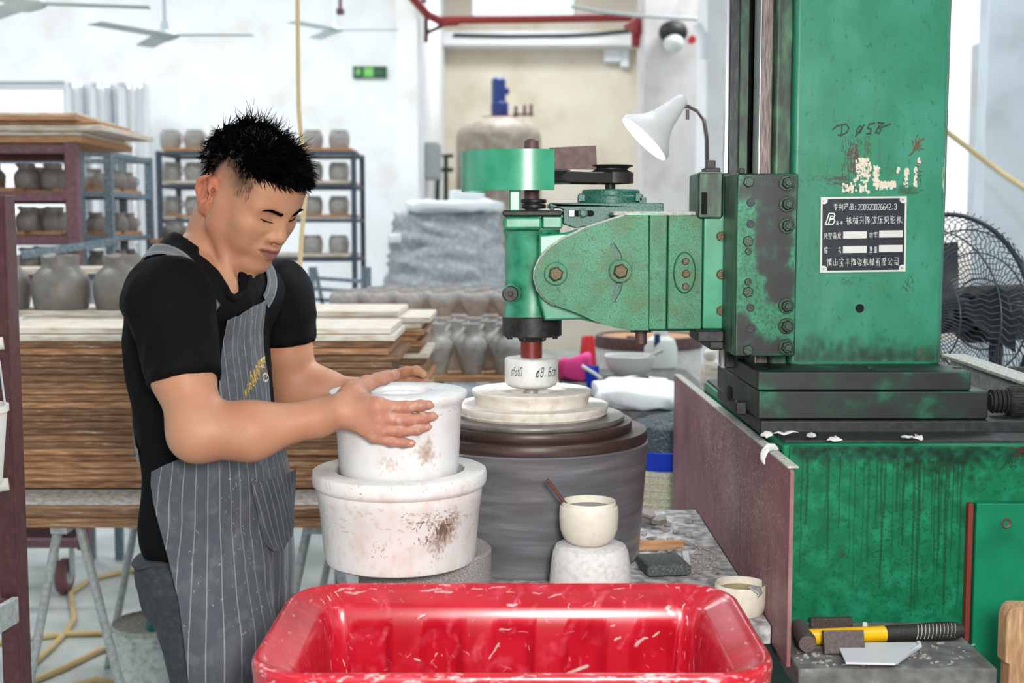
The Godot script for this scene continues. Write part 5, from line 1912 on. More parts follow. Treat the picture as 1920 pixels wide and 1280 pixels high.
	mb.lathe([Vector2(0, yb), Vector2(42 * q, yb), Vector2(46 * q, yb + 0.006), Vector2(49 * q, pc.y - 0.03), Vector2(49 * q, pc.y - 0.003), Vector2(47.5 * q, pc.y), Vector2(45 * q, pc.y - 0.001), Vector2(43 * q, pc.y - 0.03), Vector2(40 * q, pc.y - 0.045), Vector2(0, pc.y - 0.046)], 56)
	part("pot_body", mb, M.cream_glaze, t)
	mb = MB.new()
	mb.xf = Transform3D(Basis(), Vector3(pc.x - 0.003, 0, -d))
	mb.lathe([Vector2(39 * q, pc.y - 0.046), Vector2(44.2 * q, pc.y - 0.024), Vector2(43.4 * q, pc.y - 0.012), Vector2(41 * q, pc.y - 0.018), Vector2(38 * q, pc.y - 0.040), Vector2(39 * q, pc.y - 0.046)], 48)
	part("crust", mb, mat_noise("crust", 0.08, [[0.0, Color(0.36, 0.30, 0.19)], [0.5, Color(0.58, 0.52, 0.38)], [1.0, Color(0.76, 0.73, 0.65)]], 0.06, 0.9), t, "brownish dried crust inside the rim")
	mb = MB.new()
	var fl := []
	for p in [[1404, 1101, 2.012], [1412, 1100, 2.005], [1420, 1104, 2.0], [1426, 1113, 1.998], [1420, 1121, 1.998]]:
		fl.push_back(at(p[0], p[1], p[2] + 0.02))
	mb.tube(fl, [0.003, 0.010, 0.012, 0.008, 0.002], 8, true, 0.15)
	obj("clay_peel", mb, M.galvanised, "grey peel of dried slip stuck to the white pot", "clay peel")


func round_rect(f: float, hx: float, hy: float, r: float) -> Vector2:   # a point of a rounded rectangle; a fair share of the points on the corners
	r = minf(r, minf(hx, hy))
	var s := f * 4.0
	var side := int(s) % 4
	var u := s - int(s)
	var ex := hx - r
	var ey := hy - r
	var h: float = [ex, ey, ex, ey][side]
	var p: Vector2
	const C := 0.28
	if u < 1.0 - C:
		p = Vector2(lerpf(-h, h, u / (1.0 - C)), -([hy, hx, hy, hx][side]))
	else:
		var a := -PI / 2 + (u - 1.0 + C) / C * PI / 2
		p = Vector2(h, -([ey, ex, ey, ex][side])) + Vector2(cos(a), sin(a)) * r
	return p.rotated(side * PI / 2)


func ledge_things() -> void:
	var y := at(1600, 1166, 2.05).y
	# hammer
	var h0 := at_y(1512, 1212, y + 0.014)
	var h1 := at_y(1803, 1200, y + 0.013)
	h0.z = -1.965
	h0 = Vector3(at(1512, 1197, 1.932).x, y + 0.0137, -1.932)
	h1 = Vector3(at(1803, 1185, 1.962).x, y + 0.0148, -1.962)
	var t := thing("hammer", "hammer with yellow and black handle lying on the dusty ledge", "hammer", Vector3(h0.x, y, h0.z))
	var mb := MB.new()
	var m := h0.lerp(h1, 0.5)
	mb.tube([h0, h0.lerp(h1, 0.25), m], [0.0125, 0.0125, 0.0125], 20)
	part("handle", mb, mat_plain("tool_yellow", Color(0.89, 0.68, 0.03), 0.35), t, "bright yellow handle shaft")
	mb = MB.new()
	mb.tube([m, h0.lerp(h1, 0.54), h0.lerp(h1, 0.65), h0.lerp(h1, 0.80), h0.lerp(h1, 0.94), h1], [0.0125, 0.0132, 0.0128, 0.0145, 0.0145, 0.010], 24)
	var grip := part("grip", mb, mat_noise("rubber_black", 0.05, [[0.0, Color(0.09, 0.085, 0.08)], [0.7, Color(0.15, 0.14, 0.13)], [0.85, Color(0.32, 0.29, 0.26)], [1.0, Color(0.5, 0.46, 0.4)]], 0.1, 0.6), t, "black rubber grip")
	for k in 11:
		mb = MB.new()
		var c := h0.lerp(h1, 0.70 + k * 0.024)
		var ar := []
		for j in 7:
			var a := lerpf(-0.5, 1.3, j / 6.0)
			ar.push_back(c + Vector3(0.004 * (j / 6.0 - 0.5), sin(a) * 0.0142, cos(a) * 0.0142))
		mb.tube(ar, [0.0007], 5)
		part("groove", mb, M.pale_dust, grip)
	mb = MB.new()
	mb.tube([h0 + Vector3(-0.004, 0.004, -0.045), h0 + Vector3(-0.004, 0.004, -0.03), h0 + Vector3(-0.006, 0.004, 0.0), h0 + Vector3(-0.008, 0.004, 0.03), h0 + Vector3(-0.009, 0.004, 0.045)], [0.011, 0.015, 0.013, 0.016, 0.013], 20)
	part("head", mb, mat_noise("hammer_head", 0.06, [[0.0, Color(0.22, 0.20, 0.20)], [0.6, Color(0.42, 0.39, 0.38)], [0.8, Color(0.55, 0.28, 0.25)], [1.0, Color(0.75, 0.73, 0.72)]], 0.1, 0.5, 0.4), t)
	# steel blocks
	var blk: StandardMaterial3D = mat_noise("block_steel", 0.05, [[0.0, Color(0.24, 0.20, 0.19)], [0.6, Color(0.30, 0.25, 0.24)], [0.9, Color(0.36, 0.32, 0.31)], [1.0, Color(0.55, 0.51, 0.49)]], 0.2, 0.5, 0.2)
	mb = MB.new()
	mb.box(at(1558, 1168.5, 2.02), Vector3(px_m(80, 2.02), px_m(23, 2.02), 0.012), 0.001, Basis(Vector3(0, 0, 1), 0.02))
	mb.box(Vector3(at(1558, 1184, 2.02).x, (y + at(1558, 1178, 2.02).y) / 2, -2.02), Vector3(0.05, at(1558, 1178, 2.02).y - y, 0.02), 0.001)
	obj("steel_block", mb, blk, "brown steel block standing behind the yellow hammer handle", "steel block")
	mb = MB.new()
	var c := at(1581, 1209, 1.895)
	mb.box(Vector3(c.x, y + 0.0185, c.z), Vector3(px_m(77, 1.925), px_m(43, 1.925), 0.012), 0.001, Basis(Vector3(1, 0, 0), -0.3) * Basis(Vector3(0, 0, 1), 0.01))
	obj("steel_block", mb, blk, "brown steel block tilted in front of the yellow hammer handle", "steel block")
	mb = MB.new()
	mb.box(Vector3(at(1615, 1175, 2.02).x, y + 0.008, -2.0), Vector3(0.009, 0.016, 0.006), 0.002)
	obj("clay_stub", mb, M.clay_scrap_white, "tiny pale clay stub behind the hammer handle", "clay stub")
	# white plastic scraper
	mb = MB.new()
	var out := PackedVector2Array()
	for p in [[1586, 1241], [1678, 1243], [1722, 1213], [1722, 1204], [1640, 1204], [1570, 1206]]:
		var q := at_y(p[0], p[1], y + 0.012)
		out.push_back(Vector2(q.x, -q.z))
	mb.xf = Transform3D(Basis(Vector3(1, 0, 0), Vector3(0, 0, -1), Vector3(0, 1, 0)), Vector3(0, 0, 0))
	mb.prism(out, y + 0.009, y + 0.012)
	mb.xf = Transform3D()
	var lip := [at_y(1722, 1205, y + 0.012), at_y(1724, 1211, y + 0.010), at_y(1680, 1241, y + 0.006)]
	mb.tube(lip, [0.004], 8)
	obj("scraper_sheet", mb, mat_plain("sheet_white", Color(0.80, 0.80, 0.82), 0.35), "white cut sheet lying in front of the hammer grip", "scraper")
	var g := RandomNumberGenerator.new()
	g.seed = 77
	mb = MB.new()
	for k in 150:
		var px := g.randf_range(1495, 1640) if k < 90 else g.randf_range(1690, 1830)
		var p := at_y(px, g.randf_range(1216, 1268) if k < 120 else g.randf_range(1205, 1266), y)
		if p.z > -1.84 or p.z < -2.0: continue
		chip(mb, p, g, g.randf_range(0.002, 0.006))
	obj("clay_crumbs", mb, M.clay_chip, "grey clay crumbs scattered over the ledge", "clay crumbs", "", "stuff")
	# upright wooden board in the right corner
	mb = MB.new()
	out = PackedVector2Array()
	var d := 1.80
	var bx0 := at(1886, 1200, d).x
	var by1 := at(1886, 1137, d).y
	for p in [[0.0, 0.0], [0.0, -0.018], [0.004, -0.006], [0.012, 0.0], [0.16, 0.0]]:
		out.push_back(Vector2(bx0 + p[0], by1 + p[1]))
	out[0] = Vector2(bx0, by1 - 0.085)
	out.insert(0, Vector2(bx0 + 0.006, by1 - 0.088))
	out.insert(0, Vector2(bx0 + 0.006, 0.0))
	out.push_back(Vector2(bx0 + 0.16, 0.0))
	mb.prism(out, -d - 0.03, -d, 0.002)
	obj("wooden_board", mb, mat_noise("plain_wood", 0.02, [[0.0, Color(0.52, 0.38, 0.26)], [0.6, Color(0.64, 0.50, 0.36)], [1.0, Color(0.76, 0.66, 0.54)]], 0.3, 0.75, 0.0, 4, Vector3(4, 0.6, 4)), "upright tan wooden board with rounded corner at the lower right", "board")


# ------------------------------------------------------------------ the potter
var HX := Transform3D()      # head space: x to his left, y up, z to the front
var HS := 0.94
var FWD := Vector3(cos(0.54), 0, sin(0.54))
var SIDE := Vector3(-sin(0.54), 0, cos(0.54))    # towards his right hand, which is the nearer one


func hp(x: float, y: float, z: float) -> Vector3:
	return HX * Vector3(x, y, z)


func torso_field(f: Field, less: float) -> void:
	var b := Basis(-SIDE, Vector3.UP, FWD)
	f.egg(at(372, 640, 2.2), Vector3(0.148, 0.200, 0.092) - Vector3.ONE * less, b, 0.05)
	f.limb(at(322, 560, 2.06), at(512, 552, 2.34), 0.056 - less, 0.052 - less, 0.045)
	f.limb(at(366, 518, 2.22), at(325, 544, 2.08), 0.052 - less, 0.047 - less, 0.04)
	f.limb(at(380, 530, 2.23), at(488, 552, 2.32), 0.046 - less, 0.043 - less, 0.04)
	f.egg(at(392, 840, 2.2), Vector3(0.132, 0.2, 0.094) - Vector3.ONE * less, b, 0.06)
	f.egg(at(400, 990, 2.2), Vector3(0.140, 0.10, 0.104) - Vector3.ONE * less, b, 0.06)


func on_mould(px: float, py: float, r: float) -> Vector3:   # the near side of a cylinder round the held mould's axis
	var c := at(747, 740, 2.1)
	var v := at(px, py, 1.0) - Vector3(0, EYE, 0)
	var a := Vector2(v.x, v.z)
	var o := Vector2(-c.x, 2.1)
	var bb := o.dot(a)
	var disc := bb * bb - a.length_squared() * (o.length_squared() - r * r)
	var s := (-bb - sqrt(maxf(disc, 0.0))) / a.length_squared()
	return Vector3(0, EYE, 0) + v * s


func finger(f: Field, pts: Array, radii: Array, k := 0.0035) -> void:
	for i in pts.size() - 1:
		f.limb(pts[i], pts[i + 1], radii[i], radii[i + 1], k if i > 0 else 0.006)
		if i > 0: f.egg(pts[i], Vector3.ONE * (radii[i] * 1.01), Basis(), 0.004)


func arm_fields() -> Array:
	# right arm, nearer to the camera
	var f := Field.new()
	f.limb(at(314, 575, 2.05), at(340, 700, 2.0), 0.050, 0.0485, 0.02)
	f.limb(at(342, 690, 2.0), at(371, 808, 1.965), 0.049, 0.041, 0.02)
	f.egg(at(368, 818, 1.967), Vector3(0.034, 0.032, 0.034), Basis(), 0.03)
	f.limb(at(376, 806, 1.965), at(468, 808, 1.972), 0.042, 0.0425, 0.03)
	f.limb(at(468, 808, 1.972), at(598, 783, 1.998), 0.0425, 0.0275, 0.03)
	f.limb(at(598, 783, 1.998), on_mould(637, 770, 0.138), 0.0275, 0.0245, 0.02)
	var wr := on_mould(637, 770, 0.138)
	var rt := 0.1245
	var mcp := [on_mould(708, 762, 0.131), on_mould(711, 784, 0.131), on_mould(709, 803, 0.130), on_mould(702, 818, 0.128)]
	var chains := [
		[mcp[0], on_mould(760, 763, rt + 0.001), on_mould(788, 760, rt + 0.001), on_mould(804, 758.5, rt)],
		[mcp[1], on_mould(761, 787, rt), on_mould(793, 783.5, rt - 0.001), on_mould(811, 780.5, rt - 0.002)],
		[mcp[2], on_mould(750, 808, rt - 0.001), on_mould(783, 804.5, rt - 0.002), on_mould(801, 800, rt - 0.003)],
		[mcp[3], on_mould(733, 827.5, rt - 0.003), on_mould(757, 830, rt - 0.004), on_mould(772, 831, rt - 0.004)]]
	var rad := [[0.0108, 0.0095, 0.0087, 0.0074], [0.0106, 0.0096, 0.0088, 0.0075], [0.0100, 0.0089, 0.0081, 0.0069], [0.0096, 0.0081, 0.0074, 0.0062]]
	for i in 4:
		f.limb(wr.lerp(mcp[i], 0.15), mcp[i], 0.0185 if i < 3 else 0.016, 0.0124 - i * 0.0006, 0.010)
		finger(f, chains[i], rad[i])
	var th := [at(662, 742, 2.02), at(688, 719, 2.055), at(720, 709, 2.095), at(741, 702.5, 2.12)]
	f.limb(wr, th[0], 0.020, 0.0175, 0.02)
	f.limb(th[0], th[1], 0.0185, 0.0132, 0.02)
	f.limb(th[0], mcp[0], 0.015, 0.0105, 0.018)
	f.limb(th[1], th[2], 0.0125, 0.0106, 0.008)
	f.limb(th[2], th[3], 0.0108, 0.0086, 0.006)
	# left arm on the far side
	var g := Field.new()
	g.limb(at(524, 560, 2.34), at(538, 660, 2.345), 0.047, 0.045, 0.02)
	g.limb(at(538, 660, 2.345), at(556, 735, 2.35), 0.044, 0.040, 0.02)
	g.limb(at(556, 733, 2.35), at(600, 735, 2.35), 0.0405, 0.040, 0.03)
	g.limb(at(600, 735, 2.35), at(668, 738, 2.335), 0.040, 0.026, 0.03)
	var lw := at(694, 730, 2.31)
	g.limb(at(668, 738, 2.335), lw, 0.026, 0.023, 0.02)
	var lm := [at(728, 706, 2.272), at(730, 724, 2.278), at(730, 742, 2.282), at(726, 758, 2.282)]
	var lc := [
		[lm[0], at(763, 697, 2.252), at(781, 695, 2.236), at(795, 702, 2.222)],
		[lm[1], at(770, 716, 2.255), at(795, 716, 2.240), at(812, 724, 2.228)],
		[lm[2], at(772, 738, 2.258), at(797, 738, 2.244), at(812, 742, 2.230)],
		[lm[3], at(762, 760, 2.262), at(784, 761, 2.250), at(798, 763, 2.238)]]
	for i in 4:
		g.limb(lw, lm[i], 0.0185, 0.0124, 0.010)
		finger(g, lc[i], rad[i])
	g.limb(lw, at(706, 716, 2.262), 0.019, 0.015, 0.016)
	g.limb(at(706, 716, 2.262), at(712, 712, 2.225), 0.014, 0.011, 0.01)
	g.limb(at(712, 712, 2.225), at(722, 711, 2.195), 0.011, 0.009, 0.006)
	return [f, g, th, chains, lc]


func hair_low(q: Vector3) -> float:   # how far down the long hair reaches
	if q.z > 0.060: return 0.080
	var p := [[-0.14, -0.030], [-0.062, -0.004], [-0.046, 0.018], [-0.034, 0.056], [-0.022, 0.086], [0.0, 0.079], [0.024, 0.067], [0.046, 0.075], [0.070, 0.080]]
	for i in p.size() - 1:
		if q.z <= p[i + 1][0]:
			return lerpf(p[i][1], p[i + 1][1], (q.z - p[i][0]) / (p[i + 1][0] - p[i][0]))
	return 0.08


func head_field() -> Field:
	var f := Field.new()
	torso_field(f, 0.013)
	var s := HS
	var hb := HX.basis.orthonormalized()
	var e := func(x: float, y: float, z: float, r: Vector3, k: float, op := 0, b := Basis()) -> void:
		f.egg(hp(x, y, z), r * s, hb * b, k, op)
	e.call(0, 0.047, -0.018, Vector3(0.076, 0.088, 0.103), 0.02)
	e.call(0, 0.048, 0.036, Vector3(0.064, 0.058, 0.055), 0.03)
	e.call(0, -0.018, 0.028, Vector3(0.064, 0.074, 0.062), 0.03)
	for q in [-1.0, 1.0]:
		f.limb(hp(q * 0.053, -0.046, 0.004), hp(q * 0.022, -0.086, 0.060), 0.023 * s, 0.020 * s, 0.03)
		f.limb(hp(q * 0.060, -0.008, -0.004), hp(q * 0.053, -0.046, 0.004), 0.016 * s, 0.020 * s, 0.02)
		f.limb(hp(q * 0.058, -0.048, 0.004), hp(q * 0.040, -0.076, 0.038), 0.0135 * s, 0.013 * s, 0.012)
		f.limb(hp(q * 0.040, -0.076, 0.038), hp(q * 0.014, -0.096, 0.068), 0.013 * s, 0.013 * s, 0.012)
		e.call(q * 0.046, -0.014, 0.056, Vector3(0.024, 0.021, 0.022), 0.025)
		e.call(q * 0.040, -0.045, 0.052, Vector3(0.022, 0.024, 0.024), 0.02)
		f.limb(hp(q * 0.048, 0.028, 0.064), hp(q * 0.010, 0.027, 0.0845), 0.0105 * s, 0.010 * s, 0.016)
	e.call(0, -0.089, 0.072, Vector3(0.026, 0.019, 0.020), 0.02)
	e.call(0, -0.052, 0.077, Vector3(0.033, 0.026, 0.024), 0.015)
	for q in [-1.0, 1.0]:
		e.call(q * 0.033, 0.015, 0.098, Vector3(0.019, 0.010, 0.017), 0.02, 1)
		e.call(q * 0.032, 0.0125, 0.0665, Vector3(0.0170, 0.0125, 0.0150), 0.006)
		f.limb(hp(q * 0.020, 0.0225, 0.080), hp(q * 0.046, 0.0205, 0.070), 0.0016 * s, 0.0012 * s, 0.004, 1)
	f.limb(hp(0, 0.020, 0.084), hp(0, -0.012, 0.0980), 0.0078 * s, 0.0100 * s, 0.012)
	e.call(0, -0.019, 0.0990, Vector3(0.0135, 0.0115, 0.0125), 0.008)
	for q in [-1.0, 1.0]:
		e.call(q * 0.0150, -0.0235, 0.0900, Vector3(0.0085, 0.0085, 0.0115), 0.006)
		e.call(q * 0.0075, -0.0320, 0.0950, Vector3(0.0036, 0.003, 0.0055), 0.004, 1)
	for q in [-1.0, 1.0]:
		f.limb(hp(q * 0.0275, -0.0490, 0.0860), hp(q * 0.004, -0.0435, 0.1015), 0.0042 * s, 0.0060 * s, 0.005)
		f.limb(hp(q * 0.0245, -0.0535, 0.0860), hp(0.0, -0.0570, 0.0990), 0.0046 * s, 0.0078 * s, 0.005)
		f.limb(hp(q * 0.0290, -0.0505, 0.0895), hp(0, -0.0500, 0.1080), 0.0012 * s, 0.0016 * s, 0.004, 1)
	# ears
	var ec := Vector3(0, -0.002, -0.018)
	var es := Vector3(0, -0.008, -0.016)
	var er := func(q: float, x: float, y: float, z: float) -> Vector3: return hp(q * (0.070 + (x - 0.070) * 1.2), ec.y + (y - ec.y) * 1.04 + es.y - 0.001, ec.z + (z - ec.z) * 1.2 + es.z)
	for q in [-1.0, 1.0]:
		var tilt := Basis(Vector3(1, 0, 0), -0.22) * Basis(Vector3(0, 1, 0), q * 0.42)
		var eg := func(x: float, y: float, z: float, r: Vector3, k: float, op := 0, b := Basis()) -> void:
			f.egg(er.call(q, x, y, z), r * s * 1.22, hb * b, k, op)
		eg.call(0.0735, -0.001, -0.020, Vector3(0.0058, 0.030, 0.0175), 0.006, 0, tilt)
		var rim := [[0.071, -0.026, -0.007], [0.0745, -0.016, -0.024], [0.078, 0.002, -0.034], [0.0795, 0.018, -0.035], [0.0775, 0.029, -0.026], [0.074, 0.031, -0.014], [0.071, 0.022, -0.006]]
		for i in rim.size() - 1:
			f.limb(er.call(q, rim[i][0], rim[i][1], rim[i][2]), er.call(q, rim[i + 1][0], rim[i + 1][1], rim[i + 1][2]), 0.0052 * s, 0.0052 * s, 0.0025)
		eg.call(0.0715, -0.026, -0.012, Vector3(0.0055, 0.0095, 0.008), 0.004)
		eg.call(0.081, -0.002, -0.014, Vector3(0.010, 0.012, 0.0075), 0.003, 1)
		eg.call(0.082, 0.017, -0.022, Vector3(0.005, 0.009, 0.006), 0.004, 1)
		f.limb(er.call(q, 0.0745, -0.012, -0.020), er.call(q, 0.0765, 0.010, -0.020), 0.0036 * s, 0.003 * s, 0.003)
	# neck, throat and the top of the chest inside the collar
	f.limb(hp(0.002, -0.020, -0.042), at(379, 520, 2.22), 0.051, 0.055, 0.014)
	f.limb(hp(0, -0.070, -0.004), at(412, 552, 2.2), 0.020, 0.026, 0.010)
	f.limb(hp(-0.055, -0.03, -0.02), at(440, 566, 2.15), 0.010, 0.008, 0.015)
	f.limb(hp(0.055, -0.03, -0.02), at(458, 566, 2.17), 0.012, 0.009, 0.012)
	for q in [-1.0, 1.0]:
		f.limb(hp(q * 0.066, -0.050, -0.016), hp(q * 0.052, -0.082, 0.024), 0.0045 * s, 0.006 * s, 0.008, 1)
		f.limb(hp(q * 0.052, -0.082, 0.024), hp(q * 0.014, -0.113, 0.058), 0.006 * s, 0.007 * s, 0.008, 1)
	return f


func srgb(r: float, g: float, b: float) -> Color:
	return Color(r, g, b).srgb_to_linear()


func person() -> void:
	# head turned to the right of the picture, bowed over the mould
	var yaw := deg_to_rad(30.0)
	var bow := deg_to_rad(33.0)
	var roll := deg_to_rad(2.0)
	var fz := Vector3(cos(yaw) * cos(bow), -sin(bow), sin(yaw) * cos(bow))
	var fx := Vector3.UP.cross(fz).normalized()
	var fy := fz.cross(fx)
	HX = Transform3D(Basis(fx * cos(roll) + fy * sin(roll), fy * cos(roll) - fx * sin(roll), fz) * Basis.from_scale(Vector3.ONE * HS), Vector3(-0.4600, EYE + 0.0465, -2.2))
	var root := thing("person", "man in a black shirt and pinstriped grey apron bending over a white mould", "person", Vector3(at(400, 900, 2.2).x, 0, -2.2))
	var arms := arm_fields()
	var head := head_field()
	var fr: Field = arms[0]
	var fl: Field = arms[1]
	var body := MB.new()
	body.tinted = true
	body.tint = Color(1, 1, 1)
	# torso under the clothes, head and neck, arms, hands: one skin
	head.net(body, AABB(at(320, 560, 2.36), Vector3.ZERO).expand(at(600, 205, 2.0)).expand(at(320, 205, 2.36)).expand(at(560, 600, 2.0)), 0.0031)
	var inner := Field.new()
	torso_field(inner, 0.012)
	inner.limb(at(384, 1060, 2.14), at(404, 1210, 2.1), 0.068, 0.06, 0.04)
	inner.limb(at(430, 1060, 2.27), at(452, 1210, 2.28), 0.068, 0.06, 0.04)
	inner.net(body, AABB(Vector3(-0.85, 0.7, -2.5), Vector3(0.65, 0.72, 0.65)), 0.014)
	fr.net(body, AABB(at(250, 880, 2.12), Vector3.ZERO).expand(at(610, 520, 1.88)).expand(at(250, 520, 1.88)).expand(at(610, 880, 2.12)), 0.004)
	var hand_box := AABB(at(604, 850, 2.16), Vector3.ZERO).expand(at(604, 690, 2.16)).expand(at(840, 690, 1.93)).expand(at(840, 850, 1.93))
	hand_box.position.x = at(608, 780, 2.0).x
	fr.net(body, hand_box, 0.002)
	fl.net(body, AABB(at(480, 800, 2.42), Vector3.ZERO).expand(at(840, 540, 2.15)).expand(at(480, 540, 2.15)).expand(at(840, 800, 2.42)), 0.0032)
	paint_skin(body, arms)
	var skin := mat_plain("skin", Color.WHITE, 0.5)
	skin.metallic_specular = 0.38
	skin.vertex_color_use_as_albedo = true
	skin.subsurf_scatter_enabled = true
	skin.subsurf_scatter_strength = 0.03
	skin.heightmap_enabled = true
	skin.heightmap_texture = noise_tex(0.12, [[0.0, Color.BLACK], [1.0, Color.WHITE]], 3, 5, 256)
	skin.heightmap_scale = 0.02
	skin.uv1_triplanar = true
	skin.uv1_world_triplanar = true
	skin.uv1_scale = Vector3.ONE * 14.0
	part("body", body, skin, root)
	nails(root, arms, skin)
	hair(root, head)
	clothes(root)


func paint_skin(mb: MB, arms: Array) -> void:
	var inv := HX.affine_inverse()
	var nz := FastNoiseLite.new()
	nz.frequency = 9.0
	nz.fractal_octaves = 3
	nz.seed = 2
	var base := srgb(0.69, 0.505, 0.395)
	var ruddy := srgb(0.655, 0.435, 0.34)
	var pink := srgb(0.70, 0.48, 0.41)
	var lip := srgb(0.48, 0.29, 0.275)
	var dark := srgb(0.11, 0.09, 0.085)
	var hair_c := srgb(0.13, 0.115, 0.105)
	var dust := srgb(0.74, 0.66, 0.62)
	var th: Array = arms[2]
	var chains: Array = arms[3]
	for i in mb.v.size():
		var p := mb.v[i]
		var c := base.lerp(ruddy, clampf(0.25 + nz.get_noise_3dv(p) * 0.8, 0.0, 0.7))
		var q := inv * p
		if q.length() < 0.19:
			# lips
			var w := q.x / 0.0305
			if absf(w) < 1.0 and q.z > 0.07:
				var up := -0.0405 - 0.005 * w * w + 0.0012 * absf(w)
				var lo := -0.0635 + 0.0105 * w * w
				var ff := clampf((up - q.y) / 0.0025, 0, 1) * clampf((q.y - lo) / 0.003, 0, 1) * clampf((1.0 - absf(w)) * 6.0, 0, 1)
				c = c.lerp(lip, ff * 0.9)
				if absf(q.y + 0.0498) < 0.0012: c = c.lerp(dark, 0.5)
			# moustache shadow
			if absf(q.x) < 0.026 and q.y < -0.031 and q.y > -0.041 and q.z > 0.07:
				c = c.lerp(hair_c, 0.16)
			# ears and cheeks
			if q.y > -0.044 and q.y < 0.036 and q.z > -0.066: c = c.lerp(srgb(0.70, 0.37, 0.285), 0.6 * clampf((absf(q.x) - 0.0705) / 0.004, 0, 1) * clampf((-0.008 - q.z) / 0.012, 0, 1))
			c = c.lerp(srgb(0.72, 0.43, 0.34), 0.35 * clampf(1.0 - (Vector3(absf(q.x), q.y, q.z) - Vector3(0.045, -0.008, 0.062)).length() / 0.03, 0, 1))
			# darker lids, lash line
			var e := Vector3(absf(q.x), q.y, q.z) - Vector3(0.032, 0.012, 0.072)
			if e.length() < 0.021: c = c.lerp(srgb(0.62, 0.42, 0.33), 0.35 * (1.0 - e.length() / 0.021))
			# nostrils
			if q.y < -0.0285 and q.y > -0.0345 and q.z > 0.086 and absf(absf(q.x) - 0.0075) < 0.0042: c = c.lerp(dark, 0.55)
			# cropped hair at the sides and the back
			var lo2 := hair_low(q)
			var f := 0.0
			if absf(q.x) > 0.03 or q.z < -0.03 or q.y > lo2:
				f = pow(clampf((q.y - lo2 + 0.046) / 0.046, 0.0, 1.0), 0.85) * 0.96
				if q.z > 0.03 and q.y < lo2: f *= clampf((0.062 - q.z) / 0.03, 0.0, 1.0)
				if q.length() > 0.155 and q.y < -0.02: f = 0.0
				f = clampf(f + nz.get_noise_3dv(p * 9.0) * 0.12 * signf(f), 0.0, 0.97)
			if q.z < -0.04 and absf(q.x) > 0.066 and q.y < 0.03: f = 0.0
			c = c.lerp(hair_c, f)
			# small moles
			for m in [Vector3(-0.053, -0.001, 0.050), Vector3(-0.055, -0.011, 0.049)]:
				if q.distance_to(m) < 0.0028: c = c.lerp(dark, 0.7)
		elif p.x > at(640, 780, 2.0).x and p.y < EYE - 0.22 and p.z > -2.2:
			# hands ruddier towards the fingers, with clay dust
			var f := clampf((pix(p).x - 640.0) / 110.0, 0.0, 1.0)
			c = c.lerp(pink, 0.25 + 0.5 * f)
			c = c.lerp(dust, clampf(nz.get_noise_3dv(p * 6.0) * 1.6 - 0.25, 0.0, 0.5) * f)
			for ch in chains:
				for j in [1, 2]:
					if p.distance_to((ch[j] as Vector3) + Vector3(0, 0, 0.009)) < 0.0065: c = c.lerp(srgb(0.56, 0.34, 0.29), 0.30)
		mb.c[i] = c


func nails(root: Node3D, arms: Array, skin: Material) -> void:
	var nail := mat_plain("nail", Color(0.70, 0.50, 0.43), 0.3)
	var th: Array = arms[2]
	var tips := [[th[3], th[3] - th[2], Vector3(-0.25, 0.45, 0.85), 0.0076, 0.0086]]
	for i in 4:
		var ch: Array = arms[3][i]
		var n: Vector3 = ch[3] - at(747, 740, 2.1)
		n.y = 0
		tips.push_back([ch[3], ch[3] - ch[2], n.normalized() + Vector3(0, -0.1 + 0.1 * i, 0.0), [0.0062, 0.0064, 0.0058, 0.0052][i], [0.0072, 0.0074, 0.0066, 0.0058][i]])
	for t in tips:
		var z: Vector3 = (t[2] as Vector3).normalized()
		var y: Vector3 = (t[1] as Vector3).normalized()
		y = (y - z * y.dot(z)).normalized()
		var mb := MB.new()
		mb.ball((t[0] as Vector3) + z * (t[3] * 1.04), Vector3(t[3] * 0.80, t[4], 0.0018), Basis(y.cross(z), y, z), 16)
		part("fingernail", mb, nail, root)


func strand(mb: MB, p: Vector3, d: Vector3, bend: Vector3, len: float, r: float) -> void:
	var a := p
	var n := 4
	var side := d.cross(Vector3(0.3, 0.9, 0.2)).normalized()
	var up := side.cross(d).normalized()
	var f := mb.v.size()
	for i in n + 1:
		var s := float(i) / n
		var c := p + d * (len * s) + bend * (len * s * s)
		var w := r * (1.0 - s * s * 0.96)
		for k in 3:
			var o := side * cos(TAU * k / 3) + up * sin(TAU * k / 3)
			mb.v.push_back(c + o * w)
			mb.n.push_back(o)
			mb.t.push_back(Vector2.ZERO)
	for i in n:
		for k in 3:
			var q := f + i * 3 + k
			var e := f + i * 3 + (k + 1) % 3
			mb.ix.append_array(PackedInt32Array([q, q + 3, e, e, q + 3, e + 3]))


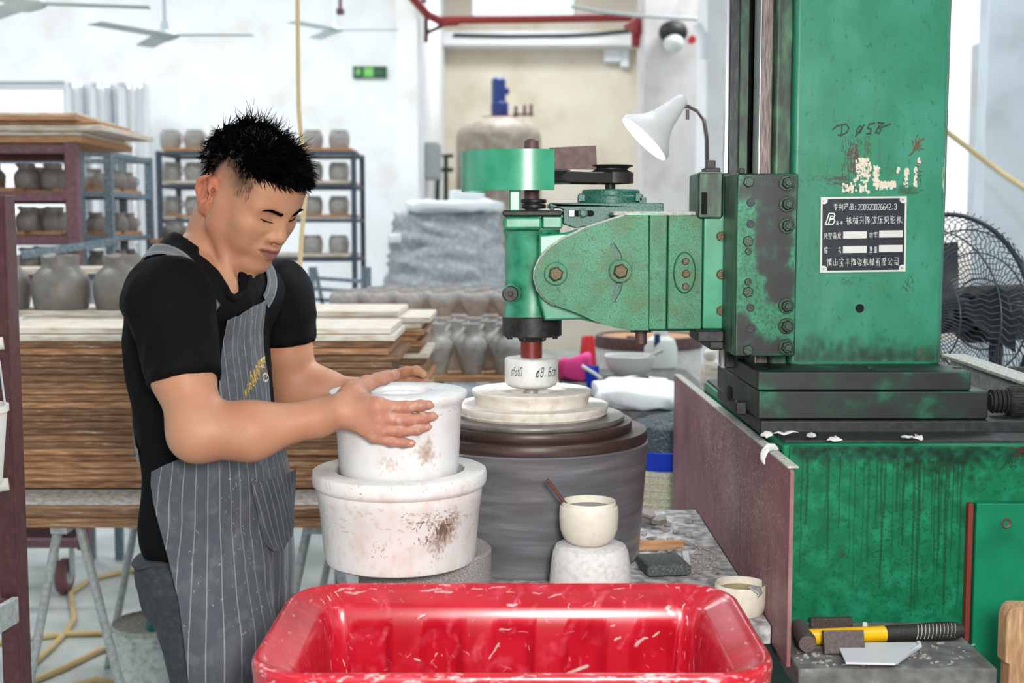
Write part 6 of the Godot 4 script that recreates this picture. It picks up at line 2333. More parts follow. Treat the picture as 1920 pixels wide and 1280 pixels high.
func hair(root: Node3D, head: Field) -> void:
	var g := RandomNumberGenerator.new()
	g.seed = 19
	var inv := HX.affine_inverse()
	# the dense mass on top
	var f := Field.new()
	var hb := HX.basis.orthonormalized()
	var s := HS
	f.egg(hp(0, 0.060, -0.014), Vector3(0.0740, 0.066, 0.099) * s, hb, 0.01)
	f.egg(hp(-0.002, 0.074, 0.034), Vector3(0.058, 0.042, 0.047) * s, hb, 0.03)
	f.egg(hp(0, 0.060, -0.050), Vector3(0.058, 0.056, 0.046) * s, hb, 0.03)
	var f0 := Field.new()
	f0.egg(hp(0, 0.056, -0.015), Vector3(0.0785, 0.071, 0.106) * s, hb, 0.01)
	f0.egg(hp(-0.002, 0.076, 0.040), Vector3(0.066, 0.046, 0.052) * s, hb, 0.03)
	f0.egg(hp(0, 0.060, -0.052), Vector3(0.062, 0.062, 0.050) * s, hb, 0.03)
	f.cut(hp(0, 0.070, 0.0), HX.basis * Vector3(0, -1.0, 0.10), 0.012)
	var mb := MB.new()
	f.net(mb, AABB(HX.origin - Vector3.ONE * 0.17, Vector3(0.34, 0.40, 0.34)), 0.005)
	var nz := FastNoiseLite.new()
	nz.frequency = 45.0
	for i in mb.v.size():
		mb.v[i] += mb.n[i] * nz.get_noise_3dv(mb.v[i]) * 0.006
	var clump := FastNoiseLite.new()
	clump.frequency = 1.0
	clump.seed = 8
	var root_hair := part("hair", mb, mat_plain("hair_mass", Color(0.03, 0.026, 0.025), 1.0), root)
	(M.hair_mass as StandardMaterial3D).metallic_specular = 0.05
	mb = MB.new()
	# tufts
	for k in 8000:
		var u := g.randf_range(-1.0, 1.0)
		var a := g.randf() * TAU
		var y := lerpf(-0.75, 1.0, pow(g.randf(), 0.65))
		var r := sqrt(maxf(1.0 - y * y, 0.0))
		var d := Vector3(cos(a) * r, y, sin(a) * r)
		var w := hp(0, 0.062, 0.0)
		var wd := (HX.basis * d).normalized()
		w += wd * (0.2 - f0.march(w + wd * 0.2, -wd, -0.003 - 0.004 * g.randf(), 0.2))
		var q := inv * w
		var low := hair_low(q)
		if q.y < low: continue
		var cl := Vector3(clump.get_noise_3dv(q * 60.0), clump.get_noise_3dv(q * 60.0 + Vector3(9, 0, 0)), clump.get_noise_3dv(q * 60.0 + Vector3(0, 9, 0)))
		var dir := d * 0.35 + Vector3(0.15, 0.05, 0.75)
		var bend := Vector3(g.randf_range(-0.25, 0.25), g.randf_range(-0.5, 0.1), g.randf_range(-0.1, 0.35))
		var len := g.randf_range(0.016, 0.034)
		if d.z > 0.45:          # fringe falling forwards over the brow
			dir = d * 0.3 + Vector3(0.25, -0.30, 0.55)
			bend = Vector3(g.randf_range(-0.2, 0.2), -0.65, 0.05)
			len = g.randf_range(0.014, 0.026)
		elif y > 0.6:           # crown standing up and swept about
			dir = d * 0.22 + Vector3(g.randf_range(-0.3, 0.5), 0.12, g.randf_range(-0.25, 0.9))
			bend = Vector3(g.randf_range(-0.5, 0.5), 0.0, g.randf_range(-0.6, 0.6))
			len = g.randf_range(0.012, 0.030) if g.randf() < 0.9 else g.randf_range(0.03, 0.044)
		elif y < 0.35:          # sides lying flat
			dir = d * 0.35 + Vector3(0, -0.35, 0.45)
			len = g.randf_range(0.010, 0.018)
		if q.y < low + 0.014: len *= 0.6
		dir += cl * 1.1
		bend += cl * 0.9
		strand(mb, w, (HX.basis * dir.normalized()).normalized(), HX.basis.orthonormalized() * bend * (len * 0.8), len * 1.15, g.randf_range(0.0006, 0.0012))
	var hm := mat_plain("hair_black", Color(0.040, 0.034, 0.032), 0.6)
	hm.metallic_specular = 0.3
	var tufts := part("hair_tufts", mb, hm, root_hair)
	tufts.set_meta("kind", "stuff")
	# cropped stubble at the temples
	mb = MB.new()
	for k in 4200:
		var q := Vector3(-0.09 if g.randf() < 0.75 else 0.09, g.randf_range(-0.02, 0.088), g.randf_range(-0.09, 0.055))
		var lw := hair_low(q)
		if q.y > lw + 0.004 or g.randf() > (q.y - lw + 0.046) / 0.046: continue
		var w := HX * q
		var dir := (HX * Vector3(0, q.y, q.z * 0.8) - w).normalized()
		w += dir * head.march(w, dir, 0.0, 0.1)
		if absf((inv * w).x) > 0.0745: continue
		strand(mb, w, (HX.basis * Vector3(signf(q.x) * 0.25, -0.85, 0.35)).normalized(), Vector3.ZERO, 0.0065, 0.00024)
	part("cropped_hair", mb, mat_plain("stubble", Color(0.16, 0.14, 0.125), 0.6), root)
	for q in [-1.0, 1.0]:
		mb = MB.new()
		for k in 300:
			var u := g.randf()
			var a := Vector3(q * lerpf(0.013, 0.054, u), lerpf(0.0270, 0.0335, minf(u * 1.5, 1.0)) - maxf(u - 0.66, 0.0) * 0.008 + g.randf_range(-0.0036, 0.0036) * (1.15 - u), 0.12)
			var w := HX * a
			var dir := (HX.basis * Vector3(-q * 0.12 * u, 0, -1)).normalized()
			w += dir * head.march(w, dir, 0.0, 0.12)
			strand(mb, w, (HX.basis * Vector3(q * 0.9, 0.18 * (1.0 - u * 2.0), 0.10)).normalized(), Vector3.ZERO, 0.0080, 0.00028)
		part("eyebrow", mb, hm, root)
		mb = MB.new()
		var ln := []
		for k in 9:
			var u := k / 8.0
			var w := HX * Vector3(q * lerpf(0.0175, 0.047, u), 0.0050 + 0.0055 * u - 0.0012 * sin(u * PI) , 0.12)
			var dir := (HX.basis * Vector3(0, 0, -1)).normalized()
			ln.push_back(w + dir * (head.march(w, dir, 0.0, 0.12) - 0.0003))
		mb.tube(ln, [0.0004, 0.0007, 0.0009, 0.0011, 0.0012, 0.0013, 0.0013, 0.0011, 0.0006], 6)
		for k in 0:
			var u := g.randf()
			var i := mini(int(u * 8.0), 7)
			var w: Vector3 = (ln[i] as Vector3).lerp(ln[i + 1], u * 8.0 - i)
			strand(mb, w, (HX.basis * Vector3(q * (u - 0.3) * 0.4, -0.85, 0.45)).normalized(), Vector3.ZERO, 0.0036, 0.00022)
		part("eyelashes", mb, hm, root)


func wrinkle(mb: MB, amp: float, stretch: Vector3, seed_: int) -> void:
	var nz := FastNoiseLite.new()
	nz.frequency = 8.0
	nz.fractal_type = FastNoiseLite.FRACTAL_RIDGED
	nz.fractal_octaves = 2
	nz.seed = seed_
	for i in mb.v.size():
		mb.v[i] += mb.n[i] * (nz.get_noise_3dv(mb.v[i] * stretch) + 0.2) * amp
	for i in mb.n.size():
		mb.n[i] = Vector3.ZERO
	mb.smooth(0, 0)


func clothes(root: Node3D) -> void:
	# ---- shirt
	var shirt := Field.new()
	torso_field(shirt, 0.0)
	shirt.limb(at(402, 430, 2.2), at(383, 514, 2.21), 0.060, 0.062, 0.010, 1)
	shirt.limb(at(408, 505, 2.15), at(452, 538, 2.13), 0.042, 0.019, 0.010, 1)
	shirt.cut(at(398, 1036, 2.2), Vector3(0.04, -1, 0.0), 0.01)
	var mb := MB.new()
	shirt.net(mb, AABB(Vector3(-0.90, 0.85, -2.55), Vector3(0.72, 0.66, 0.78)), 0.0065)
	wrinkle(mb, 0.0035, Vector3(1.0, 0.55, 1.0), 3)
	var cloth: StandardMaterial3D = mat_noise("black_cotton", 0.05, [[0.0, Color(0.030, 0.033, 0.037)], [1.0, Color(0.052, 0.055, 0.06)]], 0.2, 0.8)
	cloth.metallic_specular = 0.22
	var sh := part("shirt", mb, cloth, root, "plain black short sleeved shirt")
	for side in 2:
		var f := Field.new()
		var a := at(316, 572, 2.05) if side == 0 else at(522, 562, 2.34)
		var b := at(351, 735, 1.985) if side == 0 else at(541, 665, 2.345)
		var hem := at(350, 712, 1.99) if side == 0 else at(538, 641, 2.345)
		f.limb(a, b, 0.066 if side == 0 else 0.058, 0.0555 if side == 0 else 0.052, 0.03)
		f.egg(a + Vector3(0, 0.012, 0), Vector3.ONE * (0.060 if side == 0 else 0.056), Basis(), 0.03)
		var dn := (b - a).normalized()
		f.cut(hem, (dn + Vector3(-0.05, 0, 0)).normalized(), 0.003)
		mb = MB.new()
		f.net(mb, AABB(a - Vector3.ONE * 0.14, Vector3(0.28, 0.22, 0.28)), 0.0055)
		wrinkle(mb, 0.007, Vector3(0.9, 0.6, 0.9), 5 + side)
		part("sleeve", mb, cloth, sh)
	mb = MB.new()   # ribbed collar
	var col := []
	for p in [[336, 457, 2.20], [352, 474, 2.14], [378, 492, 2.11], [406, 511, 2.10], [434, 535, 2.10], [452, 550, 2.10], [464, 557, 2.115], [466, 545, 2.15], [463, 525, 2.20], [453, 505, 2.25]]:
		col.push_back(shirt.onto(at(p[0], p[1], p[2]), 0.001))
	mb.tube(col, [0.0075], 8, true, 0.7)
	part("collar", mb, cloth, sh)
	# ---- jeans
	var j := Field.new()
	var bs := Basis(-SIDE, Vector3.UP, FWD)
	j.egg(at(392, 1072, 2.2), Vector3(0.138, 0.125, 0.108), bs, 0.03)
	var kn := [Vector3(at(408, 1210, 2.1).x + 0.02, 0.47, -2.09), Vector3(at(452, 1210, 2.28).x + 0.03, 0.47, -2.28)]
	var hips := [at(372, 1080, 2.13), at(428, 1080, 2.27)]
	for k in 2:
		var thigh := at(402, 1205, 2.1) if k == 0 else at(452, 1205, 2.28)
		j.limb(hips[k], thigh, 0.086, 0.076, 0.03)
		j.limb(thigh, kn[k], 0.076, 0.064, 0.03)
		j.limb(kn[k], Vector3(kn[k].x - 0.03, 0.10, kn[k].z), 0.064, 0.058, 0.02)
	j.cut(at(380, 1026, 2.2), Vector3(0, 1, 0), 0.006)
	mb = MB.new()
	j.net(mb, AABB(Vector3(-0.85, 0.03, -2.52), Vector3(0.62, 1.0, 0.62)), 0.011)
	wrinkle(mb, 0.006, Vector3(0.9, 1.2, 0.9), 9)
	var denim: StandardMaterial3D = mat_noise("dark_denim", 0.04, [[0.0, Color(0.15, 0.165, 0.19)], [0.55, Color(0.19, 0.205, 0.23)], [0.85, Color(0.25, 0.26, 0.28)], [1.0, Color(0.40, 0.40, 0.41)]], 0.4, 0.85, 0.0, 5)
	var jeans := part("jeans", mb, denim, root, "dusty dark denim trousers")
	mb = MB.new()
	var seam := []
	for p in [[330, 1065, 2.02], [336, 1100, 2.01], [342, 1130, 2.01], [343, 1150, 2.01], [330, 1163, 2.01], [316, 1148, 2.02]]:
		seam.push_back(j.onto(at(p[0], p[1], p[2]), 0.003))
	mb.tube(seam, [0.002], 6)
	part("pocket_seam", mb, denim, jeans)
	mb = MB.new()
	var wb := []
	for k in 15:
		var a := lerpf(0.6, 3.2, k / 14.0)
		wb.push_back(j.onto(at(386, 1036, 2.2) + FWD * cos(a) * 0.10 + SIDE * sin(a) * 0.13, 0.002))
	mb.tube(wb, [0.010], 8, true, 0.5)
	part("waistband", mb, denim, jeans)
	for k in 2:
		mb = MB.new()
		var an := Vector3(kn[k].x - 0.03, 0.0, kn[k].z)
		mb.ball(an + FWD * 0.07 + Vector3(0, 0.045, 0), Vector3(0.047, 0.045, 0.13), Basis(-SIDE, Vector3.UP, FWD), 24)
		mb.box(an + FWD * 0.06 + Vector3(0, 0.013, 0), Vector3(0.088, 0.024, 0.25), 0.012, Basis(-SIDE, Vector3.UP, FWD))
		part("shoe", mb, mat_plain("shoe_dark", Color(0.12, 0.12, 0.12), 0.7), root)
	apron(root, shirt, j)


func apron(root: Node3D, shirt: Field, jeans: Field) -> void:
	var d := Field.new()
	torso_field(d, 0.0)
	d.egg(at(392, 1072, 2.2), Vector3(0.142, 0.13, 0.112), Basis(-SIDE, Vector3.UP, FWD), 0.06)
	d.limb(at(372, 1080, 2.13), at(402, 1205, 2.1), 0.092, 0.082, 0.06)
	d.limb(at(402, 1205, 2.1), at(420, 1500, 2.09), 0.082, 0.075, 0.06)
	d.limb(at(428, 1080, 2.27), at(452, 1205, 2.28), 0.092, 0.082, 0.06)
	d.limb(at(452, 1205, 2.28), at(470, 1500, 2.28), 0.082, 0.075, 0.06)
	var ys := [578, 600, 625, 650, 680, 710, 740, 770, 800, 825, 845, 858, 880, 910, 940, 970, 1000, 1035, 1070, 1105, 1140, 1180, 1220, 1260, 1300, 1360, 1430]
	var lefts := {578: 425, 600: 423, 625: 420, 650: 416, 680: 412, 710: 409, 740: 408, 770: 404, 800: 392, 825: 365, 845: 310, 858: 283, 880: 282, 910: 288, 940: 296, 970: 305, 1000: 315, 1035: 325, 1070: 335, 1105: 341, 1140: 346, 1180: 351, 1220: 357, 1260: 366, 1300: 376, 1360: 388, 1430: 400}
	var W := 48
	var rows := []
	var uvs := []
	var prev := PackedFloat32Array()
	var prev_phi := [0.0, 0.0]
	var nz := FastNoiseLite.new()
	nz.frequency = 1.0
	nz.seed = 4
	for i in ys.size():
		var y := at(398, ys[i], 2.2).y
		var c := at(lerpf(374, 396, clampf((ys[i] - 640.0) / 200.0, 0.0, 1.0)), ys[i], 2.2)
		var hang := clampf((ys[i] - 840.0) / 60.0, 0.0, 1.0)
		var far := lerpf(-0.55, -1.25, clampf((ys[i] - 780.0) / 90.0, 0.0, 1.0))
		var reach := func(phi: float) -> Vector3:
			var dir := FWD * cos(phi) + SIDE * sin(phi)
			var r := 0.29 - d.march(c + dir * 0.29, -dir, 0.008, 0.28)
			if hang > 0.0:   # below the waist the cloth hangs free
				var rr := 1.0 / sqrt(pow(cos(phi) / 0.126, 2) + pow(sin(phi) / 0.156, 2))
				r = maxf(r, rr * lerpf(0.9, 1.0, hang)) if absf(phi) < 2.4 else r
				r += hang * 0.006 * sin(phi * 11.0 + nz.get_noise_1d(phi * 3.0) * 3.0) * clampf((ys[i] - 900.0) / 250.0, 0.0, 1.0) * clampf(0.9 - phi, 0.15, 1.0)
			return c + dir * r
		var lo := 0.0
		var hi := 2.7
		for k in 18:
			var m := (lo + hi) / 2
			var pp: Vector3 = reach.call(m)
			if pix(pp).x > lefts[ys[i]]: lo = m
			else: hi = m
		var near := (lo + hi) / 2
		var row := PackedVector3Array()
		var uv := PackedVector2Array()
		for k in W + 1:
			var phi := lerpf(near, far, float(k) / W)
			var p: Vector3 = reach.call(phi)
			if i < 3: p.y += (0.020 - 0.05 * (float(k) / W - 0.5) * -1.0) * (1.0 - i / 3.0) * 0.6 - 0.010 * (1.0 - i / 3.0)
			row.push_back(p)
			uv.push_back(Vector2((2.7 - phi) * 0.138 / 0.62, (1.02 * (at(398, 560, 2.2).y - y)) / 0.95))
		rows.push_back(row)
		uvs.push_back(uv)
	# refine down the length
	var mb := MB.new()
	mb.sheet(rows, FWD, false, uvs)
	for i in mb.v.size():
		var nn := nz.get_noise_3dv(mb.v[i] * Vector3(26.0, 7.0, 26.0)) + 0.6 * nz.get_noise_3dv(mb.v[i] * Vector3(11.0, 5.0, 11.0))
		mb.v[i] += mb.n[i] * (nn * 0.0045 + 0.0015)
	for i in mb.n.size():
		mb.n[i] = Vector3.ZERO
	mb.smooth(0, 0)
	var where := func(px: float, py: float) -> Vector2:
		var best := 1e9
		var r := Vector2.ZERO
		for i in rows.size():
			for k in W + 1:
				var e := pix(rows[i][k]).distance_squared_to(Vector2(px, py)) + (0.0 if k < W * 0.8 else 30.0)
				if e < best:
					best = e
					r = uvs[i][k]
		return r * 1024.0
	var im := striped(0.0, 21)
	var g := RandomNumberGenerator.new()
	g.seed = 14
	var dust := Color(0.60, 0.60, 0.60)
	for s in [[455, 960, 120, 60], [440, 1110, 90, 70], [470, 640, 70, 60], [500, 900, 60, 60], [400, 1000, 80, 90], [385, 1130, 50, 60], [480, 830, 50, 40]]:
		var o: Vector2 = where.call(s[0], s[1])
		for k in int(s[2]):
			dab(im, o + Vector2(g.randfn(0, s[3] * 0.7), g.randfn(0, s[3])), g.randf_range(2, 14), Color(dust.r, dust.g, dust.b, 0.07), 0.0)
		flecks(im, Rect2(o - Vector2(s[3], s[3]) * 1.2, Vector2(s[3], s[3]) * 2.4), int(s[2]) / 4, Vector2(0.6, 2.2), Color(0.72, 0.72, 0.71, 0.75), g)
	# embroidered cup and yellow lettering on the bib
	var o: Vector2 = where.call(499, 676)
	var o2: Vector2 = where.call(499, 722)
	var cw := 34.0
	for k in 60:
		var a := TAU * k / 60
		dab(im, o + Vector2(cos(a) * cw, sin(a) * 11), 3.0, Color(0.78, 0.76, 0.72, 0.9))
	for k in 400:
		var v := g.randf()
		dab(im, o + Vector2(g.randf_range(-1, 1) * cw * (1.0 - v * 0.6), 10 + v * (o2.y - o.y) * 0.62), 2.6, Color(0.25, 0.15, 0.11, 0.9))
	for k in 60:
		var v := g.randf()
		dab(im, o + Vector2(g.randf_range(-1, 1) * cw * (1.0 - v * 0.6), 10 + v * (o2.y - o.y) * 0.62), 1.5, Color(0.80, 0.74, 0.66, 0.9))
	for k in 40:
		var a := TAU * k / 40
		dab(im, o2 + Vector2(cos(a) * 16, sin(a) * 7 - 4), 2.4, Color(0.78, 0.76, 0.72, 0.9))
	var ot: Vector2 = where.call(461, 730)
	var yel := Color(0.80, 0.62, 0.10)
	write_slanted(im, "home", ot + Vector2(26, -22), Vector2(16, 20), 19, 2.0, yel, -0.42)
	write_slanted(im, "wine&coffee", ot + Vector2(-8, 4), Vector2(12, 20), 13.5, 2.0, yel, -0.42)
	var mat := tex_mat("apron_cloth", im, 0.9)
	mat.rim_enabled = true
	mat.rim = 0.3
	var ap := part("apron", mb, mat, root, "grey pinstriped bib apron dusted with clay")
	# pocket
	rows = []
	uvs = []
	var pys := [884, 905, 930, 955, 975, 992, 1006, 1016, 1021]
	var pl := [471, 475, 480, 485, 490, 496, 504, 514, 526]
	for i in pys.size():
		var c := at(396, pys[i], 2.2)
		var row := PackedVector3Array()
		var uv := PackedVector2Array()
		var reach := func(phi: float) -> Vector3:
			var dir := FWD * cos(phi) + SIDE * sin(phi)
			var rr := 1.0 / sqrt(pow(cos(phi) / 0.126, 2) + pow(sin(phi) / 0.156, 2))
			var r := 0.29 - d.march(c + dir * 0.29, -dir, 0.008, 0.28)
			return c + dir * (maxf(r, rr) + 0.0085 + 0.0015 * sin(phi * 7.0 + pys[i] * 0.05))
		var lo := -1.0
		var hi := 2.0
		for k in 18:
			var m := (lo + hi) / 2
			var pp: Vector3 = reach.call(m)
			if pix(pp).x > pl[i]: lo = m
			else: hi = m
		var far := -0.85 if i < 6 else lerpf(-0.85, lo - 0.15, (i - 5) / 3.0)
		for k in 21:
			var phi := lerpf(lo, far, k / 20.0)
			row.push_back(reach.call(phi))
			uv.push_back(Vector2((2.7 - phi) * 0.138 / 0.62, (pys[i] - 884.0) * 0.00094 / 0.95))
		rows.push_back(row)
		uvs.push_back(uv)
	mb = MB.new()
	mb.sheet(rows, FWD, false, uvs)
	var pim := striped(1.0, 27)
	for k in 300:
		dab(pim, Vector2(g.randf() * 1024, g.randf() * 1024), g.randf_range(8, 40), Color(0.62, 0.62, 0.62, 0.10), 0.0)
	var pm := tex_mat("pocket_cloth", pim, 0.9)
	part("pocket", mb, pm, ap, "apron pocket with slanting stripes")
	# straps
	strap(ap, shirt, [[429, 596, 2.06], [414, 570, 2.04], [396, 545, 2.03], [374, 520, 2.035], [346, 497, 2.05], [318, 481, 2.09], [292, 484, 2.14], [266, 508, 2.20], [248, 545, 2.25], [238, 600, 2.26]], 0.017, mat)
	strap(ap, shirt, [[503, 566, 2.20], [495, 545, 2.23], [487, 525, 2.26], [480, 508, 2.29], [470, 497, 2.33]], 0.015, mat)
	strap(ap, shirt, [[241, 640, 2.20], [247, 690, 2.19], [256, 740, 2.18], [266, 790, 2.17], [276, 825, 2.15], [288, 852, 2.12]], 0.015, mat)
	mb = MB.new()
	mb.tube([at(290, 856, 2.12), at(276, 849, 2.13), at(262, 846, 2.15), at(246, 852, 2.17)], [0.008, 0.007, 0.006, 0.003], 8, true, 0.35)
	mb.tube([at(284, 852, 2.12), at(280, 862, 2.12), at(275, 868, 2.13)], [0.009, 0.006, 0.002], 8, true, 0.4)
	part("apron_tie", mb, mat, ap)
	for k in 9:
		mb = MB.new()
		mb.ball(at(276 + (k % 3) * 5, 866 + (k / 3) * 7, 2.115), Vector3.ONE * 0.0027, Basis(), 12)
		part("bead", mb, mat_plain("bead_white", Color(0.8, 0.75, 0.68), 0.3) if k % 2 == 0 else M.lamp_black, ap)


func write_slanted(im: Image, s: String, at_: Vector2, size: Vector2, step: float, r: float, c: Color, rise: float) -> void:
	for k in s.length():
		glyph(im, s[k], at_ + Vector2(step * k, step * k * rise), size, r, c, 0.1)


func strap(parent: Node3D, f: Field, pts: Array, half: float, m: Material) -> void:
	var cv := Curve3D.new()
	for k in pts.size():
		var pa: Array = pts[maxi(k - 1, 0)]
		var pb: Array = pts[mini(k + 1, pts.size() - 1)]
		var tn := (at(pb[0], pb[1], pb[2]) - at(pa[0], pa[1], pa[2])) / 6.0
		cv.add_point(at(pts[k][0], pts[k][1], pts[k][2]), -tn, tn)
	var mid := []
	var total := cv.get_baked_length()
	for k in 25:
		mid.push_back(f.onto(cv.sample_baked(total * k / 24.0), 0.006))
	var rows := []
	for i in mid.size():
		var tn: Vector3 = ((mid[mini(i + 1, mid.size() - 1)] as Vector3) - (mid[maxi(i - 1, 0)] as Vector3)).normalized()
		var n := f.grad(mid[i])
		var w := tn.cross(n).normalized()
		var row := PackedVector3Array()
		for k in 5:
			row.push_back(f.onto((mid[i] as Vector3) + w * half * (k - 2) / 2.0, 0.006))
		rows.push_back(row)
	var mb := MB.new()
	var uvs := []
	for i in rows.size():
		var uv := PackedVector2Array()
		for k in 5:
			uv.push_back(Vector2(0.3 + (k - 2) * half / 2.0 / 0.62, 0.3 + i * 0.012))
		uvs.push_back(uv)
	mb.sheet(rows, f.grad(mid[0]), false, uvs)
	part("strap", mb, m, parent)


func striped(slant: float, seed_: int) -> Image:
	var w := 1024
	var im := patchy(w, w, Color(0.27, 0.29, 0.32), [[0.01, 4, 0.5, 0.85, Color(0.36, 0.37, 0.385, 0.55)], [0.25, 2, 0.5, 0.9, Color(0.33, 0.345, 0.36, 0.5)], [0.02, 4, 0.62, 0.85, Color(0.48, 0.48, 0.48, 0.35)]], seed_)
	var step := 0.0195 / 0.62 * w
	var x := 6.0 - w * slant
	while x < w:
		line(im, Vector2(x, 0), Vector2(x + w * slant * 0.6, w), 1.5, Color(0.66, 0.66, 0.65, 0.75), 0.3)
		x += step * (1.0 if slant == 0.0 else 0.8)
	return im


# ------------------------------------------------------------------ what stands behind
func bar(mb: MB, a: Vector3, b: Vector3, w: float, h := -1.0) -> void:   # square bar between two points
	if h < 0: h = w
	var up := Vector3.UP if absf((b - a).normalized().y) < 0.9 else Vector3(0, 0, 1)
	mb.box((a + b) / 2, Vector3(w, h, a.distance_to(b)), minf(w, h) * 0.12, Basis.looking_at((b - a).normalized(), up))


func handle_arc(mb: MB, r0: float, y0: float, r1: float, y1: float, out: float, th: float) -> void:
	var pts := []
	for k in 9:
		var u := k / 8.0
		pts.push_back(Vector3(lerpf(r0, r1, u) + sin(u * PI) * out, lerpf(y0, y1, u), 0))
	mb.tube(pts, [th], 8, true, 0.6)


func ware(kind: String, label: String, group: String, sc := 1.0) -> Node3D:   # one unfired pot standing at the origin
	var t := thing({"jar": "clay_jar", "pot": "round_pot", "pitcher": "clay_pitcher", "mug": "clay_crock"}[kind], label, {"jar": "jar", "pot": "pot", "pitcher": "pitcher", "mug": "crock"}[kind], Vector3.ZERO, group)
	var mb := MB.new()
	var hd := MB.new()
	var m: Material = M.greenware
	mb.xf = Transform3D(Basis.from_scale(Vector3.ONE * sc), Vector3.ZERO)
	hd.xf = mb.xf
	if kind == "jar":
		m = M.greenware_dark
		mb.lathe([Vector2(0, 0), Vector2(0.078, 0), Vector2(0.082, 0.006), Vector2(0.0875, 0.04), Vector2(0.0885, 0.070), Vector2(0.086, 0.092), Vector2(0.076, 0.112), Vector2(0.064, 0.124), Vector2(0.0575, 0.132), Vector2(0.056, 0.142), Vector2(0.058, 0.166), Vector2(0.056, 0.168), Vector2(0.053, 0.166), Vector2(0.050, 0.135), Vector2(0.0, 0.10)], 36)
		handle_arc(hd, 0.060, 0.128, 0.084, 0.045, 0.035, 0.009)
		mb.tube([Vector3(-0.050, 0.136, 0), Vector3(-0.056, 0.152, 0), Vector3(-0.062, 0.1685, 0)], [0.003, 0.011, 0.020], 12)
	elif kind == "pot":
		mb.lathe([Vector2(0, 0), Vector2(0.043, 0), Vector2(0.046, 0.006), Vector2(0.047, 0.014), Vector2(0.060, 0.042), Vector2(0.0675, 0.068), Vector2(0.066, 0.088), Vector2(0.058, 0.103), Vector2(0.050, 0.110), Vector2(0.0505, 0.116), Vector2(0.048, 0.117), Vector2(0.046, 0.112), Vector2(0.046, 0.09), Vector2(0, 0.04)], 32)
		handle_arc(hd, 0.055, 0.106, 0.064, 0.060, 0.016, 0.006)
	elif kind == "pitcher":
		mb.lathe([Vector2(0, 0), Vector2(0.034, 0), Vector2(0.036, 0.006), Vector2(0.040, 0.030), Vector2(0.050, 0.062), Vector2(0.0575, 0.088), Vector2(0.0575, 0.104), Vector2(0.050, 0.122), Vector2(0.038, 0.133), Vector2(0.031, 0.140), Vector2(0.029, 0.152), Vector2(0.033, 0.180), Vector2(0.031, 0.182), Vector2(0.028, 0.178), Vector2(0.025, 0.15), Vector2(0, 0.10)], 32)
		handle_arc(hd, 0.030, 0.168, 0.050, 0.070, 0.030, 0.008)
	else:
		mb.lathe([Vector2(0, 0), Vector2(0.058, 0), Vector2(0.062, 0.006), Vector2(0.069, 0.04), Vector2(0.070, 0.075), Vector2(0.064, 0.102), Vector2(0.056, 0.112), Vector2(0.057, 0.121), Vector2(0.054, 0.122), Vector2(0.051, 0.115), Vector2(0.051, 0.06), Vector2(0, 0.02)], 28)
		handle_arc(hd, 0.058, 0.108, 0.068, 0.035, 0.022, 0.008)
	part("clay_body", mb, m, t)
	part("handle", hd, m, t)
	return t


func crowd(kind: String, group: String, spots: Array, sc := 1.0) -> void:   # spots: [base, turn, label]
	var first: Node3D = null
	for s in spots:
		if first == null:
			first = ware(kind, s[2], group, sc)
			first.position = s[0]
			first.rotation.y = s[1]
		else:
			dup(first, s[0], s[1], s[2])


func boards(called: String, group: String, specs: Array) -> void:   # specs: [centre, size, turn, material, label]
	for s in specs:
		var mb := MB.new()
		mb.box(s[0], s[1], 0.002, Basis(Vector3.UP, s[2]))
		obj(called, mb, s[3], s[4], "board", group)


func background() -> void:
	board_stacks()
	left_racks()
	far_rack()
	pots_and_pitchers()
	clutter()
	overhead()
	near_left()
	fan_and_lamp()


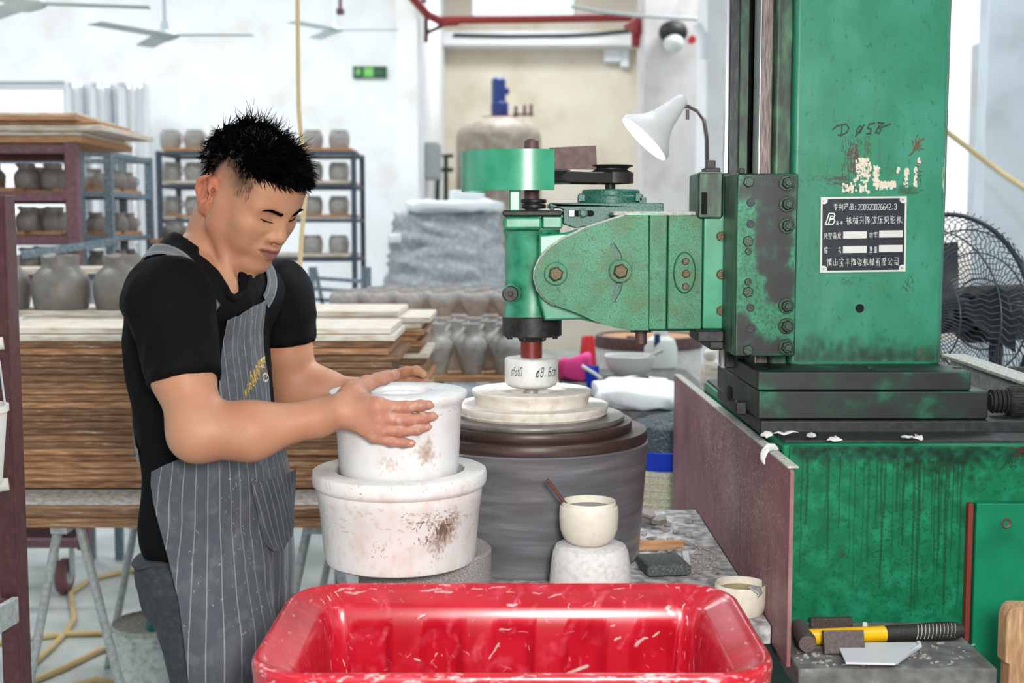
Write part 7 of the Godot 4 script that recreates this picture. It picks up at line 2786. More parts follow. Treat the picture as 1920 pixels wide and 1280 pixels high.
func board_stacks() -> void:
	var g := RandomNumberGenerator.new()
	g.seed = 40
	var d := 3.4
	var y0 := at(400, 915, d).y
	var y1 := at(400, 640, d).y
	var xr := at(742, 780, d).x
	var n := 22
	var th := (y1 - y0) / n
	var specs := []
	var tone := [M.board_dark, M.board_mid, M.board_light]
	for i in n:
		var jr := g.randf_range(-0.02, 0.012)
		var len := g.randf_range(1.14, 1.18)
		specs.push_back([Vector3(xr + jr - len / 2, y0 + th * (i + 0.5), -(d + 0.18) - g.randf_range(-0.006, 0.006)), Vector3(len, th - 0.0012, 0.36), g.randf_range(-0.008, 0.008), tone[g.randi() % 3], "wooden ware board, front stack, %s from the bottom" % ORD[i]])
	var yt := y1
	for i in 2:
		var len: float = [1.16, 1.12][i]
		specs.push_back([Vector3(xr + [0.0, -0.012][i] - len / 2, yt + 0.009 + i * 0.018, -(d + 0.17 + i * 0.02)), Vector3(len, 0.0165, 0.34), [0.004, -0.006][i], M.board_pale, ["pale dusted board topping the tall front stack, just under the last one", "topmost pale board of the tall front stack beside the potter"][i]])
	boards("ware_board", "ware boards in the front stack", specs)
	specs = []
	for i in 25:
		var jr := g.randf_range(-0.02, 0.02)
		var len := g.randf_range(1.22, 1.26)
		var top := i > 21
		specs.push_back([Vector3(at(800, 650, 3.95).x + jr - len / 2 - (0.0 if i < 24 else 0.09), y0 + th * (i + 0.5), -4.0 - g.randf_range(-0.008, 0.008)), Vector3(len, th - 0.0012, 0.36), g.randf_range(-0.008, 0.008), M.board_pale if top or g.randf() < 0.4 else tone[g.randi() % 3], "wooden ware board, rear stack, %s from the bottom" % ORD[i]])
	boards("ware_board", "ware boards in the rear stack", specs)
	# two wider boards that carry both stacks
	specs = []
	var dl := 3.17
	var ya := at(400, 990, dl).y
	var yb := at(400, 952, dl).y
	for i in 2:
		var h := (yb - ya) / 2
		var xe := at(640, 950, dl).x
		specs.push_back([Vector3(xe - 0.62 + i * 0.01, ya + h * (i + 0.5), -(dl + 0.52)), Vector3(1.26, h - 0.0015, 1.04), 0.0, [M.board_mid, M.board_dark][i], ["lower carrying plank under both board stacks", "upper dusty carrying plank under both board stacks"][i]])
	boards("carrying_plank", "planks that carry the board stacks", specs)
	var dl2 := MB.new()
	dl2.box(Vector3(at(300, 934, 3.28).x, yb + 0.0008, -3.295), Vector3(1.22, 0.0016, 0.19), 0.0006)
	obj("dust_layer", dl2, M.dusty_pale, "pale clay dust covering the front of the upper carrying plank", "dust", "", "stuff")
	# trestles
	for k in 2:
		var px: float = [135.0, 600.0][k]
		var tr := thing("trestle", ["grey pipe trestle with splayed legs under the board stacks, left one", "grey pipe trestle under the board stacks behind the potter"][k], "trestle", Vector3(at(px, 990, 3.3).x, 0, -3.6), "pipe trestles")
		var mb := MB.new()
		var x := at(px, 990, 3.3).x
		bar(mb, Vector3(x, ya - 0.012, -3.2), Vector3(x, ya - 0.012, -4.15), 0.045, 0.024)
		part("top_bar", mb, M.galvanised, tr)
		for z in [-3.28, -4.08]:
			for s in [-1, 1]:
				mb = MB.new()
				mb.tube([Vector3(x + s * 0.028, ya - 0.02, z), Vector3(x + s * 0.175, 0.0, z)], [0.0125], 14)
				part("leg", mb, M.galvanised, tr)
	# jars standing on the rear stack
	var yj := y0 + th * 25.0
	var sp := []
	var names := ["clay jar with wide neck on the rear board stack, cut off by the red post", "large dark clay jar with notched neck standing on the board stack, fully in view", "clay jar on the board stack partly hidden by the potter's shoulder"]
	var xs := [5.0, 117.0, 232.0]
	for i in 3:
		var b := at(xs[i], 612, 3.92)
		sp.push_back([Vector3(b.x, yj, -3.92), 1.25 + i * 0.15, names[i]])
	crowd("jar", "clay jars on the board stack", sp)


func rack(called: String, label: String, xs: Array, z0: float, z1: float, top: float, shelves: Array, w: float, m: Material, rear := [], y0 := 0.0) -> Node3D:
	var t := thing(called, label, "rack", Vector3((xs[0] + xs[-1]) / 2, 0, (z0 + z1) / 2))
	if rear.is_empty(): rear = xs
	for z in [z0, z1]:
		for x in (xs if z == z0 else rear):
			var mb := MB.new()
			mb.box(Vector3(x, (top + y0) / 2, z), Vector3(w, top - y0, w), 0.003)
			part("post", mb, m, t)
	for y in shelves + [top - w / 2] + ([y0 + w / 2] if y0 > 0.0 else []):
		for z in [z0, z1]:
			var mb := MB.new()
			var xx: Array = xs if z == z0 else rear
			mb.box(Vector3((xx[0] + xx[-1]) / 2, y, z), Vector3(xx[-1] - xx[0] - w, w * 0.7, w * 0.7), 0.002)
			part("rail", mb, m, t)
		for e in [0, -1]:
			var mb := MB.new()
			bar(mb, Vector3(xs[e], y, z0 - w * 0.4), Vector3(rear[e], y, z1 + w * 0.4), w * 0.7)
			part("side_rail", mb, m, t)
	return t


func left_racks() -> void:
	# mauve rack with a pile of panels on it
	var d := 4.7
	var xr := at(139, 400, d).x
	var xl := at(-330, 400, d).x
	var top := at(70, 268, d).y
	var sh := [at(70, 520, d).y - 0.02, at(70, 441, d).y - 0.02, at(70, 359, d).y - 0.02]
	var w := at_y(122, 1112, 0.0)
	var wd := -w.z
	var fy := px_m(116, wd)
	var t0 := rack("ware_rack", "mauve painted steel ware rack on casters with panels piled on top", [xl, xr], -d, -(d + 0.55), top, sh, 0.046, M.rack_mauve, [xl, at(136, 400, d + 0.55).x], fy)
	var rr := px_m(34, wd)
	for k in 2:
		var wx: float = w.x if k == 0 else xl + 0.1
		var cs := MB.new()
		cs.cyl(Vector3(wx - 0.022, rr, w.z), Vector3(wx + 0.022, rr, w.z), rr, -1, 32, 0.012)
		var wheel := part("wheel", cs, mat_plain("wheel_red", Color(0.45, 0.30, 0.30), 0.6), t0)
		cs = MB.new()
		cs.cyl(Vector3(wx - 0.026, rr, w.z), Vector3(wx + 0.026, rr, w.z), rr * 0.5, -1, 24, 0.004)
		part("wheel_hub", cs, M.galvanised, wheel)
		cs = MB.new()
		bar(cs, Vector3(wx - 0.032, rr, w.z), Vector3(wx - 0.032, fy - 0.02, w.z), 0.006, 0.05)
		bar(cs, Vector3(wx + 0.032, rr, w.z), Vector3(wx + 0.032, fy - 0.02, w.z), 0.006, 0.05)
		cs.box(Vector3(wx, fy - 0.018, w.z), Vector3(0.08, 0.012, 0.08), 0.002)
		part("caster_fork", cs, M.galvanised, t0)
		cs = MB.new()
		bar(cs, Vector3(wx + 0.06, fy + 0.012, w.z), Vector3(wx - 0.3, fy + 0.012, w.z), 0.05)
		part("base_bar", cs, M.rack_oxide, t0)
	var specs := []
	var nm := ["lowest", "middle", "upper"]
	for i in 3:
		specs.push_back([Vector3((xl + xr) / 2 - 0.11, sh[i] + 0.027, -(d + 0.275)), Vector3(xr - xl - 0.24, 0.018, 0.5), 0.0, M.board_orange, "orange brown shelf board on the %s shelf of the mauve rack" % nm[i]])
	boards("shelf_board", "shelf boards of the mauve rack", specs)
	specs = []
	var g := RandomNumberGenerator.new()
	g.seed = 9
	var yy := top
	var ends := [150, 145, 196, 178, 150, 140]
	for i in 6:
		var h: float = [0.026, 0.016, 0.022, 0.014, 0.018, 0.014][i]
		var xe := at(ends[i] + 6, 250, d).x
		specs.push_back([Vector3(xe - 0.55, yy + h / 2, -(d + 0.30 - 0.01 * i)), Vector3(1.1, h - 0.002, 0.62), [0.0, 0.02, -0.02, 0.03, -0.015, 0.05][i], [M.board_orange, M.board_pale, M.board_pale, M.board_light, M.board_orange, M.board_pale][i], "loose flat board on the mauve rack top, %s from below" % ORD[i]])
		yy += h
	boards("loose_board", "panels piled on the mauve rack", specs)
	var sp := []
	var rowname := ["bottom", "middle", "top"]
	for r in [2, 1, 0]:
		for i in 4:
			var px: float = [-12.0, 53.0, 104.0, 78.0][i]
			var z: float = [-(d + 0.14), -(d + 0.14), -(d + 0.14), -(d + 0.40)][i]
			var b := at(px, 400, -z)
			sp.push_back([Vector3(b.x, sh[r] + 0.036, z), -0.3 + i * 0.4, "dark clay jar, mauve rack, %s shelf, %s" % [rowname[r], ["at the picture's edge", "mid front", "by the right post", "at the back"][i]]])
	crowd("jar", "clay jars in the mauve rack", sp, 0.55)
	# blue grey rack
	d = 5.45
	var a := at(152, 400, d).x
	var b2 := at(206, 400, d).x + 0.0
	var c := at(279, 400, d).x + 0.02
	top = at(180, 281, d).y
	sh = [at(180, 520, d).y, at(180, 447, d).y, at(180, 364, d).y]
	rack("ware_rack", "blue grey steel ware rack between the mauve rack and the far shelves", [a - 0.62, a, b2], -d, -(d + 0.6), top, sh, 0.034, M.rack_blue)
	specs = []
	for i in 3:
		specs.push_back([Vector3((a - 0.6 + b2) / 2, sh[i] + 0.021, -(d + 0.3)), Vector3(b2 - a + 0.54, 0.018, 0.56), 0.0, M.board_orange, "shelf board on the %s shelf of the blue grey rack" % nm[i]])
	boards("shelf_board", "shelf boards of the blue grey rack", specs)
	sp = []
	for r in [2, 1, 0]:
		for i in 4:
			var px: float = [180.0, 240.0, 222.0, 100.0][i]
			var z: float = [-(d + 0.12), -(d + 0.50), -(d + 0.28), -(d + 0.2)][i]
			var q := at(px, 400, -z)
			sp.push_back([Vector3(q.x, sh[r] + 0.03, z), 0.1 + i * 0.25, "clay jar, blue grey rack, %s shelf, %s" % [rowname[r], ["in the narrow bay", "right rear", "right of the middle post", "seen through the mauve rack"][i]]])
	crowd("jar", "clay jars in the blue grey rack", sp, 0.5)
	# loose bars and boards between the racks
	var mb := MB.new()
	bar(mb, at(40, 478, 4.58), at(222, 452, 4.66), 0.03)
	obj("loose_bar", mb, M.rack_blue, "light blue steel bar slanting between the two ware racks", "steel bar")
	mb = MB.new()
	mb.box(at(110, 506, 4.5), Vector3(0.33, 0.022, 0.24), 0.002, Basis(Vector3.UP, 0.25))
	obj("short_board", mb, M.board_pale, "short pale board sticking out of the mauve rack above the jars", "board")
	# rows of jars stepping back to the right of the blue rack
	var t := thing("ware_rack", "low dark rack of jugs behind the potter's neck", "rack", Vector3(at(349, 500, 6.0).x, 0, -6.2))
	for k in 2:
		mb = MB.new()
		mb.box(Vector3(at(349, 500, 6.0).x, at(330, [447, 516][k], 6.0).y - 0.012, -6.15), Vector3(0.30, 0.02, 0.45), 0.002)
		part("shelf", mb, M.board_orange, t)
	for x in [-0.137, 0.137]:
		for z in [-5.94, -6.36]:
			mb = MB.new()
			mb.box(Vector3(at(349, 500, 6.0).x + x, at(330, 447, 6.0).y / 2 - 0.012, z), Vector3(0.025, at(330, 447, 6.0).y - 0.024, 0.025), 0.002)
			part("post", mb, M.rack_navy, t)
	sp = []
	for r in 2:
		for i in 4:
			var q := at([322, 366, 334, 372][i], 440, [6.0, 6.05, 6.28, 6.3][i])
			sp.push_back([Vector3(q.x, at(330, [447, 516][r], 6.0).y - 0.002, q.z), 0.3, "clay jug on the %s board of the low dark rack, %s" % [["upper", "lower"][r], ["front left", "front right", "rear left", "rear right"][i]]])
	crowd("jar", "clay jugs in the low dark rack", sp, 0.5)


func far_rack() -> void:
	var d := 7.3
	var xl := at(300, 400, d).x
	var xr := at(664, 400, d).x
	var top := at(480, 283, d).y
	var ys := [at(480, 487, d).y, at(480, 413, d).y, at(480, 349, d).y]
	rack("ware_rack", "dark blue ware rack along the back wall behind the potter's head", [xl, (xl + xr) / 2, xr], -d, -(d + 0.42), top, ys, 0.03, M.rack_navy)
	var specs := []
	var nm := ["lowest", "second", "third", "top"]
	ys.push_back(top - 0.015)
	for i in 4:
		specs.push_back([Vector3((xl + xr) / 2, ys[i] + 0.026, -(d + 0.21)), Vector3(xr - xl - 0.034, 0.018, 0.384), 0.0, M.board_orange if i % 2 else M.board_pale, "shelf board on the %s tier of the dark blue rack" % nm[i]])
	boards("shelf_board", "shelf boards of the dark blue rack", specs)
	var sp := []
	for r in [3, 2, 1, 0]:
		var n := 0
		for px in [318, 364, 410, 584, 634]:
			var q := at(px + r, 400, d + 0.1)
			sp.push_back([Vector3(q.x, ys[r] + 0.035, -(d + 0.12)), 0.4 * n, "grey clay crock, dark blue rack, %s tier, %s from the left" % [nm[r], ORD[n]]])
			n += 1
	crowd("mug", "clay crocks in the dark blue rack", sp, 0.88)
	# grey frames stored under it
	var mb := MB.new()
	for k in 4:
		bar(mb, at(578, 520 + k * 20, 6.6), at(690, 528 + k * 20, 6.6), 0.02)
	bar(mb, at(590, 500, 6.6), at(620, 640, 6.6), 0.02)
	bar(mb, at(680, 500, 6.6), at(680, 640, 6.6), 0.02)
	bar(mb, at(584, 500, 6.6), Vector3(at(584, 500, 6.6).x, 0, -6.6), 0.03)
	bar(mb, at(690, 500, 6.6), Vector3(at(690, 500, 6.6).x, 0, -6.6), 0.03)
	obj("pallet_rack", mb, M.rack_blue, "grey blue empty steel rack standing below the dark blue rack", "rack")


func pots_and_pitchers() -> void:
	# table of round pots
	var d := 5.0
	var y := at(790, 594, d).y
	var t := thing("ware_table", "long boarded ware table carrying the rows of round pots", "table", Vector3(at(800, 594, d).x, 0, -5.3))
	var mb := MB.new()
	var xl := at(608, 594, d).x
	var xr := at(1010, 594, d).x
	mb.box(Vector3((xl + xr) / 2, y - 0.012, -5.32), Vector3(xr - xl, 0.024, 0.74), 0.003)
	part("table_top", mb, M.board_orange, t)
	for x in [xl + 0.05, xr - 0.05]:
		for z in [-5.0, -5.64]:
			mb = MB.new()
			mb.box(Vector3(x, (y - 0.024) / 2, z), Vector3(0.04, y - 0.024, 0.04), 0.003)
			part("leg", mb, M.rack_blue, t)
	var sp := []
	for r in 4:
		for i in 6:
			var z := -(5.06 + r * 0.17)
			var x := at(645 + i * 61.5, 590, 5.06).x + r * 0.050
			if x > xr - 0.07: continue
			sp.push_back([Vector3(x, y, z), 0.5 + 0.1 * i, "round clay pot, %s row on the ware table, %s from the left" % [["front", "second", "third", "rear"][r], ORD[i]]])
	crowd("pot", "round clay pots on the ware table", sp, 0.88)
	# board of pitchers in front
	d = 4.2
	y = at(870, 703, d).y
	t = thing("pitcher_stand", "low stand with an orange board carrying the clay pitchers", "stand", Vector3(at(880, 703, d).x, 0, -4.5))
	xl = at(790, 703, d).x
	xr = at(1036, 703, d).x
	mb = MB.new()
	mb.box(Vector3((xl + xr) / 2, y - 0.01, -4.45), Vector3(xr - xl, 0.02, 0.56), 0.003)
	part("board", mb, M.board_orange, t)
	for x in [xl + 0.03, xr - 0.03]:
		for z in [-4.2, -4.70]:
			mb = MB.new()
			mb.box(Vector3(x, (y - 0.02) / 2, z), Vector3(0.035, y - 0.02, 0.035), 0.003)
			part("leg", mb, M.rack_blue, t)
	sp = []
	for r in 4:
		for i in 4:
			var z := -(4.24 + r * 0.135)
			var x := at(820 + i * 64, 700, 4.24).x + (0.058 if r % 2 else 0.0)
			if x > xr - 0.05: continue
			sp.push_back([Vector3(x, y, z), -2.36 + 0.1 * r, "clay pitcher, %s row on the orange board, %s from the left" % [["front", "second", "third", "rear"][r], ORD[i]]])
	crowd("pitcher", "clay pitchers on the orange board", sp, 0.95)
	mb = MB.new()
	mb.box(at(856, 606, 4.92), Vector3(0.045, 0.05, 0.004), 0.001)
	obj("pink_tag", mb, mat_plain("tag_pink", Color(0.72, 0.22, 0.42), 0.6), "small pink tag hanging below the edge of the ware table", "tag")
	# covered pile of grey wrapped goods
	t = thing("wrapped_pile", "tall pile of grey plastic wrapped goods under a white sheet", "pile", Vector3(at(840, 500, 7.2).x, 0, -7.3))
	var g := RandomNumberGenerator.new()
	g.seed = 6
	var wrap: StandardMaterial3D = mat_noise("grey_wrap", 0.03, [[0.0, Color(0.60, 0.62, 0.65)], [0.5, Color(0.68, 0.70, 0.73)], [0.8, Color(0.76, 0.78, 0.80)], [1.0, Color(0.86, 0.87, 0.89)]], 0.6, 0.42, 0.0, 5)
	mb = MB.new()
	heap(mb, at(838, 390, 7.35), at(838, 700, 7.35).y * 0.0, [[0.0, 0.36, 0.34], [0.55, 0.335, 0.32], [0.72, 0.325, 0.31], [0.80, 0.31, 0.30], [0.86, 0.305, 0.29], [0.93, 0.285, 0.28], [1.0, 0.275, 0.25]], 0.05)
	part("wrapping", mb, wrap, t)
	mb = MB.new()
	lump(mb, at(756, 374, 6.98), at(942, 399, 6.98), 0.75, 0.02, 8)
	var white := mat_plain("white_sheet", Color(0.90, 0.92, 0.93), 0.5)
	part("white_cover", mb, white, t, "white plastic sheet on top")
	mb = MB.new()
	lump(mb, at(842, 356, 7.1), at(906, 377, 7.1), 0.2, 0.012, 5)
	part("white_bundle", mb, white, t, "white bundle on the sheet")
	mb = MB.new()
	lump(mb, at(726, 438, 7.0), at(752, 456, 7.0), 0.1, 0.006, 15)
	part("white_corner", mb, white, t)


func heap(mb: MB, top: Vector3, y0: float, prof: Array, amp: float) -> void:   # a crumpled, tapering wrapped heap
	var nz := FastNoiseLite.new()
	nz.seed = 77
	nz.frequency = 4.0
	nz.fractal_type = FastNoiseLite.FRACTAL_RIDGED
	nz.fractal_octaves = 3
	var rows := []
	for i in 70:
		var f := i / 69.0
		var a := 0
		while a < prof.size() - 2 and prof[a + 1][0] < f: a += 1
		var u := clampf((f - prof[a][0]) / (prof[a + 1][0] - prof[a][0]), 0.0, 1.0)
		var hx := lerpf(prof[a][1], prof[a + 1][1], u)
		var hz := lerpf(prof[a][2], prof[a + 1][2], u)
		if i == 69: hx *= 0.4
		if i == 69: hz *= 0.4
		var row := PackedVector3Array()
		for k in 97:
			var o := TAU * (k % 96) / 96
			var e := Vector3(_pw(cos(o), 0.45) * hx, 0, _pw(sin(o), 0.45) * hz)
			var p := Vector3(top.x, lerpf(y0, top.y, f), top.z) + e
			row.push_back(p + e.normalized() * (nz.get_noise_3dv(p * Vector3(0.7, 2.6, 0.7)) * amp))
		rows.push_back(row)
	mb.sheet(rows, Vector3.UP)
	for i in mb.n.size():
		var out := mb.v[i] - Vector3(top.x, mb.v[i].y, top.z)
		if mb.n[i].dot(out) < 0.0: mb.n[i] = -mb.n[i]


func lump(mb: MB, tl: Vector3, br: Vector3, deep: float, amp: float, seed_: int) -> void:   # crumpled soft block
	var nz := FastNoiseLite.new()
	nz.seed = seed_
	nz.frequency = 7.0
	nz.fractal_octaves = 3
	var c := Vector3((tl.x + br.x) / 2, (tl.y + br.y) / 2, tl.z - deep / 2)
	var h := Vector3(absf(br.x - tl.x) / 2, absf(tl.y - br.y) / 2, deep / 2)
	var rows := []
	for i in 15:
		var a := -PI / 2 + PI * i / 14.0
		var row := PackedVector3Array()
		for k in 65:
			var o := TAU * (k % 64) / 64
			var e := Vector3(_pw(cos(a), 0.35) * _pw(cos(o), 0.4), _pw(sin(a), 0.45), _pw(cos(a), 0.35) * _pw(sin(o), 0.4))
			var p := c + e * h
			row.push_back(p + e * nz.get_noise_3dv(p) * amp)
		rows.push_back(row)
	var f := mb.v.size()
	var st := mb.ix.size()
	mb.sheet(rows, Vector3.ZERO)
	for i in range(f, mb.v.size()):
		if mb.n[i].dot(mb.v[i] - c) < 0.0:
			mb.n[i] = -mb.n[i]


func _pw(x: float, e: float) -> float:
	return signf(x) * pow(absf(x), e)


func clutter() -> void:
	var h := 0.93
	var t := thing("side_table", "cluttered side table behind the splash plate", "table", Vector3(0.5, 0, -4.3))
	var mb := MB.new()
	var xl := at(1068, 730, 3.7).x
	mb.box(Vector3((xl + 0.66) / 2, h - 0.015, -4.2), Vector3(0.66 - xl, 0.03, 1.1), 0.003)
	part("table_top", mb, M.dusty_top, t)
	for x in [xl + 0.04, 0.62]:
		for z in [-3.7, -4.7]:
			mb = MB.new()
			mb.box(Vector3(x, (h - 0.03) / 2, z), Vector3(0.04, h - 0.03, 0.04), 0.003)
			part("leg", mb, M.rack_blue, t)
	# white bowl with a spoon
	var b := at_y(1180, 708, h)
	var z := -b.z
	var q := px_m(1, z)
	t = thing("white_bowl", "white bowl of grey slip with a spoon on the side table", "bowl", Vector3(b.x, h, b.z))
	mb = MB.new()
	mb.xf = Transform3D(Basis(), Vector3(b.x, h, b.z))
	mb.lathe([Vector2(0, 0), Vector2(24 * q, 0), Vector2(25 * q, 4 * q), Vector2(38 * q, 14 * q), Vector2(45 * q, 28 * q), Vector2(48 * q, 42 * q), Vector2(47 * q, 43 * q), Vector2(45 * q, 42 * q), Vector2(42 * q, 30 * q), Vector2(0, 28 * q)], 48)
	part("bowl_body", mb, mat_plain("bowl_white", Color(0.86, 0.87, 0.85), 0.3), t)
	mb = MB.new()
	mb.disc_y(Vector3(b.x, h + 30 * q, b.z), 43 * q, 3 * q, 32)
	part("slip", mb, M.slip_grey, t)
	mb = MB.new()
	mb.tube([Vector3(b.x + 20 * q, h + 34 * q, b.z), Vector3(b.x + 46 * q, h + 44 * q, b.z), Vector3(b.x + 62 * q, h + 52 * q, b.z)], [3 * q], 8)
	obj("spoon", mb, M.galvanised, "metal spoon handle leaning out of the white bowl", "spoon")
	# red folded thing, pink cloth, blue dust pan
	b = at_y(1102, 690, h)
	q = px_m(1, -b.z)
	mb = MB.new()
	mb.xf = Transform3D(Basis(Vector3.UP, 0.3), Vector3(b.x, h, b.z))
	mb.lathe([Vector2(0, 0), Vector2(19 * q, 0), Vector2(18 * q, 5 * q), Vector2(13 * q, 58 * q), Vector2(10 * q, 62 * q), Vector2(0, 62 * q)], 6)
	obj("red_holder", mb, mat_plain("holder_red", Color(0.80, 0.08, 0.12), 0.4), "tall bright red plastic holder on the side table", "holder")
	mb = MB.new()
	var pc := at_y(1078, 712, h)
	lump(mb, Vector3(pc.x - 0.05, h + 0.085, pc.z + 0.05), Vector3(pc.x + 0.05, h, pc.z), 0.12, 0.035, 22)
	obj("pink_cloth", mb, mat_plain("cloth_pink", Color(0.88, 0.25, 0.55), 0.8), "crumpled bright pink cloth beside the red holder", "cloth")
	b = at_y(1110, 728, h)
	t = thing("blue_scoop", "small blue plastic scoop with a white handle on the side table", "scoop", Vector3(b.x, h, b.z))
	q = px_m(1, -b.z)
	mb = MB.new()
	mb.xf = Transform3D(Basis(Vector3.UP, 0.7), Vector3(b.x, h, b.z))
	mb.lathe([Vector2(0, 0), Vector2(13 * q, 0), Vector2(19 * q, 42 * q), Vector2(17 * q, 42 * q), Vector2(12 * q, 3 * q), Vector2(0, 3 * q)], 4)
	part("scoop_body", mb, mat_plain("plastic_blue", Color(0.04, 0.22, 0.78), 0.35), t)
	mb = MB.new()
	mb.tube([Vector3(b.x - 20 * q, h + 44 * q, b.z + 10 * q), Vector3(b.x + 4 * q, h + 30 * q, b.z + 18 * q), Vector3(b.x + 16 * q, h + 20 * q, b.z + 16 * q)], [3.5 * q], 8)
	part("handle", mb, M.bowl_white, t)
	# tablet and white jug
	b = at_y(1192, 684, h)
	mb = MB.new()
	mb.box(Vector3(b.x, h + px_m(26, -b.z), b.z - 0.1), Vector3(px_m(30, -b.z), px_m(48, -b.z), 0.008), 0.003, Basis(Vector3(1, 0, 0), -0.15) * Basis(Vector3(0, 0, 1), -0.08))
	obj("black_tablet", mb, mat_plain("tablet_black", Color(0.03, 0.03, 0.035), 0.2), "black tablet propped between the bowl and the white jug", "tablet")
	b = at_y(1240, 692, h)
	q = px_m(1, -b.z - 0.1)
	t = thing("white_jug", "white plastic canister with a blue label on the side table", "canister", Vector3(b.x, h, b.z - 0.03))
	mb = MB.new()
	mb.xf = Transform3D(Basis(), Vector3(b.x, h, b.z - 0.03))
	mb.lathe([Vector2(0, 0), Vector2(29 * q, 0), Vector2(32 * q, 4 * q), Vector2(32 * q, 40 * q), Vector2(27 * q, 56 * q), Vector2(14 * q, 64 * q), Vector2(13 * q, 76 * q), Vector2(0, 77 * q)], 36)
	part("jug_body", mb, M.bowl_white, t)
	mb = MB.new()
	mb.box(Vector3(b.x - 10 * q, h + 56 * q, b.z - 0.03 + 26 * q), Vector3(11 * q, 26 * q, 3 * q), 0.001)
	part("label_patch", mb, mat_plain("label_blue", Color(0.08, 0.20, 0.42), 0.5), t)
	# cream jar with a round knob
	b = at_y(1336, 738, h)
	q = px_m(1, -b.z)
	t = thing("cream_jar", "cream jar with a round knob behind the splash plate", "jar", Vector3(b.x, h, b.z))
	mb = MB.new()
	mb.xf = Transform3D(Basis(), Vector3(b.x, h, b.z))
	mb.lathe([Vector2(0, 0), Vector2(22 * q, 0), Vector2(24 * q, 4 * q), Vector2(23 * q, 52 * q), Vector2(18 * q, 62 * q), Vector2(0, 64 * q)], 32)
	part("jar_body", mb, M.board_pale, t)
	mb = MB.new()
	mb.ball(Vector3(b.x - 6 * q, h + 74 * q, b.z), Vector3.ONE * 12 * q)
	part("knob", mb, M.cream_glaze, t)
	# big vat behind
	b = at(1216, 640, 5.1)
	q = px_m(1, 5.1)
	t = thing("glaze_vat", "big pale vat with a brown rim behind the side table", "vat", Vector3(b.x, 0, -5.1))
	mb = MB.new()
	mb.xf = Transform3D(Basis(), Vector3(b.x, 0, -5.1))
	mb.lathe([Vector2(0, 0), Vector2(80 * q, 0), Vector2(92 * q, 0.3), Vector2(99 * q, b.y - 0.03), Vector2(99 * q, b.y), Vector2(0, b.y)], 56)
	part("vat_body", mb, M.plaster, t)
	mb = MB.new()
	mb.xf = Transform3D(Basis(), Vector3(b.x, 0, -5.1))
	mb.lathe([Vector2(90 * q, b.y - 0.02), Vector2(101 * q, b.y - 0.02), Vector2(102 * q, b.y), Vector2(100 * q, b.y + 0.028), Vector2(92 * q, b.y + 0.03), Vector2(90 * q, b.y)], 56)
	part("vat_rim", mb, M.rust_brown, t)
	mb = MB.new()
	mb.disc_y(Vector3(b.x, b.y + 0.001, -5.1), 90 * q, 0.022, 40)
	part("vat_lid", mb, M.board_orange, t)
	# white plastic bag heap, grey rags, blue basin, basket
	mb = MB.new()
	var wb := at(1205, 760, 3.66)
	lump(mb, Vector3(at(1124, 720, 3.66).x, h + 0.062, -3.64), Vector3(at(1286, 790, 3.66).x, h + 0.006, -3.64), 0.36, 0.035, 30)
	obj("white_bag", mb, mat_plain("bag_white", Color(0.92, 0.93, 0.94), 0.5), "white plastic bag heaped at the front of the side table", "bag")
	var bx := at(1246, 900, 3.5)
	var hb := at(1246, 968, 3.5).y
	t = thing("woven_basket", "cream woven basket under the blue basin behind the drum", "basket", Vector3(bx.x, hb, -3.5))
	mb = MB.new()
	mb.xf = Transform3D(Basis(), Vector3(bx.x, 0, -3.5))
	var wov: StandardMaterial3D = mat_noise("woven_cream", 0.05, [[0.0, Color(0.62, 0.58, 0.48)], [0.5, Color(0.80, 0.78, 0.71)], [1.0, Color(0.88, 0.87, 0.83)]], 0.2, 0.8)
	var ht := at(1246, 872, 3.5).y
	mb.lathe([Vector2(0, hb), Vector2(0.095, hb), Vector2(0.11, ht), Vector2(0.10, ht), Vector2(0.088, hb + 0.01), Vector2(0, hb + 0.01)], 40)
	part("basket_body", mb, wov, t)
	for k in 30:
		mb = MB.new()
		var a := TAU * k / 30
		mb.tube([Vector3(bx.x + cos(a) * 0.0965, hb, -3.5 + sin(a) * 0.0965), Vector3(bx.x + cos(a) * 0.112, ht, -3.5 + sin(a) * 0.112)], [0.004], 6)
		part("stake", mb, wov, t)
	for k in 7:
		mb = MB.new()
		var f := (k + 0.5) / 7.0
		mb.xf = Transform3D(Basis(), Vector3(bx.x, lerpf(hb, ht, f), -3.5))
		var r := lerpf(0.0985, 0.1135, f)
		mb.lathe([Vector2(r - 0.004, -0.003), Vector2(r, -0.003), Vector2(r + 0.002, 0), Vector2(r, 0.003), Vector2(r - 0.004, 0.003)], 40)
		part("weaver", mb, wov, t)
	mb = MB.new()
	mb.disc_y(Vector3(bx.x, 0, -3.5), 0.13, hb, 32, 0.004)
	obj("basket_stool", mb, M.dusty_top, "round grey stool carrying the woven basket", "stool")
	mb = MB.new()
	mb.xf = Transform3D(Basis(), Vector3(bx.x, ht, -3.5))
	mb.lathe([Vector2(0, 0.001), Vector2(0.10, 0.001), Vector2(0.125, 0.055), Vector2(0.122, 0.056), Vector2(0.098, 0.006), Vector2(0, 0.006)], 40)
	obj("blue_basin", mb, M.plastic_blue, "bright blue plastic basin set on the woven basket", "basin")
	mb = MB.new()
	lump(mb, Vector3(bx.x - 0.085, ht + 0.135, -3.42), Vector3(bx.x + 0.085, ht + 0.035, -3.42), 0.16, 0.03, 41)
	obj("grey_rags", mb, mat_noise("rag_grey", 0.05, [[0.0, Color(0.16, 0.18, 0.20)], [0.6, Color(0.30, 0.33, 0.36)], [1.0, Color(0.66, 0.68, 0.70)]], 0.25, 0.8), "dark grey rags piled in the blue basin", "rags")


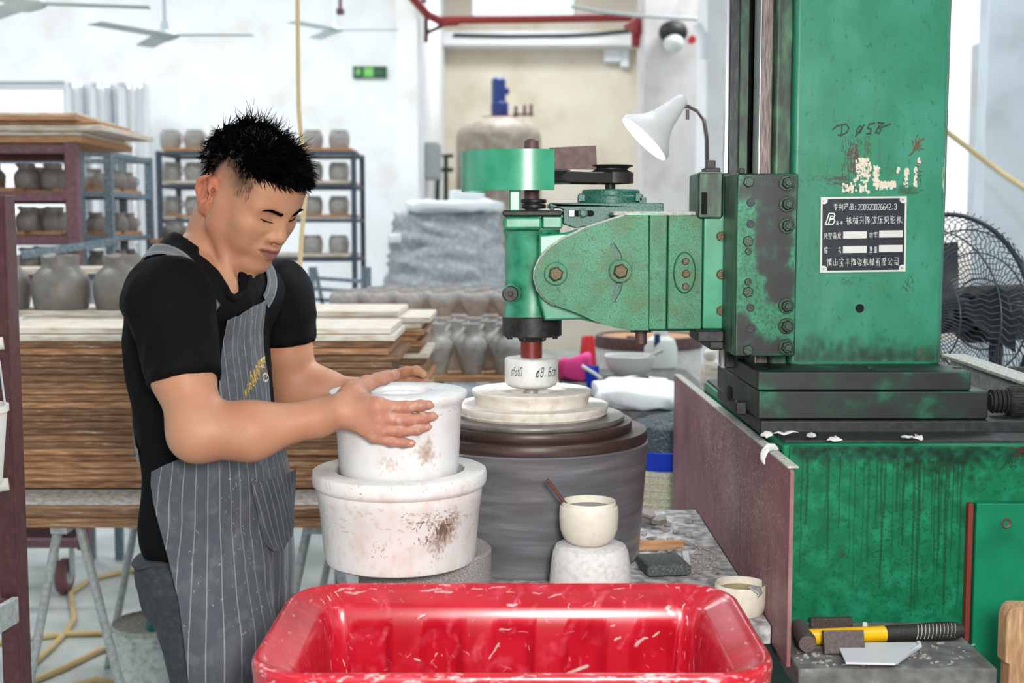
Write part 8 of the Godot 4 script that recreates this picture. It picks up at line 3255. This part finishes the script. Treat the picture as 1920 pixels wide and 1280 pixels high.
func ceiling_fan(label: String, hub: Vector3, r: float, blade: float, a0: float) -> void:
	var t := thing("ceiling_fan", label, "ceiling fan", hub, "white ceiling fans")
	var m: Material = mat_plain("fan_enamel", Color(0.76, 0.81, 0.83), 0.4)
	var mb := MB.new()
	mb.tube([hub + Vector3(0, r * 0.3, 0), Vector3(hub.x, 4.9, hub.z)], [r * 0.13], 12)
	part("rod", mb, m, t)
	mb = MB.new()
	mb.xf = Transform3D(Basis(), hub)
	mb.lathe([Vector2(0, -r * 0.42), Vector2(r * 0.3, -r * 0.40), Vector2(r * 0.9, -r * 0.16), Vector2(r, 0), Vector2(r * 0.8, r * 0.22), Vector2(r * 0.3, r * 0.32), Vector2(r * 0.24, r * 0.9), Vector2(0, r * 0.95)], 36)
	part("motor", mb, m, t)
	for k in 3:
		mb = MB.new()
		var a := a0 + k * TAU / 3
		var dir := Vector3(cos(a), 0, sin(a))
		mb.box(hub + dir * (r * 0.8 + blade / 2), Vector3(blade, 0.006, 0.11), 0.002, Basis(dir, Vector3.UP, dir.cross(Vector3.UP)) * Basis(Vector3(1, 0, 0), 0.06))
		part("blade", mb, m, t)


func overhead() -> void:
	ceiling_fan("white ceiling fan over the shelves with one long blade to the right", at(309, 66, 7.0), px_m(27, 7.0), 0.42, 0.02)
	ceiling_fan("white ceiling fan in the upper left corner, nearest of all", at(48, 6, 5.2), px_m(38, 5.2), 0.42, -0.2)
	ceiling_fan("small white ceiling fan left of the red pipe, furthest away", at(628, 56, 9.4), px_m(15, 9.4), 0.42, 0.05)
	var mb := MB.new()
	mb.tube([at(638, 28, 9.0), Vector3(at(638, 28, 9.0).x, 4.9, -9.0)], [0.012], 8)
	mb.box(at(638, 22, 9.0), Vector3(0.05, 0.04, 0.05), 0.004)
	obj("red_drop_pipe", mb, M.rack_oxide, "short dark red pipe hanging from the ceiling by the small fan", "pipe")
	# exit sign
	var im := Image.create(256, 96, false, Image.FORMAT_RGB8)
	im.fill(Color(0.06, 0.27, 0.13))
	im.fill_rect(Rect2i(84, 8, 72, 80), Color(0.42, 0.74, 0.34))
	im.fill_rect(Rect2i(12, 18, 56, 58), Color(0.20, 0.48, 0.22))
	for s in [[40, 26, 40, 50], [40, 50, 26, 68], [40, 50, 54, 66], [40, 34, 24, 44], [40, 34, 56, 42]]:
		line(im, Vector2(s[0], s[1]), Vector2(s[2], s[3]), 5.0, Color(0.62, 0.82, 0.5))
	dab(im, Vector2(42, 22), 7, Color(0.62, 0.82, 0.5), 0.9)
	line(im, Vector2(98, 48), Vector2(142, 48), 5.0, Color(0.72, 0.88, 0.62))
	write(im, "EXIT", Vector2(170, 34), Vector2(16, 26), 19, 2.2, Color(0.40, 0.62, 0.42))
	mb = MB.new()
	mb.box(at(693.5, 135.5, 10.985), Vector3(px_m(62, 10.98), px_m(21, 10.98), 0.03), 0.0)
	obj("exit_sign", mb, tex_mat("exit_print", im, 0.4), "small green emergency exit sign on the white back wall", "sign")
	# foil ducts
	var foil := mat_plain("foil", Color(0.88, 0.89, 0.90), 0.22, 0.9)
	var dd := [[141, 20], [189, 24], [247, 30]]
	for i in 3:
		mb = MB.new()
		var c := at(dd[i][0], 158, 10.55)
		var r := px_m(dd[i][1], 10.55)
		mb.xf = Transform3D(Basis(), Vector3(c.x, 0, -10.55))
		var pr := [Vector2(0, 0)]
		var y := 0.0
		while y < c.y - 0.02:
			pr.push_back(Vector2(r, y))
			pr.push_back(Vector2(r * 1.012, y + 0.03))
			y += 0.06
		pr.push_back(Vector2(r * 0.96, c.y))
		pr.push_back(Vector2(0, c.y))
		mb.lathe(pr, 36)
		obj("foil_duct", mb, foil, "shiny silver duct standing by the bright window, %s" % ["next to the window", "middle one of three", "widest of three"][i], "duct", "silver ducts")
	# yellow cable hanging from the ceiling
	mb = MB.new()
	var pts := []
	for p in [[557, -330], [558, 0], [559, 120], [560, 200], [567, 290], [572, 370], [565, 450], [561, 520], [559, 590]]:
		pts.push_back(at(p[0], p[1], 4.05))
	pts.push_back(Vector3(at(559, 600, 4.05).x, at(559, 606, 4.05).y, -4.05))
	mb.tube(pts, [0.0075], 10)
	obj("hanging_cable", mb, mat_plain("cable_yellow", Color(0.85, 0.77, 0.58), 0.6), "pale yellow cable hanging down behind the potter's face", "cable")
	# tank with blue motor
	var d := 13.0
	var q := px_m(1, d)
	var c := at(935, 300, d)
	var t := thing("mixing_tank", "beige domed mixing tank with a blue motor on top", "tank", Vector3(c.x, 0, -d))
	mb = MB.new()
	mb.xf = Transform3D(Basis(), Vector3(c.x, 0, -d))
	mb.lathe([Vector2(0, 0.4), Vector2(60 * q, 0.42), Vector2(79 * q, 0.6), Vector2(79 * q, c.y + 40 * q), Vector2(76 * q, c.y + 54 * q), Vector2(62 * q, c.y + 68 * q), Vector2(36 * q, c.y + 77 * q), Vector2(0, c.y + 80 * q)], 48)
	part("vessel", mb, mat_noise("tank_beige", 0.02, [[0.0, Color(0.52, 0.48, 0.43)], [0.6, Color(0.66, 0.61, 0.55)], [1.0, Color(0.75, 0.71, 0.66)]], 1.5, 0.5), t)
	mb = MB.new()
	mb.disc_y(Vector3(c.x + 2 * q, c.y + 74 * q, -d), 34 * q, 5 * q, 36)
	part("red_collar", mb, M.red_oxide, t)
	mb = MB.new()
	var mx := at(937, 200, d).x
	mb.disc_y(Vector3(mx, c.y + 78 * q, -d), 16 * q, 28 * q, 24, 0.01)
	mb.disc_y(Vector3(mx - 2 * q, c.y + 104 * q, -d), 13 * q, 46 * q, 24, 0.02)
	mb.box(Vector3(mx + 13 * q, c.y + 126 * q, -d), Vector3(10 * q, 12 * q, 10 * q), 0.01)
	var mo := part("motor", mb, mat_plain("motor_blue", Color(0.10, 0.20, 0.46), 0.4), t, "blue electric motor")
	mb = MB.new()
	mb.tube([Vector3(mx + 24 * q, c.y + 84 * q, -d), Vector3(mx + 62 * q, c.y + 84 * q, -d)], [2.5 * q], 8)
	for x in [30, 46, 58]:
		mb.tube([Vector3(mx + x * q, c.y + 80 * q, -d), Vector3(mx + x * q, c.y + (96 + x * 0.1) * q, -d)], [3 * q], 8)
	part("valve_fittings", mb, M.rust_brown, t)
	for a in 4:
		mb = MB.new()
		var o := Vector3(cos(a * PI / 2 + 0.7), 0, sin(a * PI / 2 + 0.7)) * 60 * q
		mb.tube([Vector3(c.x, 0, -d) + o, Vector3(c.x, 0.6, -d) + o], [0.05], 10)
		part("leg", mb, M.rust_brown, t)
	# electric box and pipes on the passage wall
	var xw := at(790, 300, 11.0).x
	mb = MB.new()
	mb.box(Vector3(xw + 0.06, at(795, 302, 11.6).y, -11.7), Vector3(0.12, px_m(66, 11.6), 0.55), 0.01)
	obj("electric_box", mb, M.galvanised, "grey electric box on the bright passage wall", "electric box")
	mb = MB.new()
	for p in [[[850, 292], [822, 292], [820, 370]], [[836, 292], [836, 420]], [[850, 318], [822, 318]]]:
		var ps := []
		for e in p:
			ps.push_back(at(e[0], e[1], 12.4))
		mb.tube(ps, [0.022], 8)
	mb.tube([at(820, 370, 12.4), Vector3(at(820, 370, 12.4).x, 0, -12.4)], [0.022], 8)
	mb.tube([at(836, 420, 12.4), Vector3(at(836, 420, 12.4).x, 0, -12.4)], [0.022], 8)
	obj("valve_pipes", mb, mat_plain("pipe_green", Color(0.12, 0.20, 0.17), 0.5), "dark green valve pipes beside the mixing tank", "pipes")
	# red sprinkler pipe with brackets, horn, lamp
	d = 10.8
	t = thing("red_pipe", "red sprinkler pipe running under the bright high window", "pipe", at(1000, 36, d))
	mb = MB.new()
	mb.tube([at(818, 38, d), at(1000, 36, d), at(1206, 33, d)], [px_m(7, d)], 14)
	part("main_pipe", mb, mat_plain("pipe_red", Color(0.58, 0.16, 0.17), 0.45), t)
	mb = MB.new()
	mb.tube([at(770, -8, d - 0.4), at(800, 26, d - 0.2), at(830, 42, d), at(860, 40, d)], [px_m(8, d)], 12)
	part("elbow", mb, M.pipe_red, t)
	mb = MB.new()
	bar(mb, at(757, -20, d), at(757, 28, d), 0.035)
	bar(mb, at(757, 24, d), at(786, -4, d), 0.03)
	bar(mb, at(757, 2, d), at(800, 2, d), 0.03)
	part("bracket", mb, M.rack_oxide, t)
	mb = MB.new()
	bar(mb, at(799, 34, d), at(799, 79, d), 0.035)
	bar(mb, at(800, 62, d), at(838, 44, d), 0.03)
	part("bracket", mb, M.rack_oxide, t)
	mb = MB.new()
	mb.tube([at(1204, 30, 10.2), at(1196, 46, 10.2), at(1188, 60, 10.2)], [0.045, 0.06, 0.10], 16)
	mb.box(at(1196, 62, 10.3), Vector3(0.10, 0.22, 0.14), 0.02)
	obj("red_horn", mb, M.pipe_red, "red fire alarm horn at the end of the red pipe", "alarm horn")
	mb = MB.new()
	pts = []
	for p in [[850, 52], [950, 54], [1060, 53], [1120, 50], [1180, 44]]:
		pts.push_back(at(p[0], p[1] + 14, 14.585))
	mb.tube(pts, [0.022], 8)
	obj("grey_conduit", mb, M.pipe_green, "thin dark conduit along the pale ledge", "conduit")
	mb = MB.new()
	pts = []
	for p in [[1070, 12], [1140, 24], [1200, 30], [1320, 36]]:
		pts.push_back(at(p[0], p[1], 9.7))
	mb.tube(pts, [0.014], 8)
	obj("wall_cable", mb, M.galvanised, "grey cable crossing in front of the square grey pillar", "cable")
	mb = MB.new()
	mb.box(at(1148, 99, 14.92), Vector3(0.2, 0.22, 0.14), 0.01)
	mb.box(at(1171, 102, 14.93), Vector3(0.10, 0.30, 0.12), 0.01)
	obj("junction_box", mb, M.white_paint, "pale junction box high on the beige wall", "junction box")
	c = at(1262, 68, 9.9)
	t = thing("wall_lamp", "round bulkhead lamp with dark hood on the grey pillar", "lamp", c)
	mb = MB.new()
	mb.ball(c + Vector3(0, 0.03, 0), Vector3(px_m(27, 9.9), px_m(22, 9.9), 0.09))
	part("hood", mb, M.black_iron, t)
	mb = MB.new()
	mb.ball(c + Vector3(0.0, -0.06, 0.04), Vector3(px_m(19, 9.9), px_m(17, 9.9), 0.08))
	part("globe", mb, M.bowl_white, t)
	mb = MB.new()
	mb.cyl(at(1296, 76, 9.92), at(1296, 76, 9.92) + Vector3(0, 0, 0.06), 0.03, -1, 20)
	obj("red_button", mb, mat_plain("button_red", Color(0.75, 0.12, 0.14), 0.4), "round red button beside the bulkhead lamp on the pillar", "button")
	# wall clock like white bracket next to it
	mb = MB.new()
	mb.tube([at(1306, 46, 8.16), at(1318, 70, 8.16), at(1318, 110, 8.16)], [0.03, 0.035, 0.03], 10)
	obj("white_bracket", mb, M.white_paint, "curved white bracket on the white pillar by the green column", "bracket")


func near_left() -> void:
	# dark red rack post at the picture's left edge
	var d := 2.35
	var xr := at(37, 1150, d).x
	var top := at(10, 366, d).y
	var t := thing("rack_frame", "dark red steel rack post with wrapped rungs at the left edge", "rack", Vector3(xr - 0.03, 0, -d))
	var mb := MB.new()
	mb.box(Vector3(xr - 0.0195, top / 2, -d - 0.003), Vector3(0.035, top, 0.006), 0.001)
	mb.box(Vector3(xr - 0.0, top / 2, -d - 0.02), Vector3(0.005, top, 0.045), 0.001)
	part("post", mb, M.rack_oxide, t)
	mb = MB.new()
	mb.box(Vector3(xr - 0.60, top / 2, -d - 0.02), Vector3(0.035, top, 0.035), 0.002)
	part("post", mb, M.rack_oxide, t)
	var wrapm := mat_plain("wrapped_pipe", Color(0.84, 0.83, 0.80), 0.7)
	for y in [382, 642, 905]:
		mb = MB.new()
		var p := at(14, y, d)
		mb.tube([Vector3(xr - 0.008, p.y, -d + 0.01), Vector3(xr - 0.03, p.y - 0.002, -d + 0.016), Vector3(xr - 0.3, p.y - 0.02, -d + 0.02), Vector3(xr - 0.58, p.y - 0.02, -d + 0.01)], [0.012, 0.0135, 0.0135, 0.0135], 14)
		part("rung", mb, wrapm, t)
	mb = MB.new()
	bar(mb, at(30, 1142, d - 0.02), at(-120, 1230, d - 0.3), 0.012, 0.05)
	part("strut", mb, M.galvanised, t)
	mb = MB.new()
	mb.box(Vector3(xr - 0.3, at(10, 1128, d).y, -d + 0.01), Vector3(0.58, 0.022, 0.022), 0.002)
	part("rail", mb, M.rack_oxide, t)
	# white bucket hanging from the rung
	t = thing("white_bucket", "white bucket hanging on the dark red rack, cut by the left edge", "bucket", at(-50, 850, 2.30))
	var b := at(-58, 760, 2.27)
	mb = MB.new()
	mb.xf = Transform3D(Basis(), Vector3(b.x, 0, b.z))
	var yb := at(-58, 905, 2.27).y
	mb.lathe([Vector2(0, yb), Vector2(0.052, yb), Vector2(0.0645, b.y - 0.012), Vector2(0.068, b.y - 0.012), Vector2(0.068, b.y), Vector2(0.063, b.y), Vector2(0.05, yb + 0.004), Vector2(0, yb + 0.004)], 40)
	part("bucket_body", mb, wrapm, t)
	mb = MB.new()
	mb.tube([b + Vector3(-0.066, 0, 0), b + Vector3(-0.05, 0.08, -0.02), Vector3(b.x, at(14, 642, d).y + 0.0, -d + 0.034), b + Vector3(0.05, 0.08, -0.02), b + Vector3(0.066, 0, 0)], [0.002], 6)
	part("bail", mb, M.galvanised, t)
	# paint bucket with lid and odds and ends
	d = 3.5
	var c := at(286, 1165, d)
	var q := px_m(1, d)
	t = thing("paint_bucket", "white splashed paint bucket with a lid standing behind the potter's leg", "bucket", Vector3(c.x, 0, -d))
	mb = MB.new()
	mb.xf = Transform3D(Basis(), Vector3(c.x, 0, -d))
	var splash: StandardMaterial3D = mat_noise("splashed_white", 0.03, [[0.0, Color(0.58, 0.66, 0.60)], [0.4, Color(0.78, 0.82, 0.79)], [1.0, Color(0.88, 0.89, 0.88)]], 0.4, 0.4)
	mb.lathe([Vector2(0, 0), Vector2(66 * q, 0), Vector2(72 * q, c.y - 0.045), Vector2(75 * q, c.y - 0.045), Vector2(75 * q, c.y - 0.03), Vector2(73 * q, c.y - 0.028), Vector2(73 * q, c.y - 0.008), Vector2(0, c.y - 0.008)], 48)
	part("bucket_body", mb, splash, t)
	mb = MB.new()
	mb.xf = Transform3D(Basis(), Vector3(c.x, 0, -d))
	mb.lathe([Vector2(0, c.y - 0.008), Vector2(76 * q, c.y - 0.010), Vector2(77 * q, c.y), Vector2(75 * q, c.y + 0.003), Vector2(72 * q, c.y - 0.003), Vector2(0, c.y - 0.003)], 48)
	part("lid", mb, mat_noise("lid_dirty", 0.03, [[0.0, Color(0.55, 0.55, 0.50)], [0.5, Color(0.72, 0.73, 0.70)], [1.0, Color(0.82, 0.83, 0.81)]], 0.25, 0.6), t)
	mb = MB.new()
	mb.box(at_y(294, 1172, c.y + 0.008), Vector3(0.055, 0.020, 0.035), 0.002, Basis(Vector3.UP, 0.5))
	obj("teal_packet", mb, mat_plain("packet_teal", Color(0.22, 0.52, 0.50), 0.4), "small teal packet on the paint bucket lid", "packet")
	mb = MB.new()
	mb.box(at_y(316, 1188, c.y + 0.009), Vector3(0.05, 0.018, 0.02), 0.003, Basis(Vector3.UP, 0.1))
	obj("black_lighter", mb, M.lamp_black, "small black lighter on the lid next to the teal packet", "lighter")
	mb = MB.new()
	mb.tube([at_y(304, 1180, c.y + 0.012), at_y(322, 1176, c.y + 0.018), at_y(336, 1180, c.y + 0.02)], [0.008, 0.011, 0.009], 10)
	obj("red_scrap", mb, M.red_oxide, "reddish scrap between the teal packet and the lid's edge", "scrap")
	# yellow hose coils on the floor
	var paths := [[[-40, 1210], [60, 1196], [130, 1188], [230, 1186], [330, 1182]], [[40, 1262], [95, 1215], [140, 1160], [132, 1112], [170, 1086], [230, 1072], [300, 1064], [380, 1062]], [[40, 1285], [120, 1252], [190, 1218], [260, 1208]], [[120, 1290], [180, 1274], [230, 1284]]]
	for i in 4:
		mb = MB.new()
		var pts := []
		for p in paths[i]:
			pts.push_back(at_y(p[0], p[1], 0.011))
		var cv := Curve3D.new()
		for k in pts.size():
			var tn: Vector3 = (pts[mini(k + 1, pts.size() - 1)] - pts[maxi(k - 1, 0)]) / 6.0
			cv.add_point(pts[k], -tn, tn)
		var sm := []
		for p in cv.get_baked_points():
			sm.push_back(p)
		var few := []
		for k in range(0, sm.size(), maxi(1, sm.size() / 40)):
			few.push_back(sm[k])
		mb.tube(few, [0.011], 10)
		obj("floor_hose", mb, mat_plain("hose_yellow", Color(0.78, 0.68, 0.48), 0.55), "pale yellow hose on the floor, %s" % ["running straight behind the trestle", "looping past the caster wheel", "curving towards the paint bucket", "nearest the picture's lower edge"][i], "hose", "yellow hoses on the floor")


func fan_and_lamp() -> void:
	# cage fan behind the machine
	var d := 3.2
	var c := at(1772, 592, d)
	var R := 0.258
	var n := Vector3(-sin(1.04), 0, cos(1.04))
	var u := Vector3(cos(1.04), 0, sin(1.04))
	var t := thing("pedestal_fan", "large wire cage fan half hidden behind the green column", "fan", Vector3(c.x, 0, c.z))
	var steel: StandardMaterial3D = mat_plain("fan_wire", Color(0.30, 0.33, 0.36), 0.35, 0.6)
	var ringm: StandardMaterial3D = mat_plain("fan_rim", Color(0.16, 0.20, 0.24), 0.4, 0.3)
	var ring := func(r: float, off: float, th: float) -> MB:
		var mb := MB.new()
		var pts := []
		for k in 73:
			var a := TAU * k / 72
			pts.push_back(c + n * off + (u * cos(a) + Vector3.UP * sin(a)) * r)
		mb.tube(pts, [th], 8, false)
		return mb
	part("rim", ring.call(R, 0.0, 0.006), ringm, t)
	for e in [[0.85, -0.075], [0.62, -0.115], [0.36, -0.135], [0.85, 0.06], [0.5, 0.095]]:
		part("cage_ring", ring.call(R * e[0], e[1], 0.0022), steel, t)
	var mb := MB.new()
	for side in 2:
		var deep := -0.14 if side == 0 else 0.10
		for k in 80:
			var a := TAU * k / 80
			var pts := []
			for j in 13:
				var f := j / 12.0
				var r := R * lerpf(1.04 if side == 0 else 1.0, 0.2, f)
				var off := deep * (1.0 - pow(1.0 - f, 2.2)) - (0.012 if side == 0 else 0.0)
				var w := a + (0.035 if j % 2 else -0.035) * (1.0 - f) + 0.35 * f
				pts.push_back(c + n * off + (u * cos(w) + Vector3.UP * sin(w)) * r)
			mb.tube(pts, [0.0013], 4, false)
	var wires := part("cage_wires", mb, steel, t)
	wires.set_meta("kind", "stuff")
	for k in 3:
		mb = MB.new()
		var a := k * TAU / 3
		var rows := []
		for i in 6:
			var r := lerpf(0.04, 0.19, i / 5.0)
			var row := PackedVector3Array()
			for j in 7:
				var w := a + (j / 6.0 - 0.5) * 0.9
				row.push_back(c + n * (-0.02 + (j / 6.0 - 0.5) * 0.07) + (u * cos(w) + Vector3.UP * sin(w)) * r)
			rows.push_back(row)
		mb.sheet(rows, n)
		part("blade", mb, mat_plain("blade_grey", Color(0.22, 0.24, 0.26), 0.4), t)
	mb = MB.new()
	mb.cyl(c - n * 0.30, c - n * 0.08, 0.075, -1, 32, 0.02)
	mb.cyl(c - n * 0.08, c + n * 0.03, 0.045, -1, 24, 0.01)
	part("motor", mb, M.lamp_black, t)
	mb = MB.new()
	mb.tube([c - n * 0.2 + Vector3(0, -0.05, 0), Vector3(c.x - n.x * 0.2, 0.03, c.z - n.z * 0.2)], [0.018], 14)
	part("pole", mb, M.lamp_black, t)
	mb = MB.new()
	mb.disc_y(Vector3(c.x - n.x * 0.2, 0, c.z - n.z * 0.2), 0.2, 0.03, 36, 0.006)
	part("base", mb, M.lamp_black, t)
	# lit work lamp with gooseneck
	d = 2.75
	var mid := at(1207, 261, d)
	var e0 := at(1168, 219, d)
	var half := mid.distance_to(e0)
	var axis := (at(1262, 213, d) - at(1214, 262, d)).normalized()
	axis = (axis + Vector3(0, 0, -0.07)).normalized()
	t = thing("work_lamp", "lit white work lamp on a gooseneck above the machine arm", "lamp", at(1340, 400, 2.62))
	var b := Basis(axis.cross(Vector3(0, 0, 1)).normalized(), axis, axis.cross(Vector3(0, 0, 1)).normalized().cross(axis))
	mb = MB.new()
	mb.xf = Transform3D(b, mid)
	mb.lathe([Vector2(half * 0.97, 0.0), Vector2(half, 0.0), Vector2(half * 0.98, 0.010), Vector2(half * 0.6, 0.038), Vector2(half * 0.42, 0.062), Vector2(half * 0.30, 0.095), Vector2(half * 0.26, 0.098), Vector2(half * 0.38, 0.06), Vector2(half * 0.57, 0.035), Vector2(half * 0.95, 0.008), Vector2(half * 0.97, 0.0)], 48)
	var shade := mat_plain("shade_white", Color(0.94, 0.95, 0.96), 0.4)
	part("lamp_shade", mb, shade, t)
	mb = MB.new()
	mb.cyl(mid + axis * 0.09, mid + axis * 0.125, half * 0.30, half * 0.2, 24, 0.003)
	part("socket", mb, shade, t)
	mb = MB.new()
	mb.xf = Transform3D(b, mid)
	mb.lathe([Vector2(0, 0.004), Vector2(half * 0.93, 0.004), Vector2(half * 0.93, 0.010), Vector2(0, 0.010)], 40)
	part("glowing_disc", mb, mat_glow("lamp_glow", Color(0.96, 0.98, 1.0), 5.0), t, "bright glowing lamp face")
	mb = MB.new()
	var pts := []
	var s0 := mid + axis * 0.12
	for p in [[1272, 203, 2.8], [1290, 199, 2.8], [1308, 208, 2.78], [1320, 226, 2.74], [1325, 260, 2.7], [1326, 320, 2.66], [1330, 380, 2.62], [1345, 400, 2.58]]:
		pts.push_back(at(p[0], p[1], p[2]))
	pts.insert(0, s0)
	mb.tube(pts, [0.0045], 10)
	mb.cyl(at(1289, 205, 2.79), at(1289, 224, 2.79), 0.004, -1, 10)
	part("gooseneck", mb, mat_plain("neck_grey", Color(0.42, 0.38, 0.36), 0.4, 0.5), t)
	mb = MB.new()
	mb.box(at(1350, 402, 2.57), Vector3(0.05, 0.04, 0.05), 0.004)
	part("clamp", mb, M.black_iron, t)
	var l := SpotLight3D.new()
	l.name = "work_lamp_light"
	l.light_color = Color(0.96, 0.98, 1.0)
	l.light_energy = 1.2
	l.spot_angle = 60.0
	l.spot_range = 20.0
	l.spot_attenuation = 2.0
	l.light_size = 0.05
	l.shadow_enabled = true
	add_child(l)
	l.position = mid - axis * 0.012
	l.basis = Basis.looking_at(-axis)
	# yellow hose across the blue pillar
	mb = MB.new()
	pts = []
	for p in [[1700, 190, 5.0], [1790, 258, 5.05], [1836, 293, 5.1], [1880, 325, 5.08], [1960, 378, 5.0], [2100, 450, 4.9], [2200, 560, 4.85]]:
		pts.push_back(at(p[0], p[1], p[2]))
	mb.tube(pts, [0.011], 10)
	obj("hanging_hose", mb, M.cable_yellow, "pale yellow hose slung across the pale blue pillar", "hose")
